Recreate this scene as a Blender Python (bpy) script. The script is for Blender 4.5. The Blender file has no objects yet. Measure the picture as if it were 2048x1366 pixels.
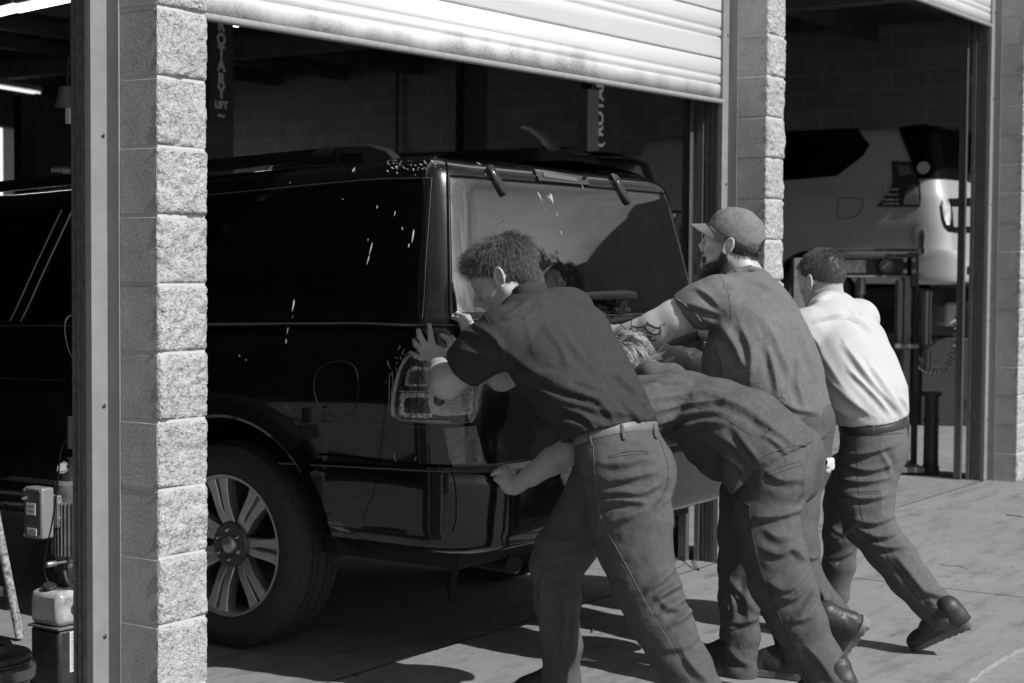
import bpy, bmesh, math, random
import numpy as np
from mathutils import Vector, Matrix, geometry
from mathutils.bvhtree import BVHTree
random.seed(7); RNG = np.random.default_rng(7)
SC = bpy.context.scene
COL = SC.collection
# ------------------------------------------------------------------ camera
FPX = 3350.0                                   # focal length in pixels of a 2048 wide picture
CAM = np.array([-3.496, -3.629, 1.47])
_h = np.array([0.828, 0.5606, 0.0]); _h /= np.linalg.norm(_h)
_r0 = np.array([_h[1], -_h[0], 0.0]); _z = np.array([0, 0, 1.0])
_p = math.atan(145 / FPX)
FW = _h * math.cos(_p) - _z * math.sin(_p)
_u0 = _h * math.sin(_p) + _z * math.cos(_p)
_ro = 0.0066
RT = _r0 * math.cos(_ro) + _u0 * math.sin(_ro)
UP = _u0 * math.cos(_ro) - _r0 * math.sin(_ro)
cd = bpy.data.cameras.new('camera'); cam = bpy.data.objects.new('camera', cd); COL.objects.link(cam)
cam.matrix_world = Matrix(((RT[0], UP[0], -FW[0], CAM[0]), (RT[1], UP[1], -FW[1], CAM[1]), (RT[2], UP[2], -FW[2], CAM[2]), (0, 0, 0, 1)))
cd.sensor_width = 36; cd.lens = FPX / 2048 * 36; cd.clip_start = 0.1; cd.clip_end = 1000
cd.dof.use_dof = True; cd.dof.focus_distance = 5.7; cd.dof.aperture_fstop = 4.5
SC.camera = cam
# ------------------------------------------------------------------ world + sun
SUN_EL = math.radians(42); sdx, sdy = 0.05, 0.9987     # light travels +X*.18, +Y*.984
W = bpy.data.worlds.new('World'); SC.world = W; W.use_nodes = True
nt = W.node_tree; bg = nt.nodes['Background']
sky = nt.nodes.new('ShaderNodeTexSky'); sky.sky_type = 'NISHITA'; sky.sun_disc = False
sky.sun_elevation = SUN_EL
tosun = np.array([-sdx * math.cos(SUN_EL), -sdy * math.cos(SUN_EL), math.sin(SUN_EL)]); tosun /= np.linalg.norm(tosun)
sky.sun_rotation = math.atan2(tosun[0], tosun[1])
bw = nt.nodes.new('ShaderNodeRGBToBW'); tc = nt.nodes.new('ShaderNodeTexCoord')
# thin high cloud over the sky (monochrome picture: sky brought to grey)
mp = nt.nodes.new('ShaderNodeMapping'); mp.inputs['Scale'].default_value = (1.2, 1.2, 5)
nz = nt.nodes.new('ShaderNodeTexNoise'); nz.inputs['Scale'].default_value = 2.2; nz.inputs['Detail'].default_value = 7; nz.inputs['Roughness'].default_value = .6
cr = nt.nodes.new('ShaderNodeValToRGB'); cr.color_ramp.elements[0].position = .36; cr.color_ramp.elements[1].position = .68
cr.color_ramp.elements[0].color = (1.15, 1.15, 1.15, 1); cr.color_ramp.elements[1].color = (2.8, 2.8, 2.8, 1)
mu = nt.nodes.new('ShaderNodeMix'); mu.data_type = 'RGBA'; mu.blend_type = 'MULTIPLY'; mu.inputs[0].default_value = 1
L = nt.links.new
L(sky.outputs[0], bw.inputs[0]); L(tc.outputs['Generated'], mp.inputs[0]); L(mp.outputs[0], nz.inputs['Vector']); L(nz.outputs[0], cr.inputs[0])
L(bw.outputs[0], mu.inputs[6]); L(cr.outputs[0], mu.inputs[7]); L(mu.outputs[2], bg.inputs['Color']); bg.inputs['Strength'].default_value = 0.05
sd = bpy.data.lights.new('sun', 'SUN'); sd.energy = 4.9; sd.angle = math.radians(0.55); sd.color = (1, 1, 1)
so = bpy.data.objects.new('sun', sd); COL.objects.link(so)
so.rotation_euler = Vector(tosun).to_track_quat('Z', 'Y').to_euler(); so.location = (-3, -12, 12)
SC.view_settings.view_transform = 'Standard'; SC.view_settings.look = 'None'; SC.view_settings.gamma = 1; SC.view_settings.exposure = 0.15
SC.cycles.max_bounces = 8; SC.cycles.diffuse_bounces = 4; SC.cycles.glossy_bounces = 4; SC.cycles.transparent_max_bounces = 12
SC.cycles.use_denoising = True; SC.cycles.sample_clamp_indirect = 4
# ------------------------------------------------------------------ helpers
def ray(px, py):
    d = FW + RT * (px - 1024) / FPX - UP * (py - 683) / FPX
    return d
def P(px, py, d): return CAM + ray(px, py) * d
def PX(px, py, c): d = ray(px, py); return CAM + d * (c - CAM[0]) / d[0]
def PY(px, py, c): d = ray(px, py); return CAM + d * (c - CAM[1]) / d[1]
def PZ(px, py, c): d = ray(px, py); return CAM + d * (c - CAM[2]) / d[2]
def proj(V):
    V = np.asarray(V, float) - CAM; z = V @ FW
    return 1024 + FPX * (V @ RT) / z, 683 - FPX * (V @ UP) / z, z
def arr(*a): return np.array(a, float)
def nrm(v): v = np.asarray(v, float); return v / (np.linalg.norm(v) + 1e-12)
def noise3(Pt, seed=0):                        # vectorised gradient-free value noise, about -1..1
    Pt = np.asarray(Pt, float); i = np.floor(Pt).astype(np.int64); f = Pt - i; f = f * f * (3 - 2 * f)
    def h(a, b, c):
        n = (a * 73856093) ^ (b * 19349663) ^ (c * 83492791) ^ (seed * 2654435 + 977)
        n = (n ^ (n >> 13)) * 1274126177; n = n ^ (n >> 16)
        return (n & 0xFFFF) / 32767.5 - 1
    x, y, z = i[..., 0], i[..., 1], i[..., 2]; fx, fy, fz = f[..., 0], f[..., 1], f[..., 2]
    l = lambda a, b, t: a + (b - a) * t
    return l(l(l(h(x, y, z), h(x + 1, y, z), fx), l(h(x, y + 1, z), h(x + 1, y + 1, z), fx), fy),
             l(l(h(x, y, z + 1), h(x + 1, y, z + 1), fx), l(h(x, y + 1, z + 1), h(x + 1, y + 1, z + 1), fx), fy), fz)
def fbm(Pt, o=4, seed=0):
    s = 0; a = 1
    for k in range(o): s = s + a * noise3(np.asarray(Pt) * 2 ** k + 13.7 * k, seed + k); a *= .5
    return s
MATS = {}
def M(name, c=.5, rough=.6, metal=0, var=None, bump=None, coat=0, spec=.5, var2=None, ior=1.5, stretch=None, bump2=None, sheen=0):
    """var=(scale, lo, hi[,detail]) multiplies the colour, bump=(scale, strength, distance)"""
    if name in MATS: return MATS[name]
    m = bpy.data.materials.new(name); m.use_nodes = True; t = m.node_tree; b = t.nodes['Principled BSDF']; MATS[name] = m
    b.inputs['Base Color'].default_value = (c, c, c, 1); b.inputs['Roughness'].default_value = rough; b.inputs['Metallic'].default_value = metal
    b.inputs['Coat Weight'].default_value = coat; b.inputs['Coat Roughness'].default_value = .03; b.inputs['Specular IOR Level'].default_value = spec
    b.inputs['IOR'].default_value = ior; b.inputs['Sheen Weight'].default_value = sheen
    g = t.nodes.new('ShaderNodeNewGeometry'); vec = g.outputs['Position']
    if stretch:
        mm = t.nodes.new('ShaderNodeMapping'); mm.inputs['Scale'].default_value = stretch; t.links.new(vec, mm.inputs[0]); vec = mm.outputs[0]
    col = None
    for v in (var, var2):
        if not v: continue
        n = t.nodes.new('ShaderNodeTexNoise'); n.inputs['Scale'].default_value = v[0]; n.inputs['Detail'].default_value = v[3] if len(v) > 3 else 6; n.inputs['Roughness'].default_value = .65
        t.links.new(vec, n.inputs['Vector']); mr = t.nodes.new('ShaderNodeMapRange'); mr.inputs[1].default_value = .3; mr.inputs[2].default_value = .7
        mr.inputs[3].default_value = v[1]; mr.inputs[4].default_value = v[2]; t.links.new(n.outputs[0], mr.inputs[0])
        if col is None:
            x = t.nodes.new('ShaderNodeMath'); x.operation = 'MULTIPLY'; x.inputs[1].default_value = c; t.links.new(mr.outputs[0], x.inputs[0])
        else:
            x = t.nodes.new('ShaderNodeMath'); x.operation = 'MULTIPLY'; t.links.new(mr.outputs[0], x.inputs[0]); t.links.new(col, x.inputs[1])
        col = x.outputs[0]
    if col is not None: t.links.new(col, b.inputs['Base Color'])
    last = None
    for bb in (bump, bump2):
        if not bb: continue
        n = t.nodes.new('ShaderNodeTexNoise'); n.inputs['Scale'].default_value = bb[0]; n.inputs['Detail'].default_value = 5; t.links.new(vec, n.inputs['Vector'])
        bm_ = t.nodes.new('ShaderNodeBump'); bm_.inputs['Strength'].default_value = bb[1]; bm_.inputs['Distance'].default_value = bb[2]
        t.links.new(n.outputs[0], bm_.inputs['Height'])
        if last is not None: t.links.new(last, bm_.inputs['Normal'])
        last = bm_.outputs[0]
    if last is not None: t.links.new(last, b.inputs['Normal'])
    return m
def EM(name, v):
    if name in MATS: return MATS[name]
    m = bpy.data.materials.new(name); m.use_nodes = True; b = m.node_tree.nodes['Principled BSDF']; MATS[name] = m
    b.inputs['Base Color'].default_value = (.8, .8, .8, 1); b.inputs['Emission Color'].default_value = (1, 1, 1, 1); b.inputs['Emission Strength'].default_value = v
    return m
def lens_mat(name, tint=.9):
    m = bpy.data.materials.new(name); m.use_nodes = True; t = m.node_tree; o = t.nodes['Material Output']; t.nodes.remove(t.nodes['Principled BSDF'])
    a = t.nodes.new('ShaderNodeBsdfTransparent'); a.inputs[0].default_value = (tint, tint, tint, 1); g = t.nodes.new('ShaderNodeBsdfGlossy'); g.inputs['Roughness'].default_value = .02
    f = t.nodes.new('ShaderNodeFresnel'); f.inputs[0].default_value = 1.5; x = t.nodes.new('ShaderNodeMixShader')
    t.links.new(f.outputs[0], x.inputs[0]); t.links.new(a.outputs[0], x.inputs[1]); t.links.new(g.outputs[0], x.inputs[2]); t.links.new(x.outputs[0], o.inputs[0])
    return m
def thing(name, label, cat, loc=(0, 0, 0), group=None):
    o = bpy.data.objects.new(name, None); COL.objects.link(o); o.location = loc; o.empty_display_size = .1
    o['label'] = label; o['category'] = cat
    if group: o['group'] = group
    return o
def wloc(o):
    v = np.zeros(3)
    while o is not None: v = v + np.array(o.location); o = o.parent
    return v
def link(name, V, F, mat, parent=None, smooth=True, ang=35, bevel=0, label=None, cat=None, kind=None, group=None, loc=None, normals=None):
    V = np.asarray(V, float).reshape(-1, 3)
    base = wloc(parent) if parent else (np.array(loc, float) if loc is not None else np.zeros(3))
    me = bpy.data.meshes.new(name); me.from_pydata((V - base).tolist(), [], [tuple(int(i) for i in f) for f in F]); me.update()
    o = bpy.data.objects.new(name, me); COL.objects.link(o); me.materials.append(mat)
    if parent: o.parent = parent
    elif loc is not None: o.location = loc
    if smooth:
        me.shade_smooth()
        if ang < 180 and normals is None: me.set_sharp_from_angle(angle=math.radians(ang))
    if normals is not None: me.normals_split_custom_set_from_vertices([tuple(n) for n in normals])
    if bevel:
        b = o.modifiers.new('bevel', 'BEVEL'); b.width = bevel; b.segments = 2; b.limit_method = 'ANGLE'; b.angle_limit = math.radians(40)
    if label: o['label'] = label
    if cat: o['category'] = cat
    if kind: o['kind'] = kind
    if group: o['group'] = group
    return o
class MB:
    def __init__(s): s.V = []; s.F = []; s.P = []
    def add(s, V, F):
        n = len(s.V); m = len(s.F); s.V += [tuple(map(float, v)) for v in V]; s.F += [tuple(i + n for i in f) for f in F]; s.P.append((n, len(s.V), m, len(s.F))); return s
    def box(s, lo, hi):
        (a, b, c), (d, e, f) = lo, hi
        return s.add([(a, b, c), (d, b, c), (d, e, c), (a, e, c), (a, b, f), (d, b, f), (d, e, f), (a, e, f)],
                     [(0, 3, 2, 1), (4, 5, 6, 7), (0, 1, 5, 4), (1, 2, 6, 5), (2, 3, 7, 6), (3, 0, 4, 7)])
    def obox(s, c, ax, hs):                    # oriented box: centre, 3 axes, half sizes
        c = np.array(c, float); A = [nrm(a) * h for a, h in zip(ax, hs)]
        V = [c + sx * A[0] + sy * A[1] + sz * A[2] for sz in (-1, 1) for sx, sy in ((-1, -1), (1, -1), (1, 1), (-1, 1))]
        return s.add(V, [(0, 3, 2, 1), (4, 5, 6, 7), (0, 1, 5, 4), (1, 2, 6, 5), (2, 3, 7, 6), (3, 0, 4, 7)])
    def tube(s, pts, r, n=10, cap=True, flat=None):
        pts = [np.array(p, float) for p in pts]; m = len(pts)
        rr = list(r) if hasattr(r, '__len__') else [r] * m
        prev = None; V = []
        for i, p in enumerate(pts):
            t = nrm(pts[min(i + 1, m - 1)] - pts[max(i - 1, 0)])
            if prev is None: a = np.cross(t, (0, 0, 1.)) if abs(t[2]) < .9 else np.cross(t, (1., 0, 0))
            else: a = prev - t * (prev @ t)
            a = nrm(a); b = np.cross(t, a); prev = a
            for k in range(n):
                q = 2 * math.pi * k / n; V.append(p + rr[i] * (a * math.cos(q) + b * math.sin(q)))
        F = [(i * n + k, i * n + (k + 1) % n, (i + 1) * n + (k + 1) % n, (i + 1) * n + k) for i in range(m - 1) for k in range(n)]
        if cap: F += [tuple(range(n))[::-1], tuple((m - 1) * n + k for k in range(n))]
        return s.add(V, F)
    def lathe(s, prof, c, ax, n=32, cap=True):  # prof: (r, h) along axis ax from centre c
        c = np.array(c, float); ax = nrm(ax); a = nrm(np.cross(ax, (0, 0, 1.)) if abs(ax[2]) < .9 else np.cross(ax, (1., 0, 0))); b = np.cross(ax, a)
        V = [c + ax * h + r * (a * math.cos(2 * math.pi * k / n) + b * math.sin(2 * math.pi * k / n)) for r, h in prof for k in range(n)]
        m = len(prof); F = [(i * n + k, i * n + (k + 1) % n, (i + 1) * n + (k + 1) % n, (i + 1) * n + k) for i in range(m - 1) for k in range(n)]
        if cap: F += [tuple(range(n))[::-1], tuple((m - 1) * n + k for k in range(n))]
        return s.add(V, F)
    def prism(s, poly, o, ax, ay, d0, d1):     # 2D poly in plane (ax, ay) extruded along their cross product
        o = np.array(o, float); ax = np.array(ax, float); ay = np.array(ay, float); nn = np.cross(ax, ay); n = len(poly)
        V = [o + ax * x + ay * y + nn * d for d in (d0, d1) for x, y in poly]
        return s.add(V, [tuple(range(n))[::-1], tuple(range(n, 2 * n))] + [(i, (i + 1) % n, n + (i + 1) % n, n + i) for i in range(n)])
    def build(s, name, mat, parent=None, **k): return link(name, s.V, s.F, mat, parent, **k)
    def each(s, name, mat, parent=None, **k):   # every piece added becomes an object of its own
        out = None
        for n0, n1, f0, f1 in s.P: out = link(name, s.V[n0:n1], [tuple(i - n0 for i in f) for f in s.F[f0:f1]], mat, parent, **k)
        return out
def text_mesh(body, size, o, ax, ay, mat, name='lettering', parent=None, depth=.001, bold=0, narrow=1, align='CENTER', **k):
    cu = bpy.data.curves.new('t', 'FONT'); cu.body = body; cu.size = size; cu.extrude = depth; cu.align_x = align; cu.align_y = 'CENTER'; cu.offset = bold; cu.resolution_u = 3
    to = bpy.data.objects.new('t', cu); COL.objects.link(to); bpy.context.view_layer.update()
    me = bpy.data.meshes.new_from_object(to.evaluated_get(bpy.context.evaluated_depsgraph_get()))
    bpy.data.objects.remove(to); ax = nrm(ax); ay = nrm(ay); nn = np.cross(ax, ay); o = np.array(o, float)
    V = [o + ax * v.co.x * narrow + ay * v.co.y + nn * v.co.z for v in me.vertices]; F = [tuple(p.vertices) for p in me.polygons]
    return link(name, V, F, mat, parent, smooth=False, **k)
X_, Y_, Z_ = arr(1, 0, 0), arr(0, 1, 0), arr(0, 0, 1)
def dup(o, parent=None, off=(0, 0, 0), label=None):
    c = o.copy(); COL.objects.link(c)
    if parent is not None: c.parent = parent
    else: c.location = Vector(o.location) + Vector(off)
    if label: c['label'] = label
    for ch in [q for q in bpy.data.objects if q.parent == o]: dup(ch, c)
    return c
# ------------------------------------------------------------------ materials
def block_mat(name, c, grain, lo, hi, bs, bd, pit=0):
    m = M(name, c, .95, 0, (grain, lo, hi, 3), (grain, bs, bd), spec=.2, var2=(7, .82, 1.1), bump2=(55, 1.0 if pit < .5 else .12, .010)); t = m.node_tree; b = t.nodes['Principled BSDF']; src = b.inputs['Base Color'].links[0].from_socket
    g = t.nodes.new('ShaderNodeNewGeometry'); n = t.nodes.new('ShaderNodeTexNoise'); n.inputs['Scale'].default_value = grain * .55; n.inputs['Detail'].default_value = 5; n.inputs['Roughness'].default_value = .75; t.links.new(g.outputs['Position'], n.inputs[0])
    r = t.nodes.new('ShaderNodeMapRange'); r.inputs[1].default_value = .38; r.inputs[2].default_value = .50; r.inputs[3].default_value = pit; r.inputs[4].default_value = 1; t.links.new(n.outputs[0], r.inputs[0])
    x = t.nodes.new('ShaderNodeMath'); x.operation = 'MULTIPLY'; t.links.new(src, x.inputs[0]); t.links.new(r.outputs[0], x.inputs[1]); t.links.new(x.outputs[0], b.inputs['Base Color']); return m
m_split = block_mat('split_face_block', .43, 150, .76, 1.14, 1, .006, .49)
m_smooth = block_mat('smooth_block', .40, 210, .78, 1.15, .8, .002, .75)
m_mortar = M('mortar', .46, .9, 0, (90, .85, 1.08), (200, .5, .001))
m_inwall = M('painted_interior_block', .2, .75, 0, (3, .8, 1.15), (60, .3, .002))
m_inmort = M('interior_mortar', .13, .8)
m_steel = M('grey_painted_steel', .22, .55, 0, (14, .86, 1.06), (300, .1, .0004), var2=(2.5, .9, 1.05))
m_steeld = M('dark_steel', .06, .5, .3, (20, .7, 1.2))
m_galv = M('galvanised_steel', .22, .38, .7, (25, .75, 1.15))
m_white = M('white_door_paint', .83, .45, 0, None, (40, .06, .002))
m_rubber = M('rubber_seal', .24, .6, 0, (30, .8, 1.1))
m_paint = M('black_car_paint', .0035, .25, 0, None, None, coat=1, spec=.25)
m_glass = M('privacy_glass', .002, .02, 0, None, None, coat=.0, spec=.5, ior=3.5)
m_glassd = M('dark_side_glass', .002, .03, 0, spec=.5)
m_trim = M('black_plastic_trim', .012, .45, 0, None, (500, .1, .0003))
m_gap = M('shut_gap', .003, .9, spec=.1)
m_tyre = M('tyre_rubber', .042, .75, 0, (40, .8, 1.15), (300, .2, .0005), spec=.3)
m_alloy = M('painted_alloy', .52, .36, .75, (18, .8, 1.08))
m_chrome = M('chrome', .8, .07, 1)
m_drop = M('bird_dropping', .36, .9)
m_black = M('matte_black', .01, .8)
# ------------------------------------------------------------------ ground
def concrete(name, c, seedoff=0, dirty=1):
    m = bpy.data.materials.new(name); m.use_nodes = True; t = m.node_tree; b = t.nodes['Principled BSDF']; b.inputs['Roughness'].default_value = .85; b.inputs['Specular IOR Level'].default_value = .3
    g = t.nodes.new('ShaderNodeNewGeometry'); pos = g.outputs['Position']
    def noise(s, d, r=.6, st=None):
        v = pos
        if st: mm = t.nodes.new('ShaderNodeMapping'); mm.inputs['Scale'].default_value = st; mm.inputs['Rotation'].default_value = (0, 0, .3); t.links.new(pos, mm.inputs[0]); v = mm.outputs[0]
        n = t.nodes.new('ShaderNodeTexNoise'); n.inputs['Scale'].default_value = s; n.inputs['Detail'].default_value = d; n.inputs['Roughness'].default_value = r; t.links.new(v, n.inputs[0]); return n.outputs[0]
    def mr(x, a, b_, c_, d_):
        k = t.nodes.new('ShaderNodeMapRange'); [setattr(k.inputs[i], 'default_value', q) for i, q in zip((1, 2, 3, 4), (a, b_, c_, d_))]; t.links.new(x, k.inputs[0]); return k.outputs[0]
    def mul(a, b_):
        k = t.nodes.new('ShaderNodeMath'); k.operation = 'MULTIPLY'; t.links.new(a, k.inputs[0])
        if isinstance(b_, float): k.inputs[1].default_value = b_
        else: t.links.new(b_, k.inputs[1])
        return k.outputs[0]
    x = mul(mr(noise(1.3, 8, .7), .3, .7, .84, 1.1), c)
    x = mul(x, mr(noise(9, 6, .7), .3, .7, .9, 1.08)); x = mul(x, mr(noise(120, 3), .3, .7, .88, 1.12)); x = mul(x, mr(noise(500, 2), .35, .65, .9, 1.06))
    x = mul(x, mr(noise(2.4, 7, .72, (1, 4, 1)), .50, .68, 1.0, .62 if dirty else .9))
    x = mul(x, mr(noise(5, 8, .75), .58, .68, 1.0, .6 if dirty else .9))
    t.links.new(x, b.inputs['Base Color'])
    bu = t.nodes.new('ShaderNodeBump'); bu.inputs['Strength'].default_value = .5; bu.inputs['Distance'].default_value = .002; t.links.new(noise(160, 5), bu.inputs['Height'])
    t.links.new(bu.outputs[0], b.inputs['Normal']); return m
m_conc = concrete('worn_concrete', .235); m_floor = concrete('stained_shop_floor', .22, dirty=1)
m_asph = M('asphalt', .19, .95, 0, (380, .4, 1.9, 2), (260, .8, .004), var2=(5, .8, 1.2))
def sheet(name, x0, y0, x1, y1, z, mat, kind='structure'):
    return link(name, [(x0, y0, z), (x1, y0, z), (x1, y1, z), (x0, y1, z)], [(0, 1, 2, 3)], mat, kind=kind)
sheet('street_asphalt', -400, -400, 400, 400, -.012, m_asph)
# apron slab with a ragged outer edge
ex = np.arange(-14, 30, .03); ey = -1.65 + .012 * fbm(np.stack([ex * 3, ex * 0, ex * 0], 1), 4, 3) + .01 * noise3(np.stack([ex * 22, ex * 0, ex * 0], 1), 9)
V = []; F = []
for x, y in zip(ex, ey): V += [(x, y, -.012), (x, y + .004, 0), (x, .205, 0)]
for i in range(len(ex) - 1):
    for k in range(2): a = i * 3 + k; F.append((a, a + 3, a + 4, a + 1))
link('concrete_apron', V, F, m_conc, kind='structure', ang=20)
sheet('garage_floor', -14, .205, 30, 26, -.002, m_floor)
mb = MB(); mb.box((-14, .196, .0002), (30, .208, .0012))
for x in (-4.1, -.02, 4.03, 8.18, 12.3): mb.box((x, -1.63, .0002), (x + .007, .196, .0012))
for y in (3.2, 6.2): mb.box((-14, y, .0002), (30, y + .006, .0012))
mb.build('slab_joints', M('joint_filler', .045, .95), kind='structure', smooth=False)
# ------------------------------------------------------------------ building
BL = thing('garage_building', 'concrete block workshop with split face piers and four garage bays', 'building', (0, 0, 0))
CH = .2032
def pier(X0, seed):
    sm = MB(); mo = MB(); sp = MB(); top = 3.72; k = 0; z = -.01 - CH
    nx, nz_ = 26, 24
    while z < top:
        z0 = max(z + .0100, -.005); z1 = z + CH; z += CH
        if z1 < .02: continue
        z1 = min(z1, top)
        j = (RNG.random(2) - .5) * .003
        sm.box((X0 + j[0], .0, z0), (X0 + .2 + j[1], .155, z1)); sm.box((X0, .2065, z0), (X0 + .2, .298, z1))
        # split front face
        xs = np.linspace(X0 + j[0], X0 + .2 + j[1], nx); zs = np.linspace(z0, z1, nz_); XX, ZZ = np.meshgrid(xs, zs, indexing='ij')
        Pn = np.stack([XX, ZZ, np.full_like(XX, seed * 7.3 + k * 1.7)], -1)
        d = .007 + .009 * fbm(Pn * [7, 7, 1], 2, 11) + .006 * fbm(Pn * [28, 28, 1], 3, 5) + .0022 * noise3(Pn * [190, 190, 1], 8)
        ridge = np.abs(fbm(Pn * [13, 22, 1], 3, 31)); d -= .007 * np.exp(-(ridge / .10) ** 2)
        ez = np.minimum(ZZ - z0, z1 - ZZ); ew = np.clip(ez / .007, 0, 1) ** .5; exx = np.clip((XX - xs[0]) / .010, .0, 1) ** .5 * np.clip((xs[-1] - XX) / .012, .15, 1) ** .5
        d = np.clip(d * ew * (.25 + .75 * exx), 0, .05)
        jx = .0028 * fbm(Pn * [1, 40, 1], 3, 77) * (XX < xs[2])
        Vg = np.stack([XX + jx, -.0012 - d, ZZ], -1).reshape(-1, 3); Fg = [(i * nz_ + q, (i + 1) * nz_ + q, (i + 1) * nz_ + q + 1, i * nz_ + q + 1) for i in range(nx - 1) for q in range(nz_ - 1)]
        n0 = len(Vg); rim = [i * nz_ for i in range(nx)] + [(nx - 1) * nz_ + q for q in range(1, nz_)] + [i * nz_ + nz_ - 1 for i in range(nx - 2, -1, -1)] + [q for q in range(nz_ - 2, 0, -1)]
        Vr = Vg[rim].copy(); Vr[:, 1] = .003; Vg = np.vstack([Vg, Vr]); m = len(rim)
        Fg += [(rim[(i + 1) % m], rim[i], n0 + i, n0 + (i + 1) % m) for i in range(m)]
        sp.add(Vg, Fg); k += 1
    mo.box((X0 + .0025, .0005, -.004), (X0 + .1975, .1552, top - .002)); mo.box((X0 + .003, .209, -.004), (X0 + .197, .296, top - .002))
    p = sm.build('block_pier', m_smooth, BL, bevel=.002); sp.build('split_face', m_split, p, ang=70); mo.build('mortar_joint', m_mortar, p, smooth=False)
    return p
for i, x in enumerate((-4.09, 0, 4.09, 8.18, 12.27)): pier(x, i + 1)
def jamb(X0, full=True):
    j = MB(); j.box((X0 - .004, .1555, 0), (X0 + .204, .2063, 3.7))
    for s, e in ((X0 - .068, X0 - .0045), (X0 + .2045, X0 + .268)): j.box((s, .2045, 0), (e, .2115, 3.7))
    for s, e in ((X0 - .068, X0 - .062), (X0 + .262, X0 + .268)): j.box((s, .212, 0), (e, .232, 3.7)); 
    o = j.build('door_jamb', m_steel, BL, bevel=.0015)
    sc = MB()
    for z in (.35, 1.05, 1.86, 2.6, 3.2):
        sc.lathe([(.0001, -.004), (.003, -.004), (.0075, -.001), (.0075, .0)], (X0 - .022, .2045, z + X0 * .01), (0, 1, 0), 12)
    sc.each('screw', M('screw_head', .06, .4, .6), o)
    tr = MB()
    for a, b, c, d in ((.048, .002, .233, .30), (.066, .052, .234, .247), (.060, .050, .2475, .262), (.066, .050, .2625, .268), (.058, .050, .2685, .284), (.064, .050, .2845, .29), (.056, .05, .2905, .305)):
        tr.box((X0 - a, c, 0), (X0 - b, d, 3.6)); tr.box((X0 + .2 + b, c, 0), (X0 + .2 + a, d, 3.6))
    tr.build('door_guide', M('weathered_steel_guide', .17, .5, .4, (40, .6, 1.3)), o)
    if full:
        t2 = MB()
        for sx in (-1, 1):
            bx = X0 if sx < 0 else X0 + .2
            lo, hi = sorted((bx + sx * .075, bx + sx * .02)); t2.box((lo, .31, 0), (hi, .335, 3.6))
            lo, hi = sorted((bx + sx * .115, bx + sx * .08)); t2.box((lo, .36, 0), (hi, .363, 3.6))
            lo, hi = sorted((bx + sx * .083, bx + sx * .08)); t2.box((lo, .3635, 0), (hi, .42, 3.6))
            pass
        t2.each('door_track', m_galv, o)
        t3 = MB()
        for z in (.5, 1.2, 1.45, 2.1, 2.8):
            t3.box((X0 - .07, .312, z), (X0 - .03, .309, z + .05)); t3.box((X0 - .06, .34, z), (X0 - .002, .358, z + .06)); t3.lathe([(.008, 0), (.008, .01)], (X0 - .05, .298, z + .025), (0, 1, 0), 8)
        t3.each('track_bracket', m_galv, o)
jamb(-4.09, False); jamb(0, False); jamb(4.09); jamb(8.18); jamb(12.27)
# rusty corner angle on the jamb in bay three
ln = MB()
for i, x in enumerate((-4.09, 0, 4.09, 8.18)): ln.box((x + .2, 0, 3.66), (x + 4.09, .2, 4.6))
for x in (-4.09, 0, 4.09, 8.18, 12.27): ln.box((x - .0005, .0, 3.725), (x + .1995, .2, 4.6))
ln.box((-9, 0, 0), (-4.0905, .2, 4.6)); ln.box((12.4705, 0, 0), (14.3, .2, 4.6)); ln.each('lintel_wall', m_smooth, BL, smooth=False)
# interior block walls
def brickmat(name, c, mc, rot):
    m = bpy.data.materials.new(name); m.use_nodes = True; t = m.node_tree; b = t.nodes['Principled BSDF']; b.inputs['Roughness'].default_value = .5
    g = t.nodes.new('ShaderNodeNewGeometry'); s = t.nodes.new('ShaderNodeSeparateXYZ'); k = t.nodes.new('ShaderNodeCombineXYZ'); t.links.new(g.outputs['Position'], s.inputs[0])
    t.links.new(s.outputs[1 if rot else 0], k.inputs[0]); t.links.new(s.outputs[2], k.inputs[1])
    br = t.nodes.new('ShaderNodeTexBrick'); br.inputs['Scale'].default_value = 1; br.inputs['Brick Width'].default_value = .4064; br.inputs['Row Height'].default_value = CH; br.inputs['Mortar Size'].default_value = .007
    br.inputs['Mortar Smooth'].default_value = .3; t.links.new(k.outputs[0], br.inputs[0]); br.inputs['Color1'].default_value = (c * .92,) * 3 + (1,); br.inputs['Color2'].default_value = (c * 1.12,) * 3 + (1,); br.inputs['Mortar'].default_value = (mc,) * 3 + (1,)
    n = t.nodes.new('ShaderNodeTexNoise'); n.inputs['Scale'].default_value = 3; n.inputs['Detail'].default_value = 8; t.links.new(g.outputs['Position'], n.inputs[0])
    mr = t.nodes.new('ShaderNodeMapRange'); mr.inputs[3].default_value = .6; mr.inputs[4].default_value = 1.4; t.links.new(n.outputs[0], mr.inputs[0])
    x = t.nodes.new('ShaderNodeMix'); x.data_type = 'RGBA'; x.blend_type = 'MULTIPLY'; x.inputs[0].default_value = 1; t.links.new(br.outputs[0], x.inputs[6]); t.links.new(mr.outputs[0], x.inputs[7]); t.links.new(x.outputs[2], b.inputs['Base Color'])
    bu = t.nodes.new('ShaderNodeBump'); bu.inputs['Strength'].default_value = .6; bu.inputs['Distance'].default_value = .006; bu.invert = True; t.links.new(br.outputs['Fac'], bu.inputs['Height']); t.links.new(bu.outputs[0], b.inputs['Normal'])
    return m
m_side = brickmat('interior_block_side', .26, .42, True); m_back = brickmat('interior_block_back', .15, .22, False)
WX, BY = 14.0, 16.0
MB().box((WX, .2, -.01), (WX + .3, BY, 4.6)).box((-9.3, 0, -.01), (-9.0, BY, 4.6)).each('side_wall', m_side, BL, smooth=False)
ox1 = PY(28, 330, BY)[0]; oz = PY(14, 254, BY)[2]
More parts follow.
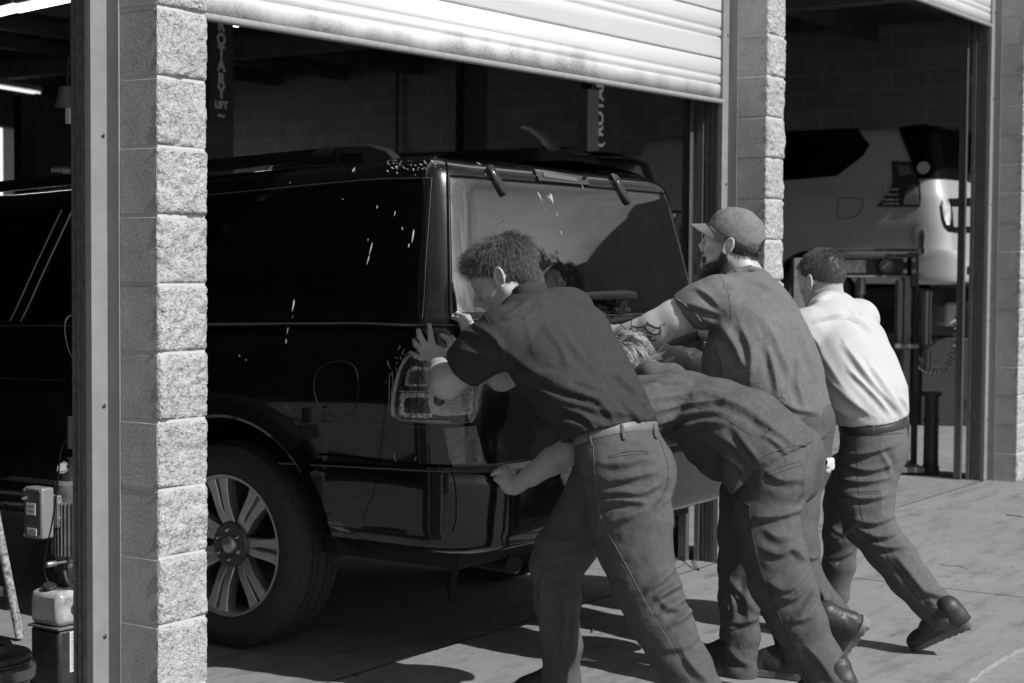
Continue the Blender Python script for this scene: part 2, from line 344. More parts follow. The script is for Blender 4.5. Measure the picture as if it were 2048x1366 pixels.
MB().box((-9, BY, -.01), (ox1 - 4.2, BY + .25, 4.6)).box((ox1, BY, -.01), (WX, BY + .25, 4.6)).box((ox1 - 4.2, BY, oz), (ox1, BY + .25, 4.6)).each('back_wall', m_back, BL, smooth=False)
m_ceil = M('ceiling_panels', .12, .7, 0, (4, .7, 1.3), None, stretch=(1, 8, 1))
rf = MB().box((-9.3, 0, 4.601), (14.3, BY + .25, 4.75)).build('roof', M('roof_sheet', .3, .7), BL, smooth=False)
MB().box((-9, .2, 4.15), (WX, BY, 4.2)).build('ceiling', m_ceil, BL, smooth=False)
jo = MB()
for y in np.arange(.9, BY, 1.25): jo.box((-9, y, 3.98), (WX, y + .07, 4.149))
for x in (-2, 2, 6.1, 10.2): jo.box((x, .25, 3.78), (x + .18, BY, 3.979)); 
for x in np.arange(-8.7, 13.8, .61): jo.box((x, .25, 4.12), (x + .05, BY, 4.1485))
jo.each('roof_joist', M('joist_steel', .12, .5, .2, (5, .6, 1.5)), BL, smooth=False)
# ------------------------------------------------------------------ overhead doors
def door_mat():
    m = M('white_door_paint', .83, .45); t = m.node_tree; b = t.nodes['Principled BSDF']
    g = t.nodes.new('ShaderNodeNewGeometry'); s = t.nodes.new('ShaderNodeSeparateXYZ'); t.links.new(g.outputs['Position'], s.inputs[0])
    mp = t.nodes.new('ShaderNodeMapping'); mp.inputs['Scale'].default_value = (1, 1, .5); t.links.new(g.outputs['Position'], mp.inputs[0])
    n = t.nodes.new('ShaderNodeTexNoise'); n.inputs['Scale'].default_value = 3.5; n.inputs['Detail'].default_value = 4; t.links.new(mp.outputs[0], n.inputs[0])
    n2 = t.nodes.new('ShaderNodeTexNoise'); n2.inputs['Scale'].default_value = 260; n2.inputs['Detail'].default_value = 3; mp2 = t.nodes.new('ShaderNodeMapping'); mp2.inputs['Scale'].default_value = (1, 1, .35); t.links.new(g.outputs['Position'], mp2.inputs[0]); t.links.new(mp2.outputs[0], n2.inputs[0])
    def ma(op, a, b_, clamp=False):
        k = t.nodes.new('ShaderNodeMath'); k.operation = op; k.use_clamp = clamp
        for i, v in enumerate((a, b_)):
            if isinstance(v, (int, float)): k.inputs[i].default_value = v
            else: t.links.new(v, k.inputs[i])
        return k.outputs[0]
    # dust line that settled along the lowest section: height above the bottom edge
    h = ma('SUBTRACT', ma('SUBTRACT', s.outputs[2], ma('MULTIPLY', s.outputs[0], .011)), 2.268)
    edge = ma('ADD', ma('MULTIPLY', n.outputs[0], .34), -.085)
    d = ma('MULTIPLY', ma('SUBTRACT', edge, h), 12, True)
    sp = ma('MULTIPLY', ma('SUBTRACT', n2.outputs[0], .42), 6.0, True)
    dirt = ma('MULTIPLY', d, ma('ADD', ma('MULTIPLY', sp, .5), .38))
    x = t.nodes.new('ShaderNodeMapRange'); x.inputs[3].default_value = .63; x.inputs[4].default_value = .12; t.links.new(dirt, x.inputs[0]); 
    n3 = t.nodes.new('ShaderNodeTexNoise'); n3.inputs['Scale'].default_value = 2; n3.inputs['Detail'].default_value = 7; t.links.new(g.outputs['Position'], n3.inputs[0])
    y = ma('MULTIPLY', x.outputs[0], ma('ADD', ma('MULTIPLY', n3.outputs[0], .16), .9)); t.links.new(y, b.inputs['Base Color'])
door_mat()
def curtain(xa, xb, zb, ztop, sh=.011, y=.222):
    prof = []; z = zb - .03; Pp = .232
    while z < ztop:
        prof += [(z, 0), (z + .004, -.003), (z + .086, -.003), (z + .097, -.0005), (z + .103, .005), (z + .109, -.003), (z + .136, -.003), (z + .142, .005), (z + .148, -.0005), (z + .157, -.003), (z + Pp - .012, -.003), (z + Pp - .007, .002), (z + Pp - .005, .012), (z + Pp - .0012, .012)]; z += Pp
    prof = [p for p in prof if p[0] > zb]; prof = [(zb, -.003)] + prof
    V = []; 
    for x in (xa, xb):
        for z, d in prof: V.append((x, y + d, z + sh * x))
    n = len(prof); F = [(i, n + i, n + i + 1, i + 1) for i in range(n - 1)]
    o = link('overhead_door', V, F, m_white, BL, ang=20); o.modifiers.new('thickness', 'SOLIDIFY').thickness = .02
    bb = MB(); bb.tube([(xa, y - .006, zb - .014 + sh * xa), (xb, y - .006, zb - .014 + sh * xb)], .0135, 14); bb.build('bottom_seal', m_rubber, o, ang=60)
    b2 = MB(); b2.tube([(xa, y + .012, zb - .006 + sh * xa), (xb, y + .012, zb - .006 + sh * xb)], .013, 10); b2.build('seal_retainer', M('seal_black', .02, .6), o)
    return o
curtain(.205, 4.045, 2.279, 3.9)
curtain(4.295, 8.135, 3.16, 4.0, .005)
# ------------------------------------------------------------------ ceiling lights
m_tube = EM('lamp_tube', 9.0)
for i, (p, q) in enumerate((((-60, 40), (44, 14)), ((30, 20), (150, -6)), ((-10, 172), (74, 186)), ((462, 46), (482, 50)))):
    a, b = PZ(*p, 3.7), PZ(*q, 3.7)
    if i == 3: a, b = PZ(*p, 3.9), PZ(*q, 3.9)
    lb = ['fluorescent ceiling light at the top left corner of the garage', 'fluorescent ceiling light next to the steel jamb, upper left', 'small far fluorescent light under the ceiling at left', 'small bright ceiling light just under the raised white door'][i]
    t = thing('ceiling_light', lb, 'light', tuple(a), 'ceiling lights in the garage')
    MB().obox((a + b) / 2 + arr(0, 0, .05), (b - a, np.cross(b - a, Z_), Z_), (np.linalg.norm(b - a) / 2, .09, .03)).build('housing', M('lamp_housing', .5, .5), t)
    w = nrm(np.cross(b - a, Z_)) * .045
    for s in (-1, 1): MB().tube([a + w * s, b + w * s], .016 if i != 2 else .011, 8).build('tube', m_tube if i != 2 else EM('dim_lamp_tube', 1.0), t)
# ------------------------------------------------------------------ car body surface
def pchip(xk, yk):
    xk = np.array(xk, float); yk = np.array(yk, float); h = np.diff(xk); dl = np.diff(yk) / h; d = np.zeros_like(xk)
    for i in range(1, len(xk) - 1):
        if dl[i - 1] * dl[i] > 0: w1 = 2 * h[i] + h[i - 1]; w2 = h[i] + 2 * h[i - 1]; d[i] = (w1 + w2) / (w1 / dl[i - 1] + w2 / dl[i])
    d[0], d[-1] = dl[0], dl[-1]
    def f(x):
        x = np.clip(x, xk[0], xk[-1]); i = np.clip(np.searchsorted(xk, x) - 1, 0, len(h) - 1); t = (x - xk[i]) / h[i]
        return (1 + 2 * t) * (1 - t) ** 2 * yk[i] + t * (1 - t) ** 2 * h[i] * d[i] + t * t * (3 - 2 * t) * yk[i + 1] + t * t * (t - 1) * h[i] * d[i + 1]
    return f
class Shell:
    """plan outline (u) x height (t) surface of an estate-type car, nose towards +Y"""
    def __init__(s, X0, width, table, Y0, a=.2, Lc=.3, n=2.4, front=(2.9, 3.75, 4.5, 4.85), hood=(1.2, 1.02), dz=0, bulge=.035, rake=0):
        s.rake = rake
        T = np.array(table); s.X0, s.Wd, s.Y0, s.a, s.Lc, s.n, s.dz, s.bulge = X0, width, Y0, a, Lc, n, dz, bulge
        s.fz, s.fi, s.fy = pchip(T[:, 0], T[:, 1]), pchip(T[:, 0], T[:, 2]), pchip(T[:, 0], T[:, 3]); s.tt = (T[0, 0], T[-1, 0]); s.Xc = X0 + width / 2
        s.UM = Lc + .8; s.front = front; s.hood = hood; s.rb = T[0, 3]
    def S(s, u, t):
        u = np.asarray(u, float); t = np.asarray(t, float); mir = u > s.UM; u = np.where(mir, 2 * s.UM - u, u)
        z = s.fz(t); xl = s.X0 + s.fi(t); yr = s.fy(t); a = np.minimum(s.a, s.Xc - xl - .02)
        w = np.clip(u / s.Lc, 0, 1) * math.pi / 2; e = 2 / s.n
        X = np.where(u <= 0, xl, np.where(u >= s.Lc, xl + a + (u - s.Lc) / .8 * (s.Xc - xl - a), xl + a * (1 - np.cos(w).clip(0) ** e)))
        b = s.Y0 - yr
        Y = np.where(u <= 0, s.Y0 - u, np.where(u >= s.Lc, yr, s.Y0 - b * np.sin(w).clip(0) ** e))
        Y = Y + s.bulge * np.clip(-yr + s.Y0, 0, .2) / .2 * (((X - s.Xc) / (s.Wd / 2)) ** 2) * np.clip(u / s.Lc, 0, 1)
        f = s.front; hz = np.interp(Y - s.Y0, [f[0], f[1], f[2], f[3]], [9, s.hood[0], s.hood[0] - .05, s.hood[1]])
        hz = np.where(Y - s.Y0 > f[0], np.interp(Y - s.Y0, [f[0], f[1], f[2], f[3]], [s.fz(s.tt[1]), s.hood[0], s.hood[0] - .05, s.hood[1]]), 9)
        z = z - s.rake * np.clip(Y - s.Y0 - .15, 0, 3) * np.interp(z, [.5, 1.2, 1.75, 1.9], [.6, 1.05, 1.6, 1.7])
        z = np.minimum(z, hz); q = np.clip((Y - s.Y0 - f[2] + .3) / (f[3] - f[2] + .3), 0, 1); X = X + (s.Xc - X) * .35 * q ** 3
        X = np.where(mir, 2 * s.Xc - X, X)
        return np.stack([X, Y, z + s.dz], -1)
    def N(s, u, t, h=2e-3):
        a = s.S(np.asarray(u) + h, t) - s.S(np.asarray(u) - h, t); tl = np.clip(np.asarray(t, float), s.tt[0] + h, s.tt[1] - h); b = s.S(u, tl + h) - s.S(u, tl - h)
        n = np.cross(a, b); return n / (np.linalg.norm(n, axis=-1, keepdims=True) + 1e-12)
    def uv(s, px, py):                          # picture point -> surface parameters (left side and rear)
        if not hasattr(s, '_g'):
            uu = np.arange(-3.4, s.UM + .9, .01); tt = np.linspace(*s.tt, 260); U, T = np.meshgrid(uu, tt, indexing='ij'); V = s.S(U, T); x, y, z = proj(V.reshape(-1, 3))
            fac = ((V - CAM) * s.N(U, T)).sum(-1).reshape(-1); s._g = (U.ravel(), T.ravel(), x, y, fac)
        U, T, x, y, fac = s._g; d = (x - px) ** 2 + (y - py) ** 2 + np.where(fac > 0, 1e6, 0); i = int(d.argmin()); u, t = U[i], T[i]
        for _ in range(6):
            h = 1e-4; V = s.S(np.array([u, u + h, u]), np.array([t, t, t + h])); a, b, _z = proj(V); J = np.array([[a[1] - a[0], a[2] - a[0]], [b[1] - b[0], b[2] - b[0]]]) / h
            try: q = np.linalg.solve(J, [px - a[0], py - b[0]])
            except Exception: break
            if np.abs(q).max() > .05: break
            u += q[0]; t = min(max(t + q[1], s.tt[0]), s.tt[1])
        return u, t
def dens(poly, step, closed=True):
    out = []; n = len(poly)
    for i in range(n if closed else n - 1):
        a = np.array(poly[i], float); b = np.array(poly[(i + 1) % n], float); k = max(1, int(np.ceil(np.linalg.norm(b - a) / step)))
        out += [a + (b - a) * j / k for j in range(k)]
    if not closed: out.append(np.array(poly[-1], float))
    return out
def chaikin(poly, it=2, closed=True):
    p = [np.array(q, float) for q in poly]
    for _ in range(it):
        q = []; n = len(p)
        for i in range(n if closed else n - 1):
            a, b = p[i], p[(i + 1) % n]; q += [a * .75 + b * .25, a * .25 + b * .75]
        p = q if closed else [p[0]] + q + [p[-1]]
    return p
def cdt(poly, step, xs=None, ys=None, stepb=None):
    poly = dens(poly, stepb or step); A = np.array(poly); lo, hi = A.min(0), A.max(0)
    xs = np.arange(lo[0] + step / 2, hi[0], step) if xs is None else np.array([x for x in xs if lo[0] < x < hi[0]]); ys = np.arange(lo[1] + step / 2, hi[1], step) if ys is None else np.array([y for y in ys if lo[1] < y < hi[1]])
    G = np.stack(np.meshgrid(xs, ys, indexing='ij'), -1).reshape(-1, 2)
    # keep inside points
    x, y = G[:, 0], G[:, 1]; ins = np.zeros(len(G), bool); near = np.full(len(G), 9.)
    for i in range(len(A)):
        a, b = A[i], A[(i + 1) % len(A)]; c = (a[1] > y) != (b[1] > y)
        ins ^= c & (x < (b[0] - a[0]) * (y - a[1]) / (b[1] - a[1] + 1e-15) + a[0])
        near = np.minimum(near, np.hypot(x - a[0], y - a[1]))
    G = G[ins & (near > (stepb or step) * .35)]
    vs = [Vector(p) for p in A] + [Vector(p) for p in G]; n = len(A)
    r = geometry.delaunay_2d_cdt(vs, [(i, (i + 1) % n) for i in range(n)], [], 1, 1e-6)
    return np.array([tuple(v) for v in r[0]]), [tuple(f) for f in r[2]], n
def panel(sh, poly, name, mat, parent, off=.003, th=.006, step=.04, xs=None, ys=None, stepb=None, edge=True, **k):
    """a panel laid on the car surface: poly in (u,t); outer face 'off' proud, edge turned in by th"""
    uv, F, nb = cdt(poly, step, xs, ys, stepb); S0 = sh.S(uv[:, 0], uv[:, 1]); N = sh.N(uv[:, 0], uv[:, 1]); V = S0 + N * off
    if len(F):
        f = F[0]; nn = np.cross(V[f[1]] - V[f[0]], V[f[2]] - V[f[0]])
        if nn @ N[f[0]] < 0: F = [g[::-1] for g in F]
    NN = list(N)
    if edge:
        e = {}
        for f in F:
            for i in range(len(f)):
                a, b = f[i], f[(i + 1) % len(f)]; e[(a, b)] = 1
        bd = [(a, b) for (a, b) in e if (b, a) not in e]; V = list(V); n0 = len(V); mp = {}
        for a, b in bd:
            q = []
            for v in (a, b):
                for lv in (0, 1):
                    if (v, lv) not in mp:
                        mp[(v, lv)] = len(V); V.append(V[v] if lv == 0 else V[v] - N[v] * th)
                        NN.append(N[v])
            pa, pb = S0[a], S0[b]; sn = nrm(np.cross(pb - pa, N[a]))
            for v in (a, b):
                for lv in (0, 1): NN[mp[(v, lv)]] = nrm(sn + N[v] * (.5 if lv == 0 else 0))
            F.append((mp[(b, 0)], mp[(a, 0)], mp[(a, 1)], mp[(b, 1)]))
    return link(name, np.array(V), F, mat, parent, normals=NN, **k)
def strip_on(sh, pts, w, name, mat, parent, off=.002, n=6, closed=False, **k):
    """thin line (tube) following surface points given in (u,t)"""
    pts = dens(pts, .02, closed); 
    if closed: pts.append(pts[0])
    A = np.array(pts); V = sh.S(A[:, 0], A[:, 1]) + sh.N(A[:, 0], A[:, 1]) * off
    return MB().tube(V, w, n).build(name, mat, parent, **k)
def make_wheel(parent, c, side, R=.40, rim=.272, w=.265, detail=True, mat=None):
    """side -1: outer face towards -X"""
    ax = arr(side, 0, 0); c = np.array(c, float)
    hw = w / 2
    wt = link('wheel', [(0, 0, 0)] * 0, [], m_tyre, parent) if False else None
    t = MB(); prof = [(rim - .012, hw - .03), (rim, hw - .012), (rim + .012, hw - .002), (rim + .05, hw + .004), (R - .06, hw + .002), (R - .03, hw - .008), (R - .012, hw - .026), (R - .008, hw - .05), (R - .008, -hw + .05), (R - .012, -hw + .026), (R - .06, -hw), (rim, -hw + .012)]
    t.lathe(prof, c, ax, 96, cap=False); ty = t.build('tyre', m_tyre, parent, ang=50)
    if detail:
        tb = MB(); rows = [(-hw + .022, -hw + .052), (-hw + .06, -.03), (-.022, .022), (.03, hw - .06), (hw - .052, hw - .016)]; nb = 66
        for ri, (a0, a1) in enumerate(rows):
            for k in range(nb):
                q0 = (k + .06 + .3 * (ri % 2)) * 2 * math.pi / nb; q1 = q0 + 2 * math.pi / nb * (.86 if ri in (0, 4) else .9); sk = .35 * 2 * math.pi / nb * (1 if ri % 2 else -1)
                V = []
                for rr in (R - .010, R - .0005):
                    for aa, dq in ((a0, 0), (a1, sk)):
                        r2 = rr - (.014 if abs(aa) > hw - .02 else (.003 if abs(aa) > hw - .055 else 0))
                        for q in (q0, q1): V.append(c + ax * aa + r2 * (Z_ * math.cos(q + dq) + Y_ * math.sin(q + dq)))
                tb.add(V, [(0, 1, 3, 2)[::-1], (4, 5, 7, 6), (0, 4, 6, 2)[::-1], (1, 5, 7, 3), (0, 1, 5, 4), (2, 3, 7, 6)[::-1]])
            # shoulder lugs down the side wall
        for k in range(nb):
            q0 = (k + .1) * 2 * math.pi / nb; q1 = q0 + 2 * math.pi / nb * .8; V = []
            for rr, hh in ((R - .014, hw - .018), (R - .046, hw - .003)):
                for q in (q0, q1):
                    e = Z_ * math.cos(q) + Y_ * math.sin(q); V.append(c + ax * (hh + .003) + rr * e)
            for rr, hh in ((R - .014, hw - .018), (R - .046, hw - .003)):
                for q in (q0, q1):
                    e = Z_ * math.cos(q) + Y_ * math.sin(q); V.append(c + ax * (hh - .004) + rr * e)
            tb.add(V, [(0, 1, 3, 2), (4, 6, 7, 5), (0, 4, 5, 1), (2, 3, 7, 6), (0, 2, 6, 4), (1, 5, 7, 3)])
        tb.build('tread_block', m_tyre, ty, ang=30, kind='stuff')
    r = MB(); r.lathe([(rim - .02, hw - .115), (rim - .016, hw - .02), (rim - .008, hw - .006), (rim + .002, hw - .004), (rim + .002, hw - .012), (rim - .004, -hw + .02)], c, ax, 72, cap=False)
    rm = r.build('rim', mat or m_alloy, parent, ang=40)
    MB().lathe([(.001, -.03), (rim - .02, -.03), (rim - .02, -.05), (.001, -.05)], c, ax, 40, cap=False).build('brake_disc', M('brake_disc', .05, .5, .5), parent)
    sp = MB(); ns = 7 if detail else 10
    for k in range(ns):
        q = 2 * math.pi * (k + .25) / ns; er = Z_ * math.cos(q) + Y_ * math.sin(q); et = np.cross(ax, er)
        for s in (-1, 1):
            # one leg of a split spoke: from hub, bending out to the rim
            pts = [(.070, .012, hw - .045), (.115, .018, hw - .030), (.150, .021, hw - .022), (rim - .055, .026, hw - .018), (rim - .012, .033, hw - .014)]; wd = [.020, .019, .0165, .020, .026]
            V = []
            for (rr, tt, hh), ww in zip(pts, wd):
                for a, b in ((-ww * .75, -.055), (-ww, -.005), (-ww * .8, .0), (ww * .8, .0), (ww, -.005), (ww * .75, -.055)): V.append(c + er * rr + et * (s * tt + a) + ax * (hh + b))
            F = [(i * 6 + j, i * 6 + (j + 1) % 6, (i + 1) * 6 + (j + 1) % 6, (i + 1) * 6 + j) for i in range(4) for j in range(6)]
            if side > 0 or True: sp.add(V, F)
        # web joining the two legs near the rim
        V = []
        for rr, hh in ((.10, hw - .05), (.185, hw - .045), (rim - .014, hw - .04)):
            for a in (-.03, .03): V.append(c + er * rr + et * a + ax * hh)
        sp.add(V, [(0, 1, 3, 2), (2, 3, 5, 4)])
    sp.build('spoke', mat or m_alloy, rm, ang=30, bevel=.002)
    hb = MB(); hb.lathe([(.088, hw - .06), (.088, hw - .034), (.084, hw - .029), (.075, hw - .028), (.045, hw - .034), (.0, hw - .034)], c, ax, 40); hb.build('hub', M('dark_hub', .10, .35, .6), rm, ang=40)
    hc = MB(); hc.lathe([(.034, hw - .034), (.033, hw - .022), (.027, hw - .014), (.0, hw - .011)], c, ax, 32); hc.build('hub_cap', m_alloy, rm, ang=50)
    nu = MB()
    for k in range(6):
        q = 2 * math.pi * (k + .1) / 6; e = Z_ * math.cos(q) + Y_ * math.sin(q); nu.lathe([(.0095, hw - .034), (.0095, hw - .02), (.006, hw - .014), (0, hw - .013)], c + e * .058, ax, 6)
    nu.each('lug_nut', m_chrome, rm)
def arch_flare(parent, c, x, side, r0=.50, r1=.60, a0=-62, a1=242, mat=None, prot=.022):
    prof = [(r0 + .0, -.05), (r0, prot), (r0 + .012, prot + .007), (r0 + .05, prot), (r1 - .012, .008), (r1, -.004)]
    V = []; n = 56
    for i in range(n + 1):
        q = math.radians(a0 + (a1 - a0) * i / n); e = Z_ * math.sin(q) + Y_ * math.cos(q)
        for r, p in prof: V.append(arr(x, c[1], c[2]) + e * r + arr(side * p, 0, 0))
    m = len(prof); F = [(i * m + j, (i + 1) * m + j, (i + 1) * m + j + 1, i * m + j + 1) for i in range(n) for j in range(m - 1)]
    if side < 0: F = [f[::-1] for f in F]
    return link('wheel_arch', V, F, mat, parent, ang=35)
# ------------------------------------------------------------------ the black SUV
SUV = thing('black_suv', 'black glossy SUV with bird droppings being pushed nose first into the garage', 'suv', (2.158, 2.2, 0))
TB = [(.46, .46, .07, -.27), (.475, .475, .03, -.33), (.50, .50, .008, -.365), (.56, .56, .0, -.375), (.70, .70, .0, -.378), (.755, .755, .003, -.372), (.766, .766, .006, -.35), (.78, .78, .006, -.285), (.94, .94, .0, -.275), (1.0, 1.0, -.004, -.272), (1.06, 1.06, -.003, -.268), (1.2, 1.2, .006, -.25), (1.27, 1.27, .016, -.232), (1.30, 1.30, .028, -.222),
      (1.5, 1.5, .072, -.175), (1.7, 1.7, .118, -.125), (1.79, 1.79, .14, -.10), (1.82, 1.82, .152, -.088), (1.84, 1.84, .165, -.07), (1.86, 1.86, .195, -.03), (1.88, 1.876, .24, .03), (1.90, 1.892, .34, .15), (1.93, 1.905, .55, .45), (1.97, 1.915, .85, 1.0)]
sh = Shell(1.156, 2.004, TB, .02, rake=.026)
YW, ZW = .825, .40; YF = YW + 3.02
def arcpts(y, r, flip=False, n=40, z=ZW, tb=.46):
    a = math.asin((tb - z) / r); q = [a + (math.pi - 2 * a) * i / n for i in range(n + 1)]
    P_ = [(sh.Y0 - (y + r * math.cos(x)), z + r * math.sin(x)) for x in q]       # u = Y0 - Y, increasing Y -> more negative u
    return P_
UE = 2 * sh.UM
side_l = [p for p in arcpts(YW, .52)][::-1]      # from larger u to smaller? ordered below
def body_outline():
    uF = sh.Y0 - 4.80
    L_ = []                                      # bottom edge from the front left to the rear, round to the front right
    L_.append((uF, .46)); L_ += arcpts(YF, .52); L_ += arcpts(YW, .52)
    R = [(UE - u, t) for u, t in L_[::-1]]
    return L_ + R + [(UE - uF, 1.97), (uF, 1.97)]
us = np.concatenate([np.arange(-4.8, -.06, .09), np.arange(-.05, .42, .012), np.arange(.45, sh.UM + .01, .05)]); us = np.concatenate([us, UE - us]); us = np.unique(us.round(5))
ts = np.unique(np.concatenate([np.arange(.465, .79, .01), np.arange(.80, 1.78, .03), np.arange(1.78, 1.965, .008)]).round(5))
panel(sh, body_outline(), 'body', m_paint, SUV, off=0, edge=False, xs=us, ys=ts, stepb=.04)
# nose, screen and underbody
nb = MB(); nb.box((1.30, 4.70, .42), (3.02, 4.86, .98)); nb.build('front_fascia', m_paint, SUV, bevel=.04)
ub = MB(); ub.box((1.30, -.16, .40), (3.02, 4.6, .47)); ub.box((1.9, -.2, .33), (2.4, .1, .40)); ub.tube([(1.35, YW, .36), (2.96, YW, .36)], .05); ub.tube([(1.75, .3, .36), (1.70, -.05, .36), (1.62, -.18, .375)], .035); ub.tube([(1.80, .2, .40), (1.80, .24, .22), (1.79, .22, .17)], .02)
ub.build('underbody', m_black, SUV)
# wheels, arches, liners
for (yy) in (YW, YF):
    for sd_, xo in ((-1, 1.156), (1, 3.16)):
        wr = thing('wheel', '', ''); del wr['label'], wr['category']; wr.parent = SUV; wy = yy + .045; wr.location = Vector((xo - sd_ * .145, wy, ZW)) - SUV.location
        make_wheel(wr, (xo - sd_ * .145, wy, ZW), sd_, w=.23, detail=(yy == YW))
        ln_ = MB(); n_=28; qs=[math.radians(2+176*i/n_) for i in range(n_+1)]; ln_.add([(xo-sd_*dx, yy+.53*math.cos(q), ZW+.53*math.sin(q)) for dx in (.02,.36) for q in qs],[(i,i+1,n_+2+i,n_+1+i) for i in range(n_)]); ln_.build('wheel_housing', m_black, SUV)
        arch_flare(SUV, (0, yy, ZW), xo, sd_, mat=m_paint, a0=(-2 if yy != YW else 180 - 141), a1=(182 if yy != YW else 182)) if False else arch_flare(SUV, (0, yy, ZW), xo, sd_, mat=m_paint, a0=(-2 if yy != YW else -2), a1=(182 if yy != YW else 141))
# windows (picture outlines resolved onto the body surface)
def uvp(pts): return [sh.uv(*p) for p in pts]
def Ys(y, t): return (sh.Y0 - y, t)
panel(sh, chaikin([Ys(-.045, 1.282), Ys(1.62, 1.292), Ys(1.50, 1.778), Ys(-.04, 1.792)], 0), 'quarter_window', m_glassd, SUV, off=.004, step=.08, ys=ts)
panel(sh, [Ys(1.68, 1.292), Ys(2.00, 1.290), Ys(1.80, 1.776), Ys(1.56, 1.778)], 'rear_door_window', m_glassd, SUV, off=.003, step=.08, ys=ts)
panel(sh, [Ys(2.07, 1.290), Ys(3.22, 1.28), Ys(2.62, 1.772), Ys(1.87, 1.776)], 'front_door_window', m_glassd, SUV, off=.003, step=.08, ys=ts)
m_edge = M('window_edge_trim', .09, .25, .4); m_seam = M('panel_seam', .035, .2, coat=.6)
for nm, pl in (('window_trim', [Ys(2.03, 1.292), Ys(1.83, 1.78)]), ('window_trim', [Ys(2.10, 1.292), Ys(1.90, 1.78)])): strip_on(sh, pl, .004, nm, M('bright_window_trim', .35, .25, .8), SUV, off=.006)
strip_on(sh, [Ys(4.0, 1.272), Ys(.3, 1.272), Ys(-.03, 1.270)] + [(u, 1.27) for u in np.linspace(.0, .28, 12)], .0045, 'belt_moulding', m_seam, SUV, off=.004)
strip_on(sh, [Ys(-.05, 1.29), Ys(-.05, 1.79), Ys(.3, 1.795), Ys(1.5, 1.785)], .002, 'window_seal', m_seam, SUV, off=.006)
strip_on(sh, [Ys(3.3, 1.05), Ys(1.75, 1.04)], .003, 'door_crease', m_seam, SUV, off=.002)
strip_on(sh, [Ys(3.3, .62), Ys(1.5, .60)], .01, 'sill_trim', m_trim, SUV, off=.004)
strip_on(sh, [Ys(2.06, 1.27), Ys(2.10, .55)], .003, 'door_gap', m_gap, SUV, off=.001); strip_on(sh, [Ys(1.0, 1.27), Ys(1.34, .95), Ys(1.42, .85)], .003, 'door_gap', m_gap, SUV, off=.001)
# rear screen: left edge at the D pillar seam
ul = sh.uv(901, 500)[0]; u_seam = ul
rs = []
tl = np.linspace(1.315, 1.792, 8)
left = [(sh.uv(899 + (1.79 - t) * 14, 352 + (1.79 - t) * 600)[0], t) for t in tl]
rw = [(u, t) for u, t in left[::-1]] ; rr_ = [(UE - u, t) for u, t in left]
# rounded right shoulder as in the picture
rpoly = [(left[0][0], 1.315)] + [(UE - left[0][0], 1.315)] + [(UE - left[-1][0] - .0, 1.66), (UE - left[-1][0] - .02, 1.74), (UE - left[-1][0] - .09, 1.785), (UE - left[-1][0] - .2, 1.792)] + [(left[-1][0], 1.792)] + [p for p in left[::-1][1:-1]]
panel(sh, rpoly, 'rear_window', m_glass, SUV, off=.004, step=.05, ys=np.arange(1.32, 1.79, .03), th=.008)
# tailgate outline seam, spoiler strip
seam = [(left[-1][0] - .012, 1.86), (left[-1][0] - .012, 1.79)] + [(u - .012, t) for u, t in left[::-1]] + [(left[0][0] - .0, 1.27), (left[0][0] + .03, 1.21)]
strip_on(sh, seam, .0045, 'tailgate_gap', m_gap, SUV, off=.001)
strip_on(sh, [(UE - u, t) for u, t in seam], .004, 'tailgate_gap', m_gap, SUV, off=.001)
strip_on(sh, [(left[-1][0], 1.802), (UE - left[-1][0], 1.802)], .003, 'spoiler_gap', m_gap, SUV, off=.002)
strip_on(sh, [(left[0][0] - .01, 1.288), (UE - left[0][0], 1.288)], .0035, 'window_ledge', m_seam, SUV, off=.006)
# high mounted lamp
p0 = sh.uv(1063, 350); p1 = sh.uv(1172, 362)
ha = sh.uv(1066, 343); hb_ = sh.uv(1168, 358); hc_ = sh.uv(1176, 372); hd = sh.uv(1074, 363)
panel(sh, [hd, hc_, hb_, ha], 'high_brake_lamp', M('smoked_lamp', .045, .25, 0, coat=.3), SUV, off=.012, th=.012, step=.05)
panel(sh, uvp([(1082, 349), (1148, 360), (1150, 366), (1084, 357)]), 'lamp_strip', M('lamp_strip', .10, .3), SUV, off=.014, th=.004, step=.05)
nz_ = sh.S(*sh.uv(1160, 357)); MB().lathe([(.006, 0), (.007, .012), (.004, .02)], nz_ + arr(0, -.012, 0), (0, -1, .2), 10).build('washer_nozzle', m_trim, SUV)
# glass hinges
def hinge(pts, wid):
    A = [sh.uv(*p) for p in pts]; V0 = [sh.S(*q) for q in A]; N0 = [sh.N(*q) for q in A]; mb = MB(); V = []
    n = len(A)
    for i in range(n):
        t = nrm(V0[min(i + 1, n - 1)] - V0[max(i - 1, 0)]); b = nrm(np.cross(t, N0[i])); w = wid[i]
        for a, c in ((-1, -.002), (-1, .014), (-.6, .022), (.6, .022), (1, .014), (1, -.002)): V.append(V0[i] + b * a * w + N0[i] * c)
    F = [(i * 6 + j, i * 6 + (j + 1) % 6, (i + 1) * 6 + (j + 1) % 6, (i + 1) * 6 + j) for i in range(n - 1) for j in range(6)] + [tuple(range(6))[::-1], tuple((n - 1) * 6 + j for j in range(6))]
    mb.add(V, F); mb.build('glass_hinge', M('gloss_hinge', .02, .2, coat=.7), SUV, bevel=.003)
hinge([(976, 338), (984, 350), (992, 366), (1001, 382), (1006, 391)], [.020, .019, .018, .017, .013]); hinge([(1226, 357), (1232, 368), (1240, 384), (1249, 400), (1254, 408)], [.022, .021, .02, .018, .013])
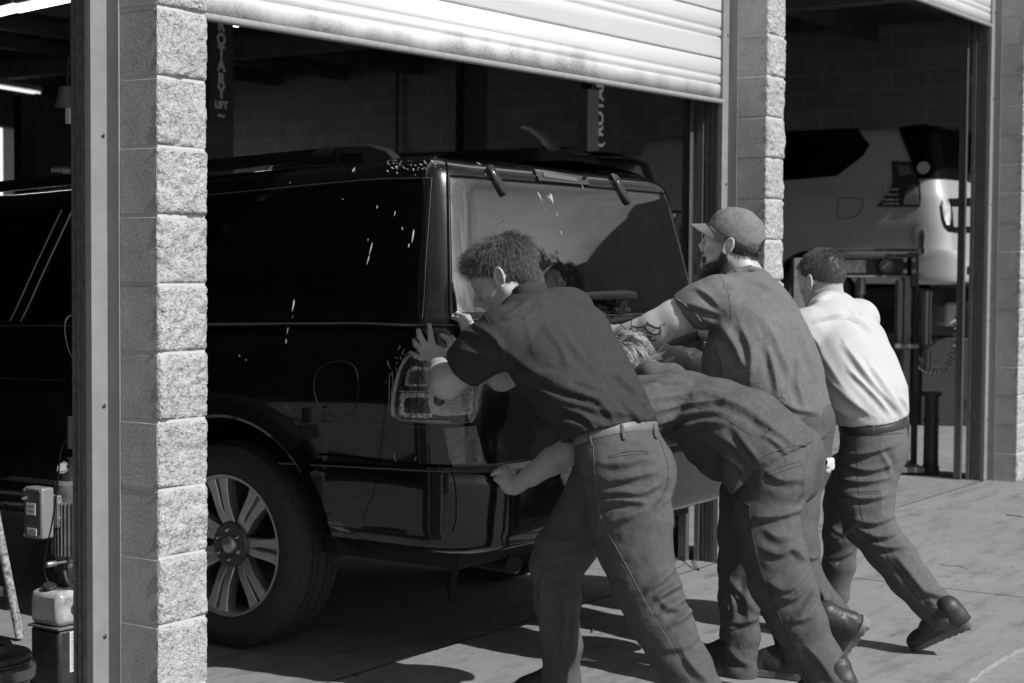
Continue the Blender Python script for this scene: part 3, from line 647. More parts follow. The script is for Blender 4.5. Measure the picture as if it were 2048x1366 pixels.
# wiper
wp = [P(1150, 597, 6.35), P(1185, 596, 6.40), P(1215, 596, 6.46), P(1240, 597, 6.50)]
def on_s(px, py, o): q = sh.uv(px, py); return sh.S(*q) + sh.N(*q) * o
MB().tube([on_s(1120, 600, .05), on_s(1150, 598, .055), on_s(1190, 597, .055), on_s(1225, 596, .055), on_s(1246, 597, .05), on_s(1251, 600, .045)], [.012, .015, .018, .019, .018, .010], 12).build('rear_wiper', m_trim, SUV)
MB().tube([on_s(1226, 600, .045), on_s(1230, 612, .03), on_s(1234, 622, .01)], [.016, .024, .03], 10).build('wiper_pivot', m_trim, SUV)
MB().tube([on_s(1222, 622, .012), on_s(1252, 622, .012)], .012, 8).build('wiper_base', m_trim, SUV)
# roof rails
for s in (0, 1):
    def rp(y, t, o, dx=0):
        q = sh.S(sh.Y0 - y, t); x = q[0] + dx
        if s: x = 2 * sh.Xc - x
        return arr(x, y, q[2] + o)
    rl = MB(); ys_ = np.linspace(.50, 3.0, 12); rl_pts = [rp(y, 1.86, .068, .07) for y in ys_]
    V = []
    for p in rl_pts:
        for a, b in ((-.02, -.03), (-.024, 0), (-.014, .016), (.014, .016), (.024, 0), (.02, -.03)): V.append(p + arr(a, 0, b))
    n = len(rl_pts); rl.add(V, [(i * 6 + j, i * 6 + (j + 1) % 6, (i + 1) * 6 + (j + 1) % 6, (i + 1) * 6 + j) for i in range(n - 1) for j in range(6)] + [tuple(range(6)), tuple((n - 1) * 6 + j for j in range(6))])
    ro = rl.build('roof_rail', M('rail_black', .012, .3, coat=.4), SUV, ang=50)
    for y0, y1, y2 in ((.50, .30, .17), (3.0, 3.2, 3.33)):
        b0 = rp(y0, 1.86, 0, .07)[2] + .084; x0 = rp(y0, 1.86, 0, .07)[0]; fz = rp(y0, 1.86, 0, .07)[2] - .005
        poly = [(y0, fz), (y0, b0)] + [(y0 + (y1 - y0) * t, b0 + .004 * math.sin(t * 3)) for t in (.4, .8)] + [(y1 + (y2 - y1) * .35, b0 - .02), (y1 + (y2 - y1) * .7, b0 - .055), (y2, fz - .012)]
        ft = MB(); ft.prism(poly, (x0, 0, 0), Y_, Z_, -.026, .026); f_ = ft.build('rail_foot', M('rail_plastic', .018, .38), SUV, bevel=.008)
        hy = (y0 + y1) / 2; MB().box((x0 - .0275, min(y0, y1) + .06, fz + .03), (x0 - .0255, max(y0, y1) - .03, b0 - .028)).build('rail_recess', m_gap, f_, bevel=.0005)
# fuel door
fd = [sh.uv(*p) for p in [(672, 722), (695, 722), (712, 735), (718, 765), (716, 800), (705, 826), (685, 836), (660, 832), (640, 815), (628, 785), (628, 755), (642, 732)]]
strip_on(sh, chaikin(fd, 2), .0015, 'fuel_door_seam', M('fuel_door_gap', .012, .5), SUV, off=.001, closed=True)
# taillight: dark cavity, reflectors, clear lens (left), plain copy (right)
m_lens = lens_mat('clear_lens', .96); m_cav = M('lamp_cavity', .05, .14, .5, (60, .4, 1.8), (28, 1, .02), coat=.6); m_refl = M('lamp_reflector', .95, .16, .55, (200, .5, 1.1), (120, 1, .010)); m_refl2 = M('lamp_reflector_smoked', .75, .12, .75, (70, .35, 1.2), (42, 1, .020))
tlp = [(795, 838), (793, 800), (800, 765), (808, 735), (822, 712), (845, 700), (872, 697), (905, 702), (938, 712), (946, 745), (946, 842), (905, 846), (850, 844)]
tl_uv = [sh.uv(*p) for p in tlp]
def lamp(mir):
    f = (lambda L_: [(UE - u, t) for u, t in L_][::-1]) if mir else (lambda L_: L_)
    q = panel(sh, f(chaikin(tl_uv, 1)), 'tail_lamp', m_cav, SUV, off=.006, th=.012, step=.02)
    if mir: return
    strip_on(sh, chaikin(tl_uv, 1), .0024, 'lamp_rim', M('lamp_rim', .55, .2, .4), q, off=.014, n=6, closed=True)
    def sub(pts, nm, mt, o): panel(sh, f(chaikin(dens(uvp(pts), .022), 2)), nm, mt, q, off=o, th=.006, step=.02)
    sub([(800, 834), (803, 785), (865, 786), (866, 836)], 'lamp_chamber', m_refl2, .009); sub([(812, 825), (815, 795), (860, 796), (862, 826)], 'lamp_chamber', m_cav, .014)
    sub([(812, 772), (818, 740), (828, 732), (862, 736), (860, 773)], 'lamp_chamber', m_refl2, .009); sub([(820, 768), (824, 746), (832, 740), (858, 742), (856, 768)], 'lamp_chamber', m_cav, .013)
    sub([(866, 826), (860, 810), (860, 772), (935, 772), (934, 828), (886, 831)], 'lamp_reflector', m_refl, .016)
    sub([(934, 842), (934, 716), (944, 720), (945, 842)], 'lamp_reflector', m_refl2, .014)
    for y in (778, 784, 790, 796, 802, 808, 814, 820): strip_on(sh, uvp([(884, y), (932, y - .5)]), .0022, 'lamp_rib', m_refl, q, off=.024, n=5)
    for y in (754, 758.5, 763, 767): strip_on(sh, uvp([(824, y), (840, y)]), .0013, 'lamp_rib', m_refl2, q, off=.020, n=5)
    b = sh.S(*sh.uv(880, 800)); MB().lathe([(.022, .0), (.019, .012), (.008, .022), (0, .023)], b + sh.N(*sh.uv(880, 800)) * .016, sh.N(*sh.uv(880, 800)), 20).build('lamp_bulb', m_cav, q)
    strip_on(sh, uvp([(805, 782), (863, 783)]), .0025, 'lamp_rib', m_refl, q, off=.018, n=5); strip_on(sh, uvp([(803, 838), (870, 841), (900, 843)]), .003, 'lamp_rib', m_refl, q, off=.014, n=5)
    panel(sh, f(chaikin(tl_uv, 1)), 'lamp_lens', m_lens, q, off=.034, th=.03, step=.02)
lamp(False); lamp(True)
# bumper: top ledge, corner panel, seams
panel(sh, uvp([(906, 935), (975, 932), (950, 851), (888, 856)]), 'corner_panel', M('scuffed_corner_reflection', .13, .28, 0, (60, .6, 1.6), (80, .3, .0008), coat=.3), SUV, off=.005, th=.006, step=.03)  # paler grey than the body: its reflection painted in, plus scuffs
panel(sh, [(u, .772) for u in np.linspace(.10, UE - .10, 60)] + [(u, .762) for u in np.linspace(UE - .10, .10, 60)], 'bumper_ledge', M('bumper_ledge_plastic', .045, .35), SUV, off=.006, step=.03)
strip_on(sh, [Ys(.42, .795), Ys(.2, .79), Ys(.03, .782)] + [(u, .782) for u in np.linspace(.0, .25, 10)], .005, 'bumper_gap', m_gap, SUV, off=.001)
strip_on(sh, uvp([(560, 926), (640, 930), (740, 936), (860, 943), (902, 946)]), .0035, 'bumper_edge', m_seam, SUV, off=.008)
strip_on(sh, uvp([(905, 946), (912, 990), (912, 1040), (905, 1062)]), .002, 'bumper_seam', m_gap, SUV, off=.001)
strip_on(sh, uvp([(584, 862), (600, 848), (650, 846), (790, 850), (888, 856)]), .0018, 'body_seam', m_seam, SUV, off=.001)
for pts in ([(594, 866), (560, 885)], [(570, 808), (585, 827), (602, 846), (618, 880), (632, 925)]): strip_on(sh, uvp(pts), .0016, 'body_crease', m_seam, SUV, off=.001)
# number plate recess, oval badge
bq = sh.uv(1213, 667); bc = sh.S(*bq) + sh.N(*bq) * .008; bn = sh.N(*bq); bx = nrm(np.cross(Z_, bn)); by = np.cross(bn, bx)
def oval(a, b, o, n=40): return [(a * math.cos(2 * math.pi * i / n), b * math.sin(2 * math.pi * i / n)) for i in range(n)]
em = MB().prism(oval(.088, .036, 0), bc, bx, by, -.01, .006).build('oval_badge', M('badge_silver', .6, .2, .8), SUV)
MB().prism(oval(.080, .030, 0), bc, bx, by, .0065, .008).build('badge_field', M('badge_field', .02, .2), em)
text_mesh('Ford', .052, bc + bn * .009, bx, by, M('badge_letters', .75, .2, .5), 'badge_lettering', em, bold=.0008)
# bird droppings and scratches
dr = MB()
def drop(px, py, dx, dy, w):
    w *= .75
    A = [sh.uv(px + dx * t, py + dy * t) for t in (0, .3, .6, 1)]; V = [sh.S(*q) + sh.N(*q) * .0045 for q in A]; dr.tube(V, [w * .4, w, w * .8, w * .25], 5)
for d in [(1073, 385, 8, 18, .006), (1098, 388, 6, 20, .010), (1093, 392, 8, 10, .006), (1111, 426, 2, 8, .003), (1119, 462, 3, 10, .0035), (1088, 420, 0, 2, .002), (1160, 368, 5, 10, .0035), (590, 600, -4, 24, .005), (588, 630, -2, 8, .002), (578, 655, -3, 14, .0018), (574, 678, -1, 10, .0025), (480, 710, 0, 3, .002), (493, 719, 1, 2, .0015),
          (746, 486, -6, 24, .004), (740, 512, -5, 18, .0035), (738, 478, -1, 5, .002), (829, 460, -4, 26, .005), (820, 488, -2, 8, .004), (805, 455, 2, 6, .003), (792, 423, -2, 10, .003), (756, 412, -1, 6, .0035), (706, 345, 5, -8, .004), (686, 398, 2, 2, .002), (580, 368, 3, -3, .002),
          (775, 342, 3, 3, .004), (783, 336, 6, 3, .004), (792, 334, 4, 5, .004), (776, 330, 5, 1, .003), (795, 345, 1, 4, .0025), (840, 330, 6, 2, .004), (850, 327, 4, 2, .004), (827, 338, 2, 5, .003), (862, 324, 5, 2, .004), (822, 331, 3, 1, .003), (832, 350, 0, 2, .0018), (953, 327, 8, 5, .004),
          (1030, 947, 0, 1, .001), (845, 720, -3, 8, .0015), (886, 950, 2, 3, .002)]: drop(*d)
for _ in range(34):
    a = random.random(); drop(770 + 110 * a + random.random() * 8, 322 + random.random() * 18, random.random() * 4, random.random() * 2, .0015 + .0018 * random.random())
dr.build('bird_droppings', m_drop, SUV, kind='stuff')
scr = MB()
def scratch(pts, w, o=.0025): V = [on_s(*p, o) for p in pts]; scr.tube(V, w, 4)
for s_ in ([(815, 705), (808, 720), (803, 740), (797, 762), (790, 790)], [(796, 700), (800, 696), (801, 690)], [(780, 750), (779, 780), (779, 820)], [(785, 742), (787, 760), (783, 790)], [(775, 726), (782, 738)], [(793, 925), (789, 912), (791, 905)], [(830, 921), (833, 913)], [(909, 871), (918, 873), (915, 880), (924, 888), (932, 886)], [(898, 868), (906, 866)]):
    scratch(s_, .0012 if s_[0][0] < 880 else .0014)
for _ in range(24):
    x = 772 + random.random() * 40; y = 690 + random.random() * 130; scratch([(x, y), (x + random.gauss(0, 4), y + random.gauss(4, 6))], .0007 + .0006 * random.random())
for y in (725, 731, 738, 772, 783, 792, 808, 818): scratch([(943 + random.random() * 3, y), (954 + random.random() * 4, y + .5)], .0008, .036 if y < 700 else .004)
scr.build('scratches', M('scratch', .35, .6), SUV, kind='stuff')
# ------------------------------------------------------------------ implicit-surface modelling for bodies and cloth
class Sdf:
    def __init__(s, k=.02): s.ops = []; s.k = k; s.cuts = []
    def seg(s, a, b, ra, rb, k=None, flat=None, op='+', cap=None):
        s.ops.append(('seg', np.array(a, float), np.array(b, float), ra, rb, s.k if k is None else k, flat, op, cap)); return s
    def chain(s, nodes, k=None, flat=None, op='+', cap=None, rs=1, dr=0):
        """nodes: (point, radius[, (axis, factor)])"""
        n = len(nodes)
        if n == 1: return s.seg(nodes[0][0], nodes[0][0] + 1e-5, nodes[0][1] * rs + dr, nodes[0][1] * rs + dr, k, flat, op, cap)
        for i in range(n - 1):
            a, b = nodes[i], nodes[i + 1]; f = flat
            if len(a) > 2: f = a[2]
            s.seg(a[0], b[0], a[1] * rs + dr, b[1] * rs + dr, k, f, op, cap if i == n - 2 else None)
        return s
    def ell(s, c, ax, r, k=None, op='+'):
        s.ops.append(('ell', np.array(c, float), np.array([nrm(a) for a in ax]), np.array(r, float), None, s.k if k is None else k, None, op, None)); return s
    def ev(s, X, Y, Z, o):
        if o[0] == 'seg':
            _, a, b, ra, rb, k, flat, op, cap = o
            px, py, pz = X - a[0], Y - a[1], Z - a[2]; d = b - a
            if flat is not None:
                ax, f = flat; ax = nrm(ax); g = 1 / f - 1
                w = px * ax[0] + py * ax[1] + pz * ax[2]; px = px + ax[0] * w * g; py = py + ax[1] * w * g; pz = pz + ax[2] * w * g; d = d + ax * (d @ ax) * g
            L2 = d @ d; t = np.clip((px * d[0] + py * d[1] + pz * d[2]) / max(L2, 1e-12), 0, 1)
            q = np.sqrt((px - t * d[0]) ** 2 + (py - t * d[1]) ** 2 + (pz - t * d[2]) ** 2) - (ra + (rb - ra) * t)
            if cap is not None: c, n = cap; n = nrm(n); q = np.maximum(q, (X - c[0]) * n[0] + (Y - c[1]) * n[1] + (Z - c[2]) * n[2])
            return q
        _, c, ax, r, _, k, _, op, _ = o
        p = [(X - c[0]) * a[0] + (Y - c[1]) * a[1] + (Z - c[2]) * a[2] for a in ax]
        k0 = np.sqrt(sum((p[i] / r[i]) ** 2 for i in range(3))); k1 = np.sqrt(sum((p[i] / r[i] ** 2) ** 2 for i in range(3))) + 1e-9
        return k0 * (k0 - 1) / k1
    def mesh(s, h, lo=None, hi=None, post=None):
        B = []
        for o in s.ops:
            if o[0] == 'seg': f = max(1, o[6][1]) if o[6] is not None else 1; R = max(o[3], o[4]) * f; b = (np.minimum(o[1], o[2]) - R, np.maximum(o[1], o[2]) + R)
            else: b = (o[1] - o[3].max(), o[1] + o[3].max())
            B.append(b)
        pl = [b for b, o in zip(B, s.ops) if o[7] == '+']
        L0 = np.min([b[0] for b in pl], 0) - 3 * h; H0 = np.max([b[1] for b in pl], 0) + 3 * h
        if lo is not None: L0 = np.maximum(L0, lo); H0 = np.minimum(H0, hi)
        n = np.ceil((H0 - L0) / h).astype(int) + 1; gx, gy, gz = [L0[i] + h * np.arange(n[i]) for i in range(3)]
        D = np.full(n, 1.0, np.float32)
        for o, b in zip(s.ops, B):
            m = o[5] + 2.5 * h; sl = []; ok = True
            for i in range(3):
                i0 = max(0, int((b[0][i] - m - L0[i]) / h)); i1 = min(n[i], int((b[1][i] + m - L0[i]) / h) + 2)
                if i1 <= i0: ok = False
                sl.append(slice(i0, i1))
            if not ok: continue
            q = s.ev(gx[sl[0]][:, None, None], gy[sl[1]][None, :, None], gz[sl[2]][None, None, :], o).astype(np.float32); sl = tuple(sl); A = D[sl]; k = max(o[5], 1e-4)
            if o[7] == '+': hh = np.clip(k - np.abs(A - q), 0, None) / k; D[sl] = np.minimum(A, q) - hh * hh * k * .25
            elif o[7] == '-': q = -q; hh = np.clip(k - np.abs(A - q), 0, None) / k; D[sl] = np.maximum(A, q) + hh * hh * k * .25
        for c, nn in s.cuts:
            nn = nrm(nn); D = np.maximum(D, ((gx - c[0]) * nn[0])[:, None, None] + ((gy - c[1]) * nn[1])[None, :, None] + ((gz - c[2]) * nn[2])[None, None, :]).astype(np.float32)
        if post is not None: D = post(D, gx, gy, gz)
        return snets(D, L0, h)
def snets(D, L0, h):
    nx, ny, nz = D.shape; I = D < 0
    def c8(A): return [A[i:nx - 1 + i, j:ny - 1 + j, k:nz - 1 + k] for i in (0, 1) for j in (0, 1) for k in (0, 1)]
    cnt = sum(a.astype(np.int8) for a in c8(I)); act = (cnt > 0) & (cnt < 8); ci = np.argwhere(act)
    off = [(i, j, k) for i in (0, 1) for j in (0, 1) for k in (0, 1)]; vals = [D[ci[:, 0] + i, ci[:, 1] + j, ci[:, 2] + k] for i, j, k in off]
    acc = np.zeros((len(ci), 3)); w = np.zeros(len(ci))
    for a in range(8):
        for b in range(a + 1, 8):
            da = np.array(off[b]) - np.array(off[a])
            if np.abs(da).sum() != 1: continue
            va, vb = vals[a], vals[b]; m = (va < 0) != (vb < 0); t = np.where(m, va / np.where(m, va - vb, 1), 0)
            acc += m[:, None] * (np.array(off[a])[None] + t[:, None] * da[None]); w += m
    V = (ci + acc / np.maximum(w, 1)[:, None]) * h + L0
    idx = np.full(act.shape, -1, np.int64); idx[ci[:, 0], ci[:, 1], ci[:, 2]] = np.arange(len(ci)); F = []
    for ax in range(3):
        sh_ = [slice(None)] * 3; sh_[ax] = slice(0, -1); s2 = [slice(None)] * 3; s2[ax] = slice(1, None)
        cr = I[tuple(sh_)] != I[tuple(s2)]; e = np.argwhere(cr); o1, o2 = [i for i in range(3) if i != ax]
        ok = (e[:, o1] > 0) & (e[:, o2] > 0) & (e[:, o1] < D.shape[o1] - 1) & (e[:, o2] < D.shape[o2] - 1); e = e[ok]
        if not len(e): continue
        def g(d1, d2): q = e.copy(); q[:, o1] -= d1; q[:, o2] -= d2; return idx[q[:, 0], q[:, 1], q[:, 2]]
        Q = np.stack([g(1, 1), g(0, 1), g(0, 0), g(1, 0)], 1); inside = I[e[:, 0], e[:, 1], e[:, 2]]; fl = ~inside if ax != 1 else inside
        Q[fl] = Q[fl][:, ::-1]; F.append(Q[(Q >= 0).all(1)])
    return V, np.vstack(F)
def vnorm(V, F):
    n = np.cross(V[F[:, 2]] - V[F[:, 0]], V[F[:, 3]] - V[F[:, 1]]); N = np.zeros_like(V)
    for i in range(4): np.add.at(N, F[:, i], n)
    return N / (np.linalg.norm(N, axis=1, keepdims=True) + 1e-12)
def smooth(V, F, it=1, lam=.5):
    for _ in range(it):
        S_ = np.zeros_like(V); c = np.zeros(len(V))
        for a, b in ((0, 1), (1, 2), (2, 3), (3, 0)):
            np.add.at(S_, F[:, a], V[F[:, b]]); np.add.at(S_, F[:, b], V[F[:, a]]); np.add.at(c, F[:, a], 1); np.add.at(c, F[:, b], 1)
        V = V + lam * (S_ / np.maximum(c, 1)[:, None] - V)
    return V
def polydist(px, py, pl):
    """signed distance and position along a picture polyline"""
    best = np.full(px.shape, 1e9); sg = np.zeros(px.shape); tt = np.zeros(px.shape); pl = np.array(pl, float); seg = np.linalg.norm(np.diff(pl, axis=0), axis=1); cum = np.concatenate([[0], np.cumsum(seg)])
    for i in range(len(pl) - 1):
        d = pl[i + 1] - pl[i]; L2 = d @ d; t = np.clip(((px - pl[i, 0]) * d[0] + (py - pl[i, 1]) * d[1]) / L2, 0, 1); x = px - pl[i, 0] - t * d[0]; y = py - pl[i, 1] - t * d[1]
        q = np.hypot(x, y); m = q < best; best = np.where(m, q, best); sg = np.where(m, np.sign(d[0] * y - d[1] * x), sg); tt = np.where(m, (cum[i] + t * seg[i]) / cum[-1], tt)
    return best * sg, tt
def fold(V, F, folds, dr=(0, 99), gain=1.0):
    gain = gain * 2.5
    """cloth folds modelled into the surface: (mm, half width px, [(x, y)...]) ridges, negative mm = valley"""
    N = vnorm(V, F); px, py, z = proj(V); dv = V - CAM; dv /= np.linalg.norm(dv, axis=1, keepdims=True); fc = np.clip(-(N * dv).sum(1) * 3, 0, 1) * ((z > dr[0]) & (z < dr[1])); D = np.zeros(len(V))
    for mm, w, pl in folds:
        w = w * .82
        pl = chaikin(pl, 2, False); A = np.array(pl); m = (fc > 0) & (px > A[:, 0].min() - 4 * w) & (px < A[:, 0].max() + 4 * w) & (py > A[:, 1].min() - 4 * w) & (py < A[:, 1].max() + 4 * w)
        if not m.any(): continue
        s_, t = polydist(px[m], py[m], pl); env = np.clip(np.sin(np.pi * np.clip(t, .02, .98)), 0, 1) ** .6
        dd = np.abs(s_); w1 = w * np.where(s_ > 0, .8, 1.25)
        D[m] += mm * .001 * env * (np.exp(-(np.abs(s_) / w1) ** 1.35) - .55 * np.exp(-((s_ - 1.9 * w) / (w * 1.1)) ** 2)) * gain
    D = np.where(D < 0, -.0075 * np.tanh(-D / .0075), .016 * np.tanh(D / .016))
    return V + N * (D * fc)[:, None]
def crumple(V, F, amp, scale, seed=0, axis=None, st=3.0, ridged=True):
    """procedural creases, stretched along an axis"""
    N = vnorm(V, F); Q = V.copy()
    if axis is not None: a = nrm(axis); w = Q @ a; Q = Q - a * w[:, None] * (1 - 1 / st)
    Q = Q * scale; Q = Q + .35 * np.stack([fbm(Q * .7 + 9, 2, seed + 5), fbm(Q * .7 + 31, 2, seed + 6), fbm(Q * .7 + 57, 2, seed + 7)], -1)
    n = fbm(Q, 3, seed); m = (.6 + .6 * noise3(V * 6 + 3, seed + 50)).clip(.1, 1.2)
    d = (1 - 2.2 * np.abs(n)) if ridged else n
    return V + N * (amp * d * m)[:, None]
def pick(bvh, px, py):
    d = Vector(ray(px, py)); d.normalize(); r = bvh.ray_cast(Vector(CAM), d); return (np.array(r[0]), np.array(r[1])) if r[0] is not None else (None, None)
class Cloth:
    def __init__(s, V, F): s.V, s.F = V, F; s.b = BVHTree.FromPolygons([tuple(v) for v in V], [tuple(int(i) for i in f) for f in F])
    def line(s, pts, r, name, mat, parent, off=.0, n=6, step=6, dash=None, taper=False, flat=None):
        """a seam, hem or edge that lies on the cloth along a picture polyline"""
        q = dens(chaikin(pts, 2, False), step, False); run = []; mb = MB()
        runs = []; cur = []
        for p in q:
            h_, nn = pick(s.b, *p)
            if h_ is None or (cur and np.linalg.norm(h_ - cur[-1][0]) > .05):
                if len(cur) > 1: runs.append(cur)
                cur = []
            if h_ is not None: cur.append((h_, nn))
        if len(cur) > 1: runs.append(cur)
        for c in runs:
            A = [h_ + nn * off for h_, nn in c]
            if dash:
                for i in range(0, len(A) - 1, 2): mb.tube([A[i], A[i + 1]], r, n)
            elif flat:
                V = []; m = len(A)
                for i in range(m):
                    t = nrm(A[min(i + 1, m - 1)] - A[max(i - 1, 0)]); bb = nrm(np.cross(t, c[i][1])); nn = c[i][1]
                    for a, o in ((-flat, -r), (-flat, r * .4), (-flat * .8, r), (flat * .8, r), (flat, r * .4), (flat, -r)): V.append(A[i] + bb * a + nn * o)
                mb.add(V, [(i * 6 + j, i * 6 + (j + 1) % 6, (i + 1) * 6 + (j + 1) % 6, (i + 1) * 6 + j) for i in range(m - 1) for j in range(6)] + [tuple(range(6))[::-1], tuple((m - 1) * 6 + j for j in range(6))])
            else: mb.tube(A, [r * max(.15, math.sin(math.pi * (i + .5) / len(A)) ** .5) for i in range(len(A))] if taper else r, n)
        return mb.build(name, mat, parent, ang=60) if mb.V else None
# ---------- head, hand and shoe kits
def frame(f, u):
    f = nrm(f); l = nrm(np.cross(u, f)); u = np.cross(f, l); return f, l, u
def camv(r, d, u): v = _r0 * r + _h * d + _z * u; return nrm(v)       # right, away, up as seen from the camera side
def head_sdf(c, f, u, s=1.0, beard=0, ears=True, nose=1.0):
    f, l, u = frame(f, u); g = Sdf(.02)
    def p(a, b, d): return c + (f * a + l * b + u * d) * s
    g.ell(p(-.014, 0, .036), (f, l, u), np.array((.100, .078, .088)) * s, .01); g.ell(p(.030, 0, -.028), (f, l, u), np.array((.062, .060, .085)) * s, .03)
    g.ell(p(.045, 0, .04), (f, l, u), np.array((.052, .062, .045)) * s, .03)
    for q in (-1, 1):
        g.seg(p(-.005, q * .053, -.048), p(.068, q * .014, -.098), .021 * s, .019 * s, .03); g.ell(p(.058, q * .038, -.018), (f, l, u), np.array((.028, .022, .022)) * s, .02)
    g.seg(p(.078, 0, -.095), p(.080, 0, -.10), .018 * s, .018 * s, .02)
    g.seg(p(.082, -.026, .030), p(.082, .026, .030), .013 * s, .013 * s, .018)
    for q in (-1, 1): g.ell(p(.100, q * .031, .009), (f, l, u), np.array((.017, .018, .012)) * s, .012, '-'); g.ell(p(.0755, q * .031, .008), (f, l, u), np.array((.0135, .0135, .0125)) * s, .004); g.seg(p(.090, q * .018, .013), p(.084, q * .044, .011), .0035 * s, .003 * s, .006)
    g.seg(p(.090, 0, .022), p(.112 * nose, 0, -.020), .008 * s, .0105 * s, .016); g.seg(p(.108, -.001, -.024), p(.108, .001, -.024), .011 * s, .011 * s, .01)
    for q in (-1, 1): g.seg(p(.100, q * .011, -.027), p(.096, q * .014, -.027), .008 * s, .007 * s, .008); g.ell(p(.108, q * .007, -.035), (f, l, u), np.array((.006, .004, .004)) * s, .004, '-')
    g.seg(p(.088, 0, -.042), p(.086, 0, -.074), .018 * s, .014 * s, .02)
    g.seg(p(.094, -.016, -.055), p(.094, .016, -.055), .0065 * s, .0065 * s, .01); g.seg(p(.091, -.014, -.066), p(.091, .014, -.066), .0075 * s, .0075 * s, .009); g.seg(p(.106, -.024, -.0605), p(.106, .024, -.0605), .0022 * s, .0022 * s, .004, op='-')
    if ears:
        for q in (-1, 1):
            ea = nrm(-f * .25 + u * 1.0); eo = nrm(l * q * .90 + f * .38); en = nrm(np.cross(ea, eo)); c0 = p(-.016, q * .080, -.004) + eo * .008 * s
            g.ell(c0, (ea, np.cross(eo, ea), eo), np.array((.030, .017, .0065)) * s, .006)
            pr = nrm(np.cross(eo, ea)) * (1 if np.cross(eo, ea) @ (-f) > 0 else -1)
            nodes = []
            for i in range(13): a = math.radians(-150 + 300 * i / 12 - 20); nodes.append((c0 + (ea * .031 * math.cos(a) + pr * .0185 * math.sin(a)) * s + eo * .005 * s, .0042 * s))
            g.chain(nodes, k=.004); g.ell(c0 + pr * -.001 * s + eo * .007 * s, (ea, pr, eo), np.array((.017, .009, .006)) * s, .004, '-'); g.seg(c0 - ea * .027 * s, c0 - ea * .031 * s, .007 * s, .006 * s, .006)
            g.seg(c0 - eo * .012 * s, c0 + eo * .0 * s, .012 * s, .008 * s, .008)
    return g, p, (f, l, u)
m_skin = M('skin', .36, .46, 0, (60, .9, 1.08), (300, .35, .0010), spec=.45, var2=(9, .92, 1.06))
m_skin_b = M('bearded_skin', .34, .5, 0, (40, .93, 1.06), (420, .22, .0006))
def strands(roots, dirs, lens, curl, mat, name, parent, r=.00055, n=5, grav=-.5, seed=1, spread=.18):
    g = np.random.default_rng(seed); m = len(roots); Pp = roots.copy(); d = dirs + g.normal(0, spread, dirs.shape); d /= np.linalg.norm(d, axis=1, keepdims=True)
    pts = [Pp.copy()]; step = (lens / (n - 1))[:, None]
    for i in range(n - 1): Pp = Pp + d * step; d = d + curl * .35 + np.array([0, 0, grav * .35]) + g.normal(0, .05, d.shape); d /= np.linalg.norm(d, axis=1, keepdims=True); pts.append(Pp.copy())
    A = np.stack(pts, 1); T = np.gradient(A, axis=1); T /= np.linalg.norm(T, axis=2, keepdims=True) + 1e-9; ref = g.normal(0, 1, (m, 1, 3)); a = np.cross(T, ref); a /= np.linalg.norm(a, axis=2, keepdims=True) + 1e-9; b = np.cross(T, a)
    rr = r * np.array([1.0] + [1.0 - .85 * (i / (n - 1)) ** 1.5 for i in range(1, n)])[None, :, None]
    V = np.stack([A + rr * (a * math.cos(q) + b * math.sin(q)) for q in (0, 2.094, 4.189)], 2).reshape(-1, 3)
    base = (np.arange(m) * n * 3)[:, None, None]; i = np.arange(n - 1)[None, :, None] * 3; k = np.arange(3)[None, None, :]; k2 = (k + 1) % 3
    F = np.stack([base + i + k, base + i + k2, base + i + 3 + k2, base + i + 3 + k], -1).reshape(-1, 4)
    return V, F
def shoe(parent, heel, fwd, up, s=1.0, mat=None, smat=None, name='shoe', lug=False, boot=False, mir=1):
    f, l, u = frame(fwd, up); heel = np.array(heel, float)
    def p(a, b, d): return heel + (f * a + l * b * mir + u * d) * s
    g = Sdf(.025)
    g.ell(p(.045, 0, .045), (f, l, u), np.array((.046, .036, .050)) * s); g.ell(p(.13, .002, .045), (f, l, u), np.array((.085, .040, .046)) * s, .03); g.ell(p(.225, .004, .030), (f, l, u), np.array((.062, .046, .036)) * s, .03)
    g.seg(p(.055, 0, .07), p(.05, 0, .15 if boot else .10), .043 * s, .047 * s, .03)
    g.seg(p(.17, 0, .072), p(.10, 0, .100), .020 * s, .026 * s, .03); g.cuts.append((p(0, 0, .014), -u))
    V, F = g.mesh(.005); V = smooth(V, F, 1); V = crumple(V, F, .0012, 30, 3)
    sh_ = link(name, V, F, mat, parent, ang=180)
    out = []
    for a, b in [(-.006, 0), (.002, .026), (.03, .038), (.09, .036), (.15, .040), (.21, .050), (.255, .044), (.285, .022), (.292, 0), (.285, -.022), (.255, -.042), (.21, -.044), (.15, -.034), (.09, -.030), (.03, -.034), (.002, -.024)]: out.append((a * s, b * s * mir))
    out = chaikin(out, 2)
    if mir < 0: out = out[::-1]
    MB().prism([tuple(q) for q in out], heel, f, l, 0.0, .026 * s).build('sole', smat, sh_, bevel=.003)
    lg = MB()
    for i in range(9):
        a = .02 + i * .030
        for b in (-.026, .008): lg.obox(p(a, b + .009, -.002), (f, l, u), (.0095 * s, .013 * s, .004 * s))
    lg.each('sole_tread', smat, sh_, smooth=False)
    la = MB()
    for i in range(5): a = .105 + i * .017; z0 = .098 - i * .009; la.tube([p(a, -.022, z0 - .004), p(a + .003, 0, z0 + .007), p(a, .022, z0 - .004)], .0022, 6)
    la.each('lace', M('shoe_lace', .12, .8), sh_)
    return sh_
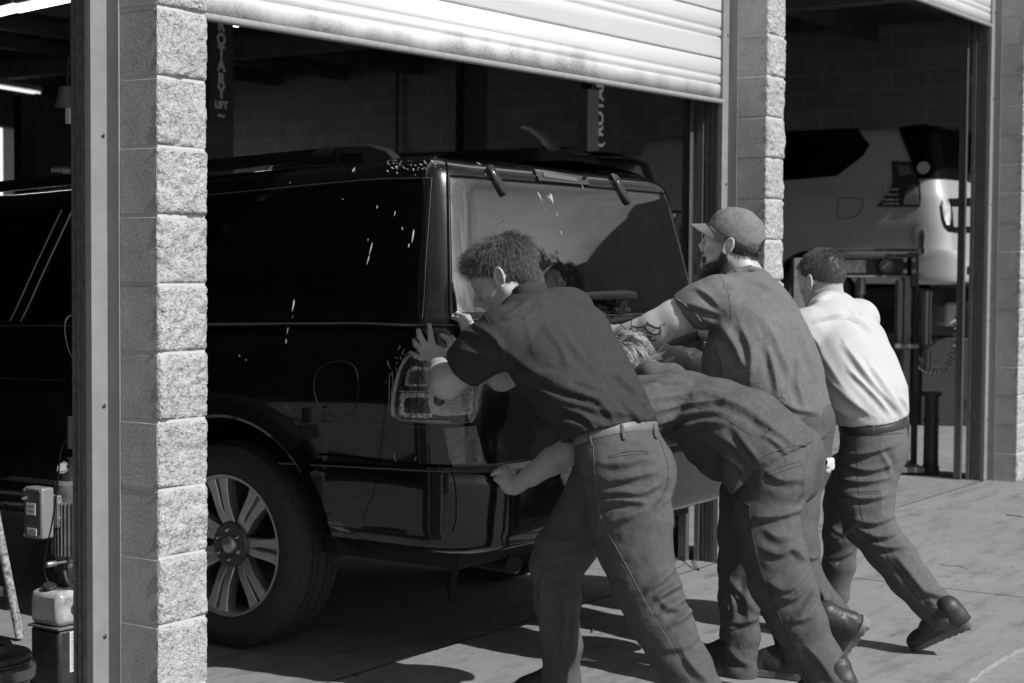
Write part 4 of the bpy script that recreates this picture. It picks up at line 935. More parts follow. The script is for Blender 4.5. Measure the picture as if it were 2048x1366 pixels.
# ------------------------------------------------------------------ people
def nd(px, py, d, r, *k): return (P(px, py, d), r / FPX * d) + k
def cloth_mat(name, c, weave=900, rough=.85, var=(55, .84, 1.12), stain=None):
    m = M(name, c, rough, 0, var, (weave, .25, .0006), spec=.2, var2=stain, bump2=(42, .5, .0035)); return m
m_sh1 = cloth_mat('charcoal_work_shirt', .034); m_pt1 = cloth_mat('grey_work_trousers', .080, stain=(9, .84, 1.08)); m_sh2 = cloth_mat('faded_work_shirt', .085, stain=(16, .82, 1.1)); m_pt2 = cloth_mat('worn_work_trousers', .085, stain=(12, .8, 1.1))
m_sh3 = cloth_mat('grey_tshirt', .125, 1200, stain=(9, .86, 1.08)); m_pt3 = cloth_mat('dark_work_trousers', .075); m_pt4 = cloth_mat('stretch_work_trousers', .10)
m_sh4 = M('white_knit_polo', .43, .8, 0, (6, .95, 1.04), (260, .6, .002), spec=.2)
def knit(m):                                   # fine waffle knit of the white polo
    t = m.node_tree; b = t.nodes['Principled BSDF']; g = t.nodes.new('ShaderNodeNewGeometry'); mp = t.nodes.new('ShaderNodeMapping'); mp.inputs['Rotation'].default_value = (.3, .5, .4); t.links.new(g.outputs['Position'], mp.inputs[0])
    v = t.nodes.new('ShaderNodeTexVoronoi'); v.inputs['Scale'].default_value = 210; v.inputs['Randomness'].default_value = .12; t.links.new(mp.outputs[0], v.inputs['Vector']); bu = t.nodes.new('ShaderNodeBump'); bu.inputs['Strength'].default_value = .55; bu.inputs['Distance'].default_value = .0022; t.links.new(v.outputs[0], bu.inputs['Height']); t.links.new(bu.outputs[0], b.inputs['Normal'])
knit(m_sh4)
m_belt_l = M('leather_belt', .13, .55, 0, (60, .8, 1.15)); m_belt_d = M('dark_belt', .03, .5); m_hair1 = M('brown_hair', .10, .5, spec=.45); m_hairb = M('blond_hair', .50, .45, spec=.5); m_hair3 = M('dark_hair', .035, .45, spec=.5); m_hair4 = M('cropped_hair', .075, .5, spec=.5)
m_nail = M('finger_nail', .5, .25); m_thread = M('seam_thread', .035, .9); m_thread_l = M('light_seam_thread', .14, .9); m_ink = M('tattoo_ink', .045, .5)
m_shoe = M('dark_shoe_leather', .03, .5, 0, (50, .7, 1.3), (200, .3, .001)); m_sole = M('shoe_sole_rubber', .10, .8, 0, (40, .7, 1.2))
H = .0050
def merge(parts):
    V = []; F = []; n = 0
    for v, f in parts: V.append(v); F += [tuple(int(i) + n for i in q) for q in f]; n += len(v)
    return np.vstack(V), F
def limbs(chains, h=.007, k=.012, lo=None, hi=None, smooth_it=1):
    g = Sdf(k)
    for c in chains: g.chain(c)
    V, F = g.mesh(h); return smooth(V, F, smooth_it), F
def hand_mesh(palm, fingers, wrist, h=.0030, extra=None):
    """palm: list of nodes (p, r, flat), fingers: lists of (p, r)"""
    g = Sdf(.010)
    g.chain(palm, k=.012); g.chain(wrist, k=.012)
    for f in fingers: g.chain(f, k=.0045)
    if extra: extra(g)
    V, F = g.mesh(h); V = smooth(V, F, 1); V = crumple(V, F, .0006, 90, 5); return V, F
def put_folds(V, F, folds, crs=(), dr=(0, 99), gain=1.0, it=1):
    for c in crs: V = crumple(V, F, **c)
    for _ in range(it): V = fold(V, F, folds, dr, gain)
    return smooth(V, F, 1, .2)
def ring(cl, c, axis, n=72, rmax=.45, a0=0, a1=360):
    axis = nrm(axis); a = nrm(np.cross(axis, (0.3, .9, .1))); b = np.cross(axis, a); out = []
    for i in range(n):
        q = math.radians(a0 + (a1 - a0) * i / n); d = a * math.cos(q) + b * math.sin(q); r = cl.b.ray_cast(Vector(c), Vector(d), rmax)
        if r[0] is not None: out.append((np.array(r[0]), d))
    return out
def band(cl, c, axis, w, th, name, mat, parent, n=80, off=.001, rmax=.45, soft=3):
    R = ring(cl, c, axis, n, rmax); axis = nrm(axis); m = len(R)
    if m < 8: return None
    A = np.array([p for p, d in R])
    for _ in range(soft): A = A * .5 + .25 * (np.roll(A, 1, 0) + np.roll(A, -1, 0))
    V = []
    for i in range(m):
        d = R[i][1]
        for u_, o in ((-w, off), (-w, off + th * .6), (-w * .85, off + th), (w * .85, off + th), (w, off + th * .6), (w, off)): V.append(A[i] + axis * u_ + d * o)
    F = [(i * 6 + j, i * 6 + (j + 1) % 6, ((i + 1) % m) * 6 + (j + 1) % 6, ((i + 1) % m) * 6 + j) for i in range(m) for j in range(6)]
    return link(name, V, F, mat, parent, ang=50)
def hair_cap(name, c, fr, rad, cen, planes, mat, parent, h=.004, amp=.0022, sc=60, bumps=()):
    f, l, u = fr; g = Sdf(.01); p = lambda a, b, d: c + f * a + l * b + u * d
    g.ell(p(*cen), (f, l, u), rad)
    for b in bumps: g.ell(p(*b[0]), (f, l, u), b[1], .02)
    for (pt, nn) in planes: g.cuts.append((p(*pt), f * nn[0] + l * nn[1] + u * nn[2]))
    V, F = g.mesh(h); V = smooth(V, F, 2); V = crumple(V, F, amp, sc, 4, axis=-f + u * .3, st=3)
    return V, F, link(name, V, F, mat, parent, ang=180)
# ================================================================= man 1: charcoal polo, front left
M1 = thing('person', 'man in charcoal polo and pale leather belt, both hands by the tail lamp', 'person', (1.25, -.9, 0), 'men pushing the vehicle')
XA = (X_, 1.35)
g = Sdf(.035); g.cuts.append((P(1230, 862, 5.42), -camv(-.22, .22, .95)))
g.chain([nd(1226, 872, 5.42, 76, (X_, 1.32)), nd(1226, 862, 5.42, 78, (X_, 1.32)), nd(1200, 830, 5.44, 81, (X_, 1.35)), nd(1160, 775, 5.47, 84, (X_, 1.4)), nd(1115, 712, 5.50, 86, (X_, 1.45)), nd(1080, 665, 5.54, 74, (X_, 1.55)), nd(1057, 622, 5.58, 46, (X_, 1.5))])
# near shoulder and sleeve
g.chain([nd(1062, 655, 5.47, 60), nd(1012, 672, 5.40, 57), nd(962, 703, 5.44, 51), nd(912, 748, 5.49, 45)], k=.03, cap=(P(929, 741, 5.47), P(904, 757, 5.5) - P(960, 706, 5.43)))
g.chain([nd(1105, 640, 5.68, 56), nd(1140, 622, 5.74, 44), nd(1100, 690, 5.80, 44)], k=.03); g.chain([nd(1120, 625, 5.66, 48), nd(1160, 668, 5.60, 56), nd(1186, 730, 5.53, 62), nd(1222, 790, 5.48, 62)], k=.04)
g.seg(P(928, 738, 5.475), P(903, 760, 5.50), .055, .06, .004, op='-')
V, F = g.mesh(H); V = smooth(V, F, 2)
f1 = [(9, 9, [(1012, 742), (1075, 778), (1160, 812), (1240, 826), (1300, 838)]), (8, 8, [(1030, 742), (1100, 770), (1180, 795), (1265, 824)]), (7, 8, [(1062, 790), (1120, 815), (1195, 836)]), (6, 7, [(1060, 815), (1110, 838), (1165, 852)]), (7, 8, [(1010, 700), (1060, 740), (1130, 772), (1200, 800)]),
      (6, 7, [(1222, 740), (1262, 778), (1296, 800)]), (6, 6, [(1192, 800), (1215, 822), (1232, 846)]), (7, 6, [(1240, 800), (1262, 822), (1282, 848)]), (7, 6, [(1270, 796), (1292, 812), (1312, 836)]), (6, 5, [(1160, 828), (1178, 842), (1190, 858)]), (2, 8, [(1044, 612), (1054, 650), (1064, 700)]), (3, 8, [(1106, 596), (1124, 612), (1148, 630)]), (2.5, 10, [(1150, 640), (1180, 700), (1230, 760)]), (3, 9, [(1040, 735), (1100, 750), (1180, 770), (1250, 800)]), (2.5, 9, [(1120, 660), (1170, 720), (1240, 780)]),
      (6, 7, [(918, 662), (960, 668), (1000, 694)]), (6, 7, [(915, 700), (955, 706), (1000, 716)]), (5, 6, [(935, 735), (970, 728), (1000, 716)]), (6, 6, [(945, 650), (975, 662), (1005, 690), (1012, 740)]), (5, 7, [(1000, 640), (1030, 628), (1060, 600)]), (-5, 6, [(1000, 700), (1030, 730), (1070, 748)]), (2, 10, [(1080, 640), (1120, 690), (1140, 740)]), (4, 6, [(1105, 800), (1150, 826), (1200, 848)])]
V = put_folds(V, F, f1, [dict(amp=.0035, scale=9, seed=11, axis=P(1226, 862, 5.42) - P(1057, 622, 5.58), st=2.5), dict(amp=.0016, scale=20, seed=12)], gain=1.0)
C1 = Cloth(V, F); S1 = link('polo_shirt', V, F, m_sh1, M1, ang=180)
C1.line([(970, 630), (986, 662), (998, 690), (1003, 712)], .0014, 'sleeve_seam', m_thread, S1); C1.line([(904, 722), (915, 742), (932, 758), (948, 766)], .0026, 'sleeve_hem', m_sh1, S1, off=.001)
C1.line([(1036, 596), (1060, 590), (1090, 592), (1108, 600)], .0012, 'yoke_seam', m_thread, S1)
# collar
cg = Sdf(.012); cn = [nd(1018, 604, 5.55, 9), nd(1034, 585, 5.50, 10), nd(1058, 577, 5.50, 10.5), nd(1085, 577, 5.53, 10.5), nd(1098, 585, 5.62, 10), nd(1078, 592, 5.72, 9)]
cn = [(q,) for q in chaikin([c_[0] for c_ in cn], 3, False)]
for i in range(len(cn) - 1): a, b = cn[i], cn[i + 1]; cg.seg(a[0], b[0], .0052, .0052, .002, flat=(nrm(P(1060, 560, 5.56) - P(1070, 610, 5.56)), 4.2))
Vc, Fc = cg.mesh(.0035); Vc = smooth(Vc, Fc, 1); link('collar', Vc, Fc, m_sh1, S1, ang=180)
cg = Sdf(.012); cn = [nd(1006, 618, 5.52, 9), nd(1026, 602, 5.475, 10), nd(1056, 594, 5.47, 10.5), nd(1092, 592, 5.50, 10.5), nd(1112, 602, 5.58, 9)]
cn = [(q,) for q in chaikin([c_[0] for c_ in cn], 3, False)]
for i in range(len(cn) - 1): a, b = cn[i], cn[i + 1]; cg.seg(a[0], b[0], .0045, .0045, .002, flat=(nrm(P(1060, 570, 5.52) - P(1072, 615, 5.47)), 3.2))
Vc, Fc = cg.mesh(.0035); link('collar_fold', Vc, Fc, m_sh1, S1, ang=180)
# trousers
g = Sdf(.04)
g.chain([nd(1230, 866, 5.42, 74, (X_, 1.34)), nd(1243, 925, 5.42, 80, (X_, 1.34)), nd(1248, 950, 5.42, 70, (X_, 1.2))])
g.ell(P(1281, 950, 5.345), (X_, Y_, Z_), (.105, .112, .12), .05); g.ell(P(1290, 945, 5.52), (X_, Y_, Z_), (.10, .105, .115), .03)
near1 = [nd(1255, 965, 5.34, 86), nd(1262, 1040, 5.31, 82), nd(1271, 1105, 5.28, 74), nd(1292, 1175, 5.24, 68), nd(1322, 1245, 5.20, 63), nd(1362, 1325, 5.16, 58), nd(1405, 1400, 5.13, 52), nd(1440, 1462, 5.10, 48)]
far1 = [nd(1216, 960, 5.50, 80), nd(1172, 1040, 5.52, 66), nd(1130, 1098, 5.52, 60), nd(1112, 1135, 5.53, 51), nd(1114, 1200, 5.56, 46), nd(1122, 1290, 5.58, 41), nd(1122, 1366, 5.60, 38), nd(1122, 1425, 5.60, 40)]
g.chain(far1, k=.03, flat=(Y_, 1.35), rs=.76); g.chain(near1, k=.03, flat=(Y_, 1.35), rs=.76)
wax = camv(-.22, .22, .95); g.cuts.append((P(1225, 852, 5.42), wax))
V, F = g.mesh(H); V = smooth(V, F, 2)
p1 = [(4, 9, [(1191, 925), (1239, 930), (1307, 914)]), (6, 8, [(1205, 963), (1239, 960), (1314, 942)]), (8, 8, [(1198, 987), (1246, 983), (1280, 990), (1321, 966)]), (9, 7, [(1195, 1004), (1253, 1001), (1296, 1006)]), (5, 8, [(1212, 1046), (1256, 1036), (1296, 1011)]), (-6, 6, [(1296, 1012), (1318, 1000), (1340, 978)]),
      (7, 8, [(1290, 1182), (1328, 1158), (1347, 1138)]), (7, 8, [(1306, 1204), (1330, 1184), (1369, 1166)]), (8, 8, [(1318, 1228), (1355, 1209), (1385, 1180)]), (6, 7, [(1321, 1202), (1342, 1221), (1378, 1219)]), (6, 8, [(1340, 1250), (1376, 1230), (1392, 1204)]), (4, 9, [(1360, 1290), (1380, 1330), (1420, 1366)]), (5, 8, [(1330, 1300), (1370, 1296), (1400, 1270)]),
      (9, 7, [(1078, 1130), (1109, 1158), (1156, 1150)]), (7, 7, [(1099, 1168), (1130, 1183), (1158, 1166)]), (7, 7, [(1118, 1182), (1133, 1220), (1126, 1300)]), (5, 7, [(1085, 1137), (1082, 1216), (1089, 1320)]), (5, 9, [(1090, 1080), (1140, 1090), (1190, 1066)]), (5, 8, [(1066, 1112), (1090, 1122), (1120, 1124)]), (5, 7, [(1150, 1200), (1146, 1260), (1148, 1330)])]
V = put_folds(V, F, p1, [dict(amp=.0024, scale=6, seed=21, axis=arr(.5,.3,.8), st=1.8), dict(amp=.0016, scale=20, seed=22)])
T1c = Cloth(V, F); T1 = link('work_trousers', V, F, m_pt1, M1, ang=180)
T1c.line([(1186, 890), (1190, 950), (1196, 1010), (1206, 1050), (1247, 1119), (1295, 1214), (1336, 1279), (1380, 1361), (1420, 1440)], .0010, 'side_seam', m_thread_l, T1)
T1c.line([(1218, 914), (1236, 906), (1262, 901), (1296, 904)], .0022, 'pocket_welt', m_pt1, T1, off=.001); T1c.line([(1220, 916), (1250, 910), (1298, 908)], .0014, 'pocket_welt', m_thread, T1, off=.0005)
T1c.line([(1143, 922), (1146, 940), (1160, 955), (1192, 972)], .0030, 'side_pocket_edge', m_pt1, T1, off=.001); T1c.line([(1150, 925), (1154, 940), (1166, 952), (1190, 966)], .002, 'side_pocket_edge', m_thread, T1); T1c.line([(1319, 880), (1334, 920), (1338, 960), (1322, 1000), (1308, 1012)], .0018, 'seat_seam', m_thread, T1)
bc_ = P(1230, 872, 5.42); B1 = band(T1c, bc_ + wax * .004, wax, .0155, .0045, 'belt', m_belt_l, M1)
for px, py in ((1180, 876), (1243, 863), (1306, 862)): T1c.line([(px - 2, py - 13), (px + 1, py), (px + 5, py + 17)], .0022, 'belt_loop', m_pt1, T1, off=.006, flat=.0055, step=4)
# skin: head, neck, arms, hands and the body under the clothes
hc1 = P(1009, 560, 5.60); hf, hl, hu = frame(camv(-.83, .22, -.51), camv(.10, .05, 1))
g, hp, fr1 = head_sdf(hc1, hf, hu, 1.03, nose=1.08); g.seg(hp(-.03, 0, -.05), P(1056, 612, 5.57), .058, .062, .03); V, F = g.mesh(.0034); V = smooth(V, F, 1); parts = [(V, F)]
body1 = [[nd(1057, 625, 5.58, 40), nd(1115, 712, 5.5, 62), nd(1200, 830, 5.44, 62), nd(1243, 925, 5.42, 62)], [(p, r * .7) for p, r in near1], [(p, r * .7) for p, r in far1]]
parts.append(limbs(body1, .02, .03)); parts.append(limbs([[nd(1040, 665, 5.42, 36), nd(965, 712, 5.45, 30), nd(893, 766, 5.52, 33), nd(886, 752, 5.60, 31), nd(878, 735, 5.69, 22)], [nd(1150, 630, 5.76, 36), nd(1090, 710, 5.82, 28), nd(1003, 752, 5.80, 30), nd(965, 720, 5.86, 25), nd(940, 704, 5.90, 20)]], .005))
def of(px, py, o, r): return (on_s(px, py, o), r)
pn = sh.N(*sh.uv(870, 705)); fl = (nrm(np.cross(pn, on_s(866, 690, .03) - on_s(880, 730, .03))), 1.6)
palm = [(on_s(880, 728, .045), .021, (fl[0], 1.4)), (on_s(874, 710, .040), .0185, (fl[0], 2.15)), (on_s(861, 699, .036), .0155, (fl[0], 2.55))]
fing = [[of(874, 712, .038, 0.01456), of(849, 716, .035, 0.01098), of(838, 712, .030, 0.00963), of(825, 706, .012, 0.00840)],
        [of(866, 704, .042, 0.01456), of(850, 699, .042, 0.01176), of(840, 690, .036, 0.01030), of(832, 682, .012, 0.00874)],
        [of(868, 700, .044, 0.01456), of(856, 690, .046, 0.01232), of(848, 675, .040, 0.01098), of(840, 663, .012, 0.00918)],
        [of(872, 700, .042, 0.01456), of(868, 686, .046, 0.01232), of(865, 668, .040, 0.01075), of(860, 652, .012, 0.00896)],
        [of(886, 716, .040, 0.01680), of(899, 700, .036, 0.01400), of(898, 683, .026, 0.01176), of(884, 673, .014, 0.00986)]]
parts.append(hand_mesh(palm, fing, [nd(882, 744, 5.66, 24), (on_s(880, 730, .048), .024)]))
fl = (nrm(np.cross(sh.N(*sh.uv(925, 680)), on_s(918, 660, .03) - on_s(935, 700, .03))), 1.5)
palm = [(on_s(938, 700, .05), .022, fl), (on_s(931, 682, .045), .018, (fl[0], 1.9)), (on_s(926, 668, .040), .014, (fl[0], 2.1))]
fing = [[of(928, 672, .045, .012), of(923, 656, .048, .0105), of(919, 641, .036, .009), of(912, 629, .012, .0078)], [of(922, 674, .045, .012), of(917, 660, .046, .0105), of(913, 648, .036, .009), of(904, 637, .012, .0078)],
        [of(916, 694, .036, .012), of(908, 690, .032, .0095), of(905, 682, .026, .0085), of(902, 675, .012, .0072)], [of(932, 670, .048, .012), of(929, 656, .050, .0105), of(927, 642, .036, .009), of(923, 633, .012, .0078)], [of(938, 672, .04, .012), of(943, 660, .036, .0105), of(941, 650, .014, .009)]]
parts.append(hand_mesh(palm, fing, [nd(950, 712, 5.88, 21), (on_s(940, 702, .05), .022)]))
V, F = merge(parts); link('body', V, F, m_skin, M1, ang=180)
nl = MB()
for px, py, n_ in ((825, 704, 1), (832, 680, 1), (839, 661, 1), (860, 650, 1), (912, 627, 1), (904, 635, 1)):
    s0 = on_s(px, py + 2, .0185); nn = sh.N(*sh.uv(px, py)); nl.prism(oval(.0048, .0062, 0, 12), s0, nrm(np.cross(Z_, nn)), nrm(np.cross(nn, np.cross(Z_, nn))), -.002, .0012)
nl.build('finger_nails', m_nail, M1, bevel=.0006)
# hair: short sides, longer unruly top
f, l, u = fr1
Vh, Fh, HB = hair_cap('hair', hc1, fr1, (.114, .090, .106), (-.016, 0, .040), [((-.006, 0, -.006), (1.1, 0, -1)), ((.098, 0, 0), (1, 0, 0))], M('brown_hair_base', .04, .95, spec=.1), M1, bumps=[((.03, 0, .10), (.06, .06, .035)), ((.050, 0, .072), (.030, .054, .032)), ((-.075, 0, -.035), (.045, .062, .065)), ((-.07, 0, .05), (.06, .07, .06))])
Nh = vnorm(Vh, Fh); rel = Vh - hc1; a_, b_, c_ = rel @ f, rel @ l, rel @ u; rg = np.random.default_rng(3)
w = (c_ > -.12) & (a_ < .12); idx = np.where(w)[0]; idx = rg.choice(idx, 15000, replace=True)
topm = np.clip((c_[idx] - .02) / .07, 0, 1); frm = np.clip((a_[idx] - .0) / .06, 0, 1); N_ = Nh[idx]
crown = hc1 - f * .045 + u * .12; away = Vh[idx] - crown; away -= N_ * (away * N_).sum(1)[:, None]; away /= np.linalg.norm(away, axis=1, keepdims=True) + 1e-9
dirs = away * .8 + N_ * (.30 + .35 * topm)[:, None]; lens = .013 + .038 * topm * rg.random(len(idx)) + .010 * frm * topm + .004 * rg.random(len(idx))
# strands bunch into locks
lk = np.stack([fbm(Vh[idx] * 38, 2, s_) for s_ in (1, 2, 3)], -1) * .5 * (.12 + .88 * topm)[:, None]; V, F = strands(Vh[idx] + rg.normal(0, .0012, (len(idx), 3)) - N_ * .002, dirs + lk * (.3 + topm)[:, None], lens, -N_ * .35 + lk * .15, m_hair1, 'hair_strand', HB, r=.00065, n=6, grav=-.45, seed=5)
link('hair_strands', V, F, m_hair1, HB, ang=180, kind='stuff')
cw = MB()
for pts in ([(994, 466, 5.6), (994, 455, 5.6), (1000, 446, 5.6), (1009, 441, 5.59)], [(1014, 468, 5.6), (1010, 455, 5.6), (1012, 451, 5.6), (1016, 457, 5.6), (1016, 468, 5.6)], [(988, 470, 5.6), (984, 460, 5.6), (990, 450, 5.6), (1003, 444, 5.6)], [(1020, 470, 5.6), (1024, 460, 5.59), (1026, 454, 5.6)], [(1030, 472, 5.6), (1040, 462, 5.59), (1048, 458, 5.6)], [(1000, 470, 5.6), (1004, 458, 5.6), (1012, 446, 5.6), (1020, 444, 5.6)]):
    cw.tube([P(*q) for q in chaikin(pts, 2, False)], .0009, 5)
cw.build('cowlick', m_hair1, HB)
for side, hx in ((0, P(1440, 1500, 5.10)), (1, P(1118, 1455, 5.62))):
    hh = np.array([hx[0], hx[1] - .04, .0 if side else .06]); shoe(M1, hh, arr(0, 1, -.05 if side else -.35), arr(0, .1, 1), 1.02, m_shoe, m_sole, 'work_shoe')
# ================================================================= man 2: bent double, blond hair
M2 = thing('person', 'blond man bent double in a faded work shirt, gripping the rear bumper of the SUV', 'person', (1.95, -1.1, 0), 'men pushing the vehicle')
g = Sdf(.04)
g.chain([nd(1575, 925, 5.92, 66, (X_, 1.35)), nd(1540, 895, 5.92, 74, (X_, 1.35)), nd(1490, 858, 5.98, 76, (X_, 1.35)), nd(1430, 836, 6.08, 74, (X_, 1.38)), nd(1365, 812, 6.18, 66, (X_, 1.45)), nd(1318, 798, 6.27, 48, (X_, 1.5))])
g.chain([nd(1500, 900, 5.90, 60), nd(1476, 945, 5.86, 34), nd(1478, 980, 5.84, 16)], k=.04); g.chain([nd(1460, 870, 6.0, 50), nd(1440, 915, 6.0, 40), nd(1400, 900, 6.05, 30)], k=.05)
g.chain([nd(1340, 800, 6.06, 50), nd(1290, 822, 5.98, 46), nd(1215, 862, 5.90, 40)], k=.03, cap=(P(1222, 858, 5.91), P(1215, 862, 5.90) - P(1290, 822, 5.98)))
g.chain([nd(1350, 788, 6.42, 50), nd(1310, 770, 6.52, 44), nd(1250, 850, 6.40, 40)], k=.03)
hemc = P(1545, 905, 5.86); g.cuts.append((P(1622, 892, 5.95), P(1640, 930, 5.9) - P(1590, 860, 5.94)))
V, F = g.mesh(H); V = smooth(V, F, 2)
f2 = [(4, 6, [(1280, 764), (1340, 764), (1410, 766)]), (4, 8, [(1290, 800), (1360, 790), (1450, 782)]), (4, 7, [(1300, 826), (1370, 806), (1450, 800)]), (4, 7, [(1310, 850), (1380, 826), (1440, 822)]), (5, 7, [(1330, 870), (1390, 846), (1450, 846)]), (5, 8, [(1470, 860), (1500, 900), (1520, 925)]), (4, 7, [(1430, 870), (1470, 890), (1500, 930)]), (4, 8, [(1500, 830), (1550, 860), (1590, 890)]), (4, 7, [(1400, 880), (1440, 900), (1470, 940)]), (5, 9, [(1420, 790), (1480, 810), (1540, 850)]), (4, 6, [(1530, 870), (1560, 890), (1570, 905)]), (5, 7, [(1450, 910), (1478, 930), (1490, 950)])]
V = put_folds(V, F, f2, [dict(amp=.004, scale=8, seed=31, axis=P(1575, 925, 5.92) - P(1318, 798, 6.27), st=3), dict(amp=.0018, scale=20, seed=32)])
C2 = Cloth(V, F); S2 = link('work_shirt', V, F, m_sh2, M2, ang=180)
C2.line([(1638, 893), (1600, 888), (1560, 897), (1515, 918), (1482, 948), (1466, 985)], .0028, 'shirt_hem', m_sh2, S2, off=.001); C2.line([(1380, 810), (1440, 830), (1500, 870)], .0010, 'side_seam', m_thread, S2)
st = MB()
for px, py, r in ((1533, 864, .008), (1528, 872, .007), (1540, 858, .006), (1560, 872, .004), (1575, 868, .004)):
    q, nn = pick(C2.b, px, py)
    if q is not None: a = nrm(np.cross(nn, Z_)); st.prism([(x * r * (1 + .3 * math.sin(i * 2.3)), y * r) for i, (x, y) in enumerate(oval(1, .8, 0, 14))], q + nn * .0006, a, nrm(np.cross(nn, a)) * 1, -.0004, .0006)
st.build('oil_stain', M('oil_stain', .045, .8), S2)
cg = Sdf(.02); cg.chain([nd(1262, 752, 6.28, 12), nd(1300, 745, 6.24, 22, ), nd(1345, 752, 6.24, 24), nd(1392, 768, 6.18, 12)], k=.02); cg.chain([nd(1280, 770, 6.16, 20), nd(1340, 772, 6.14, 24), nd(1395, 780, 6.12, 16)])
Vc, Fc = cg.mesh(.005); Vc = smooth(Vc, Fc, 2); link('collar', Vc, Fc, m_sh2, S2, ang=180)
g = Sdf(.04)
g.chain([nd(1585, 905, 5.96, 60, (X_, 1.35)), nd(1560, 950, 5.96, 70, (X_, 1.3))]); g.ell(P(1556, 955, 5.86), (X_, Y_, Z_), (.125, .12, .13), .04); g.ell(P(1590, 940, 6.06), (X_, Y_, Z_), (.105, .105, .125), .02)
near2 = [nd(1532, 990, 5.86, 70), nd(1532, 1040, 5.84, 64), nd(1546, 1105, 5.80, 66), nd(1566, 1173, 5.76, 64), nd(1594, 1242, 5.72, 57), nd(1630, 1312, 5.68, 51), nd(1664, 1370, 5.66, 48), nd(1698, 1432, 5.64, 46)]
far2 = [nd(1500, 985, 6.05, 62), nd(1488, 1070, 6.06, 52), nd(1482, 1130, 6.08, 45), nd(1478, 1200, 6.08, 41), nd(1480, 1270, 6.08, 39), nd(1477, 1340, 6.08, 36), nd(1476, 1400, 6.08, 35)]
g.chain(far2, k=.02, flat=(Y_, 1.35), rs=.76); g.chain(near2, k=.03, flat=(Y_, 1.35), rs=.76); V, F = g.mesh(H); V = smooth(V, F, 2)
p2 = [(9, 8, [(1505, 1036), (1564, 1033), (1604, 1012)]), (-7, 6, [(1580, 1022), (1600, 1010), (1612, 990)]), (-6, 6, [(1614, 905), (1622, 950), (1612, 1000)]), (7, 8, [(1530, 1100), (1561, 1112), (1584, 1092), (1614, 1124)]), (9, 9, [(1533, 1163), (1574, 1187), (1617, 1140)]), (7, 8, [(1546, 1190), (1588, 1203), (1628, 1152)]), (9, 8, [(1596, 1236), (1625, 1204), (1634, 1160)]), (6, 8, [(1580, 1244), (1620, 1236), (1640, 1210)]), (5, 10, [(1530, 1060), (1560, 1080), (1600, 1070)]), (4, 9, [(1610, 1290), (1640, 1320), (1670, 1366)]),
      (7, 8, [(1452, 1150), (1479, 1182), (1508, 1220)]), (6, 7, [(1456, 1165), (1466, 1200), (1468, 1240)]), (6, 7, [(1446, 1240), (1480, 1248), (1516, 1236)]), (5, 8, [(1500, 1150), (1490, 1200), (1500, 1250)]), (5, 8, [(1452, 1290), (1476, 1320), (1500, 1330)]), (5, 9, [(1530, 940), (1560, 962), (1604, 958)])]
V = put_folds(V, F, p2, [dict(amp=.0026, scale=6, seed=41, axis=arr(.5,.3,.8), st=1.8), dict(amp=.0016, scale=20, seed=42)])
T2c = Cloth(V, F); T2 = link('work_trousers', V, F, m_pt2, M2, ang=180)
T2c.line([(1490, 945), (1498, 1010), (1504, 1070), (1518, 1130), (1540, 1190), (1570, 1260), (1590, 1310), (1618, 1366), (1650, 1430)], .0018, 'side_seam', m_thread, T2); T2c.line([(1530, 952), (1555, 935), (1600, 922)], .0024, 'pocket_welt', m_pt2, T2, off=.001); T2c.line([(1533, 955), (1570, 940), (1604, 930)], .0016, 'pocket_welt', m_thread, T2)
T2c.line([(1466, 990), (1480, 1000), (1500, 1012)], .0030, 'side_pocket_edge', m_pt2, T2, off=.001); T2c.line([(1564, 900), (1568, 915), (1572, 930)], .0012, 'dart_seam', m_thread, T2)
hc2 = P(1262, 738, 6.36); g, hp, fr2 = head_sdf(hc2, camv(-.45, .35, -.82), camv(-.75, .45, .45), 1.0); g.seg(hp(-.03, 0, -.05), P(1330, 785, 6.27), .055, .06, .03); V, F = g.mesh(.0045); parts = [(smooth(V, F, 1), F)]
parts.append(limbs([[nd(1330, 800, 6.27, 40), nd(1430, 836, 6.08, 55), nd(1540, 895, 5.92, 55), nd(1560, 950, 5.94, 55)], [(p, r * .7) for p, r in near2], [(p, r * .7) for p, r in far2]], .02, .03))
parts.append(limbs([[nd(1300, 815, 6.0, 36), nd(1205, 868, 5.80, 31), nd(1142, 902, 5.64, 29), nd(1105, 922, 5.66, 27.5), nd(1064, 950, 5.71, 21), nd(1036, 968, 5.755, 16.5), nd(1028, 975, 5.76, 16)], [nd(1310, 772, 6.5, 34), nd(1250, 850, 6.4, 30), nd(1200, 930, 6.2, 28), nd(1165, 955, 6.1, 22)]], .005))
g = Sdf(.010); d0 = 5.76
g.chain([nd(1036, 968, 5.775, 16.5), nd(1020, 972, 5.755, 16), nd(1010, 960, 5.76, 14, (camv(.7, .6, -.2), 1.3)), nd(1008, 948, 5.78, 13, (camv(.7, .6, -.2), 1.6))], k=.012)
for ch in ([nd(1006, 950, 5.76, 9), nd(1000, 944, 5.755, 6.6), nd(991, 945, 5.755, 5.2), nd(985, 949, 5.76, 4.2)], [nd(1010, 946, 5.79, 8), nd(1008, 937, 5.80, 6.0), nd(1001, 938, 5.81, 5.2), nd(996, 944, 5.82, 4.6)], [nd(1018, 946, 5.80, 8), nd(1018, 938, 5.83, 6.0), nd(1011, 939, 5.84, 5.2), nd(1006, 945, 5.85, 4.6)], [nd(1026, 948, 5.82, 7), nd(1027, 943, 5.86, 5.4), nd(1020, 944, 5.87, 4.8)], [nd(1012, 964, 5.745, 9), nd(1000, 962, 5.74, 6.8), nd(992, 958, 5.75, 5.4)]): g.chain(ch, k=.004)
V, F = g.mesh(.003); parts.append((smooth(V, F, 1), F))
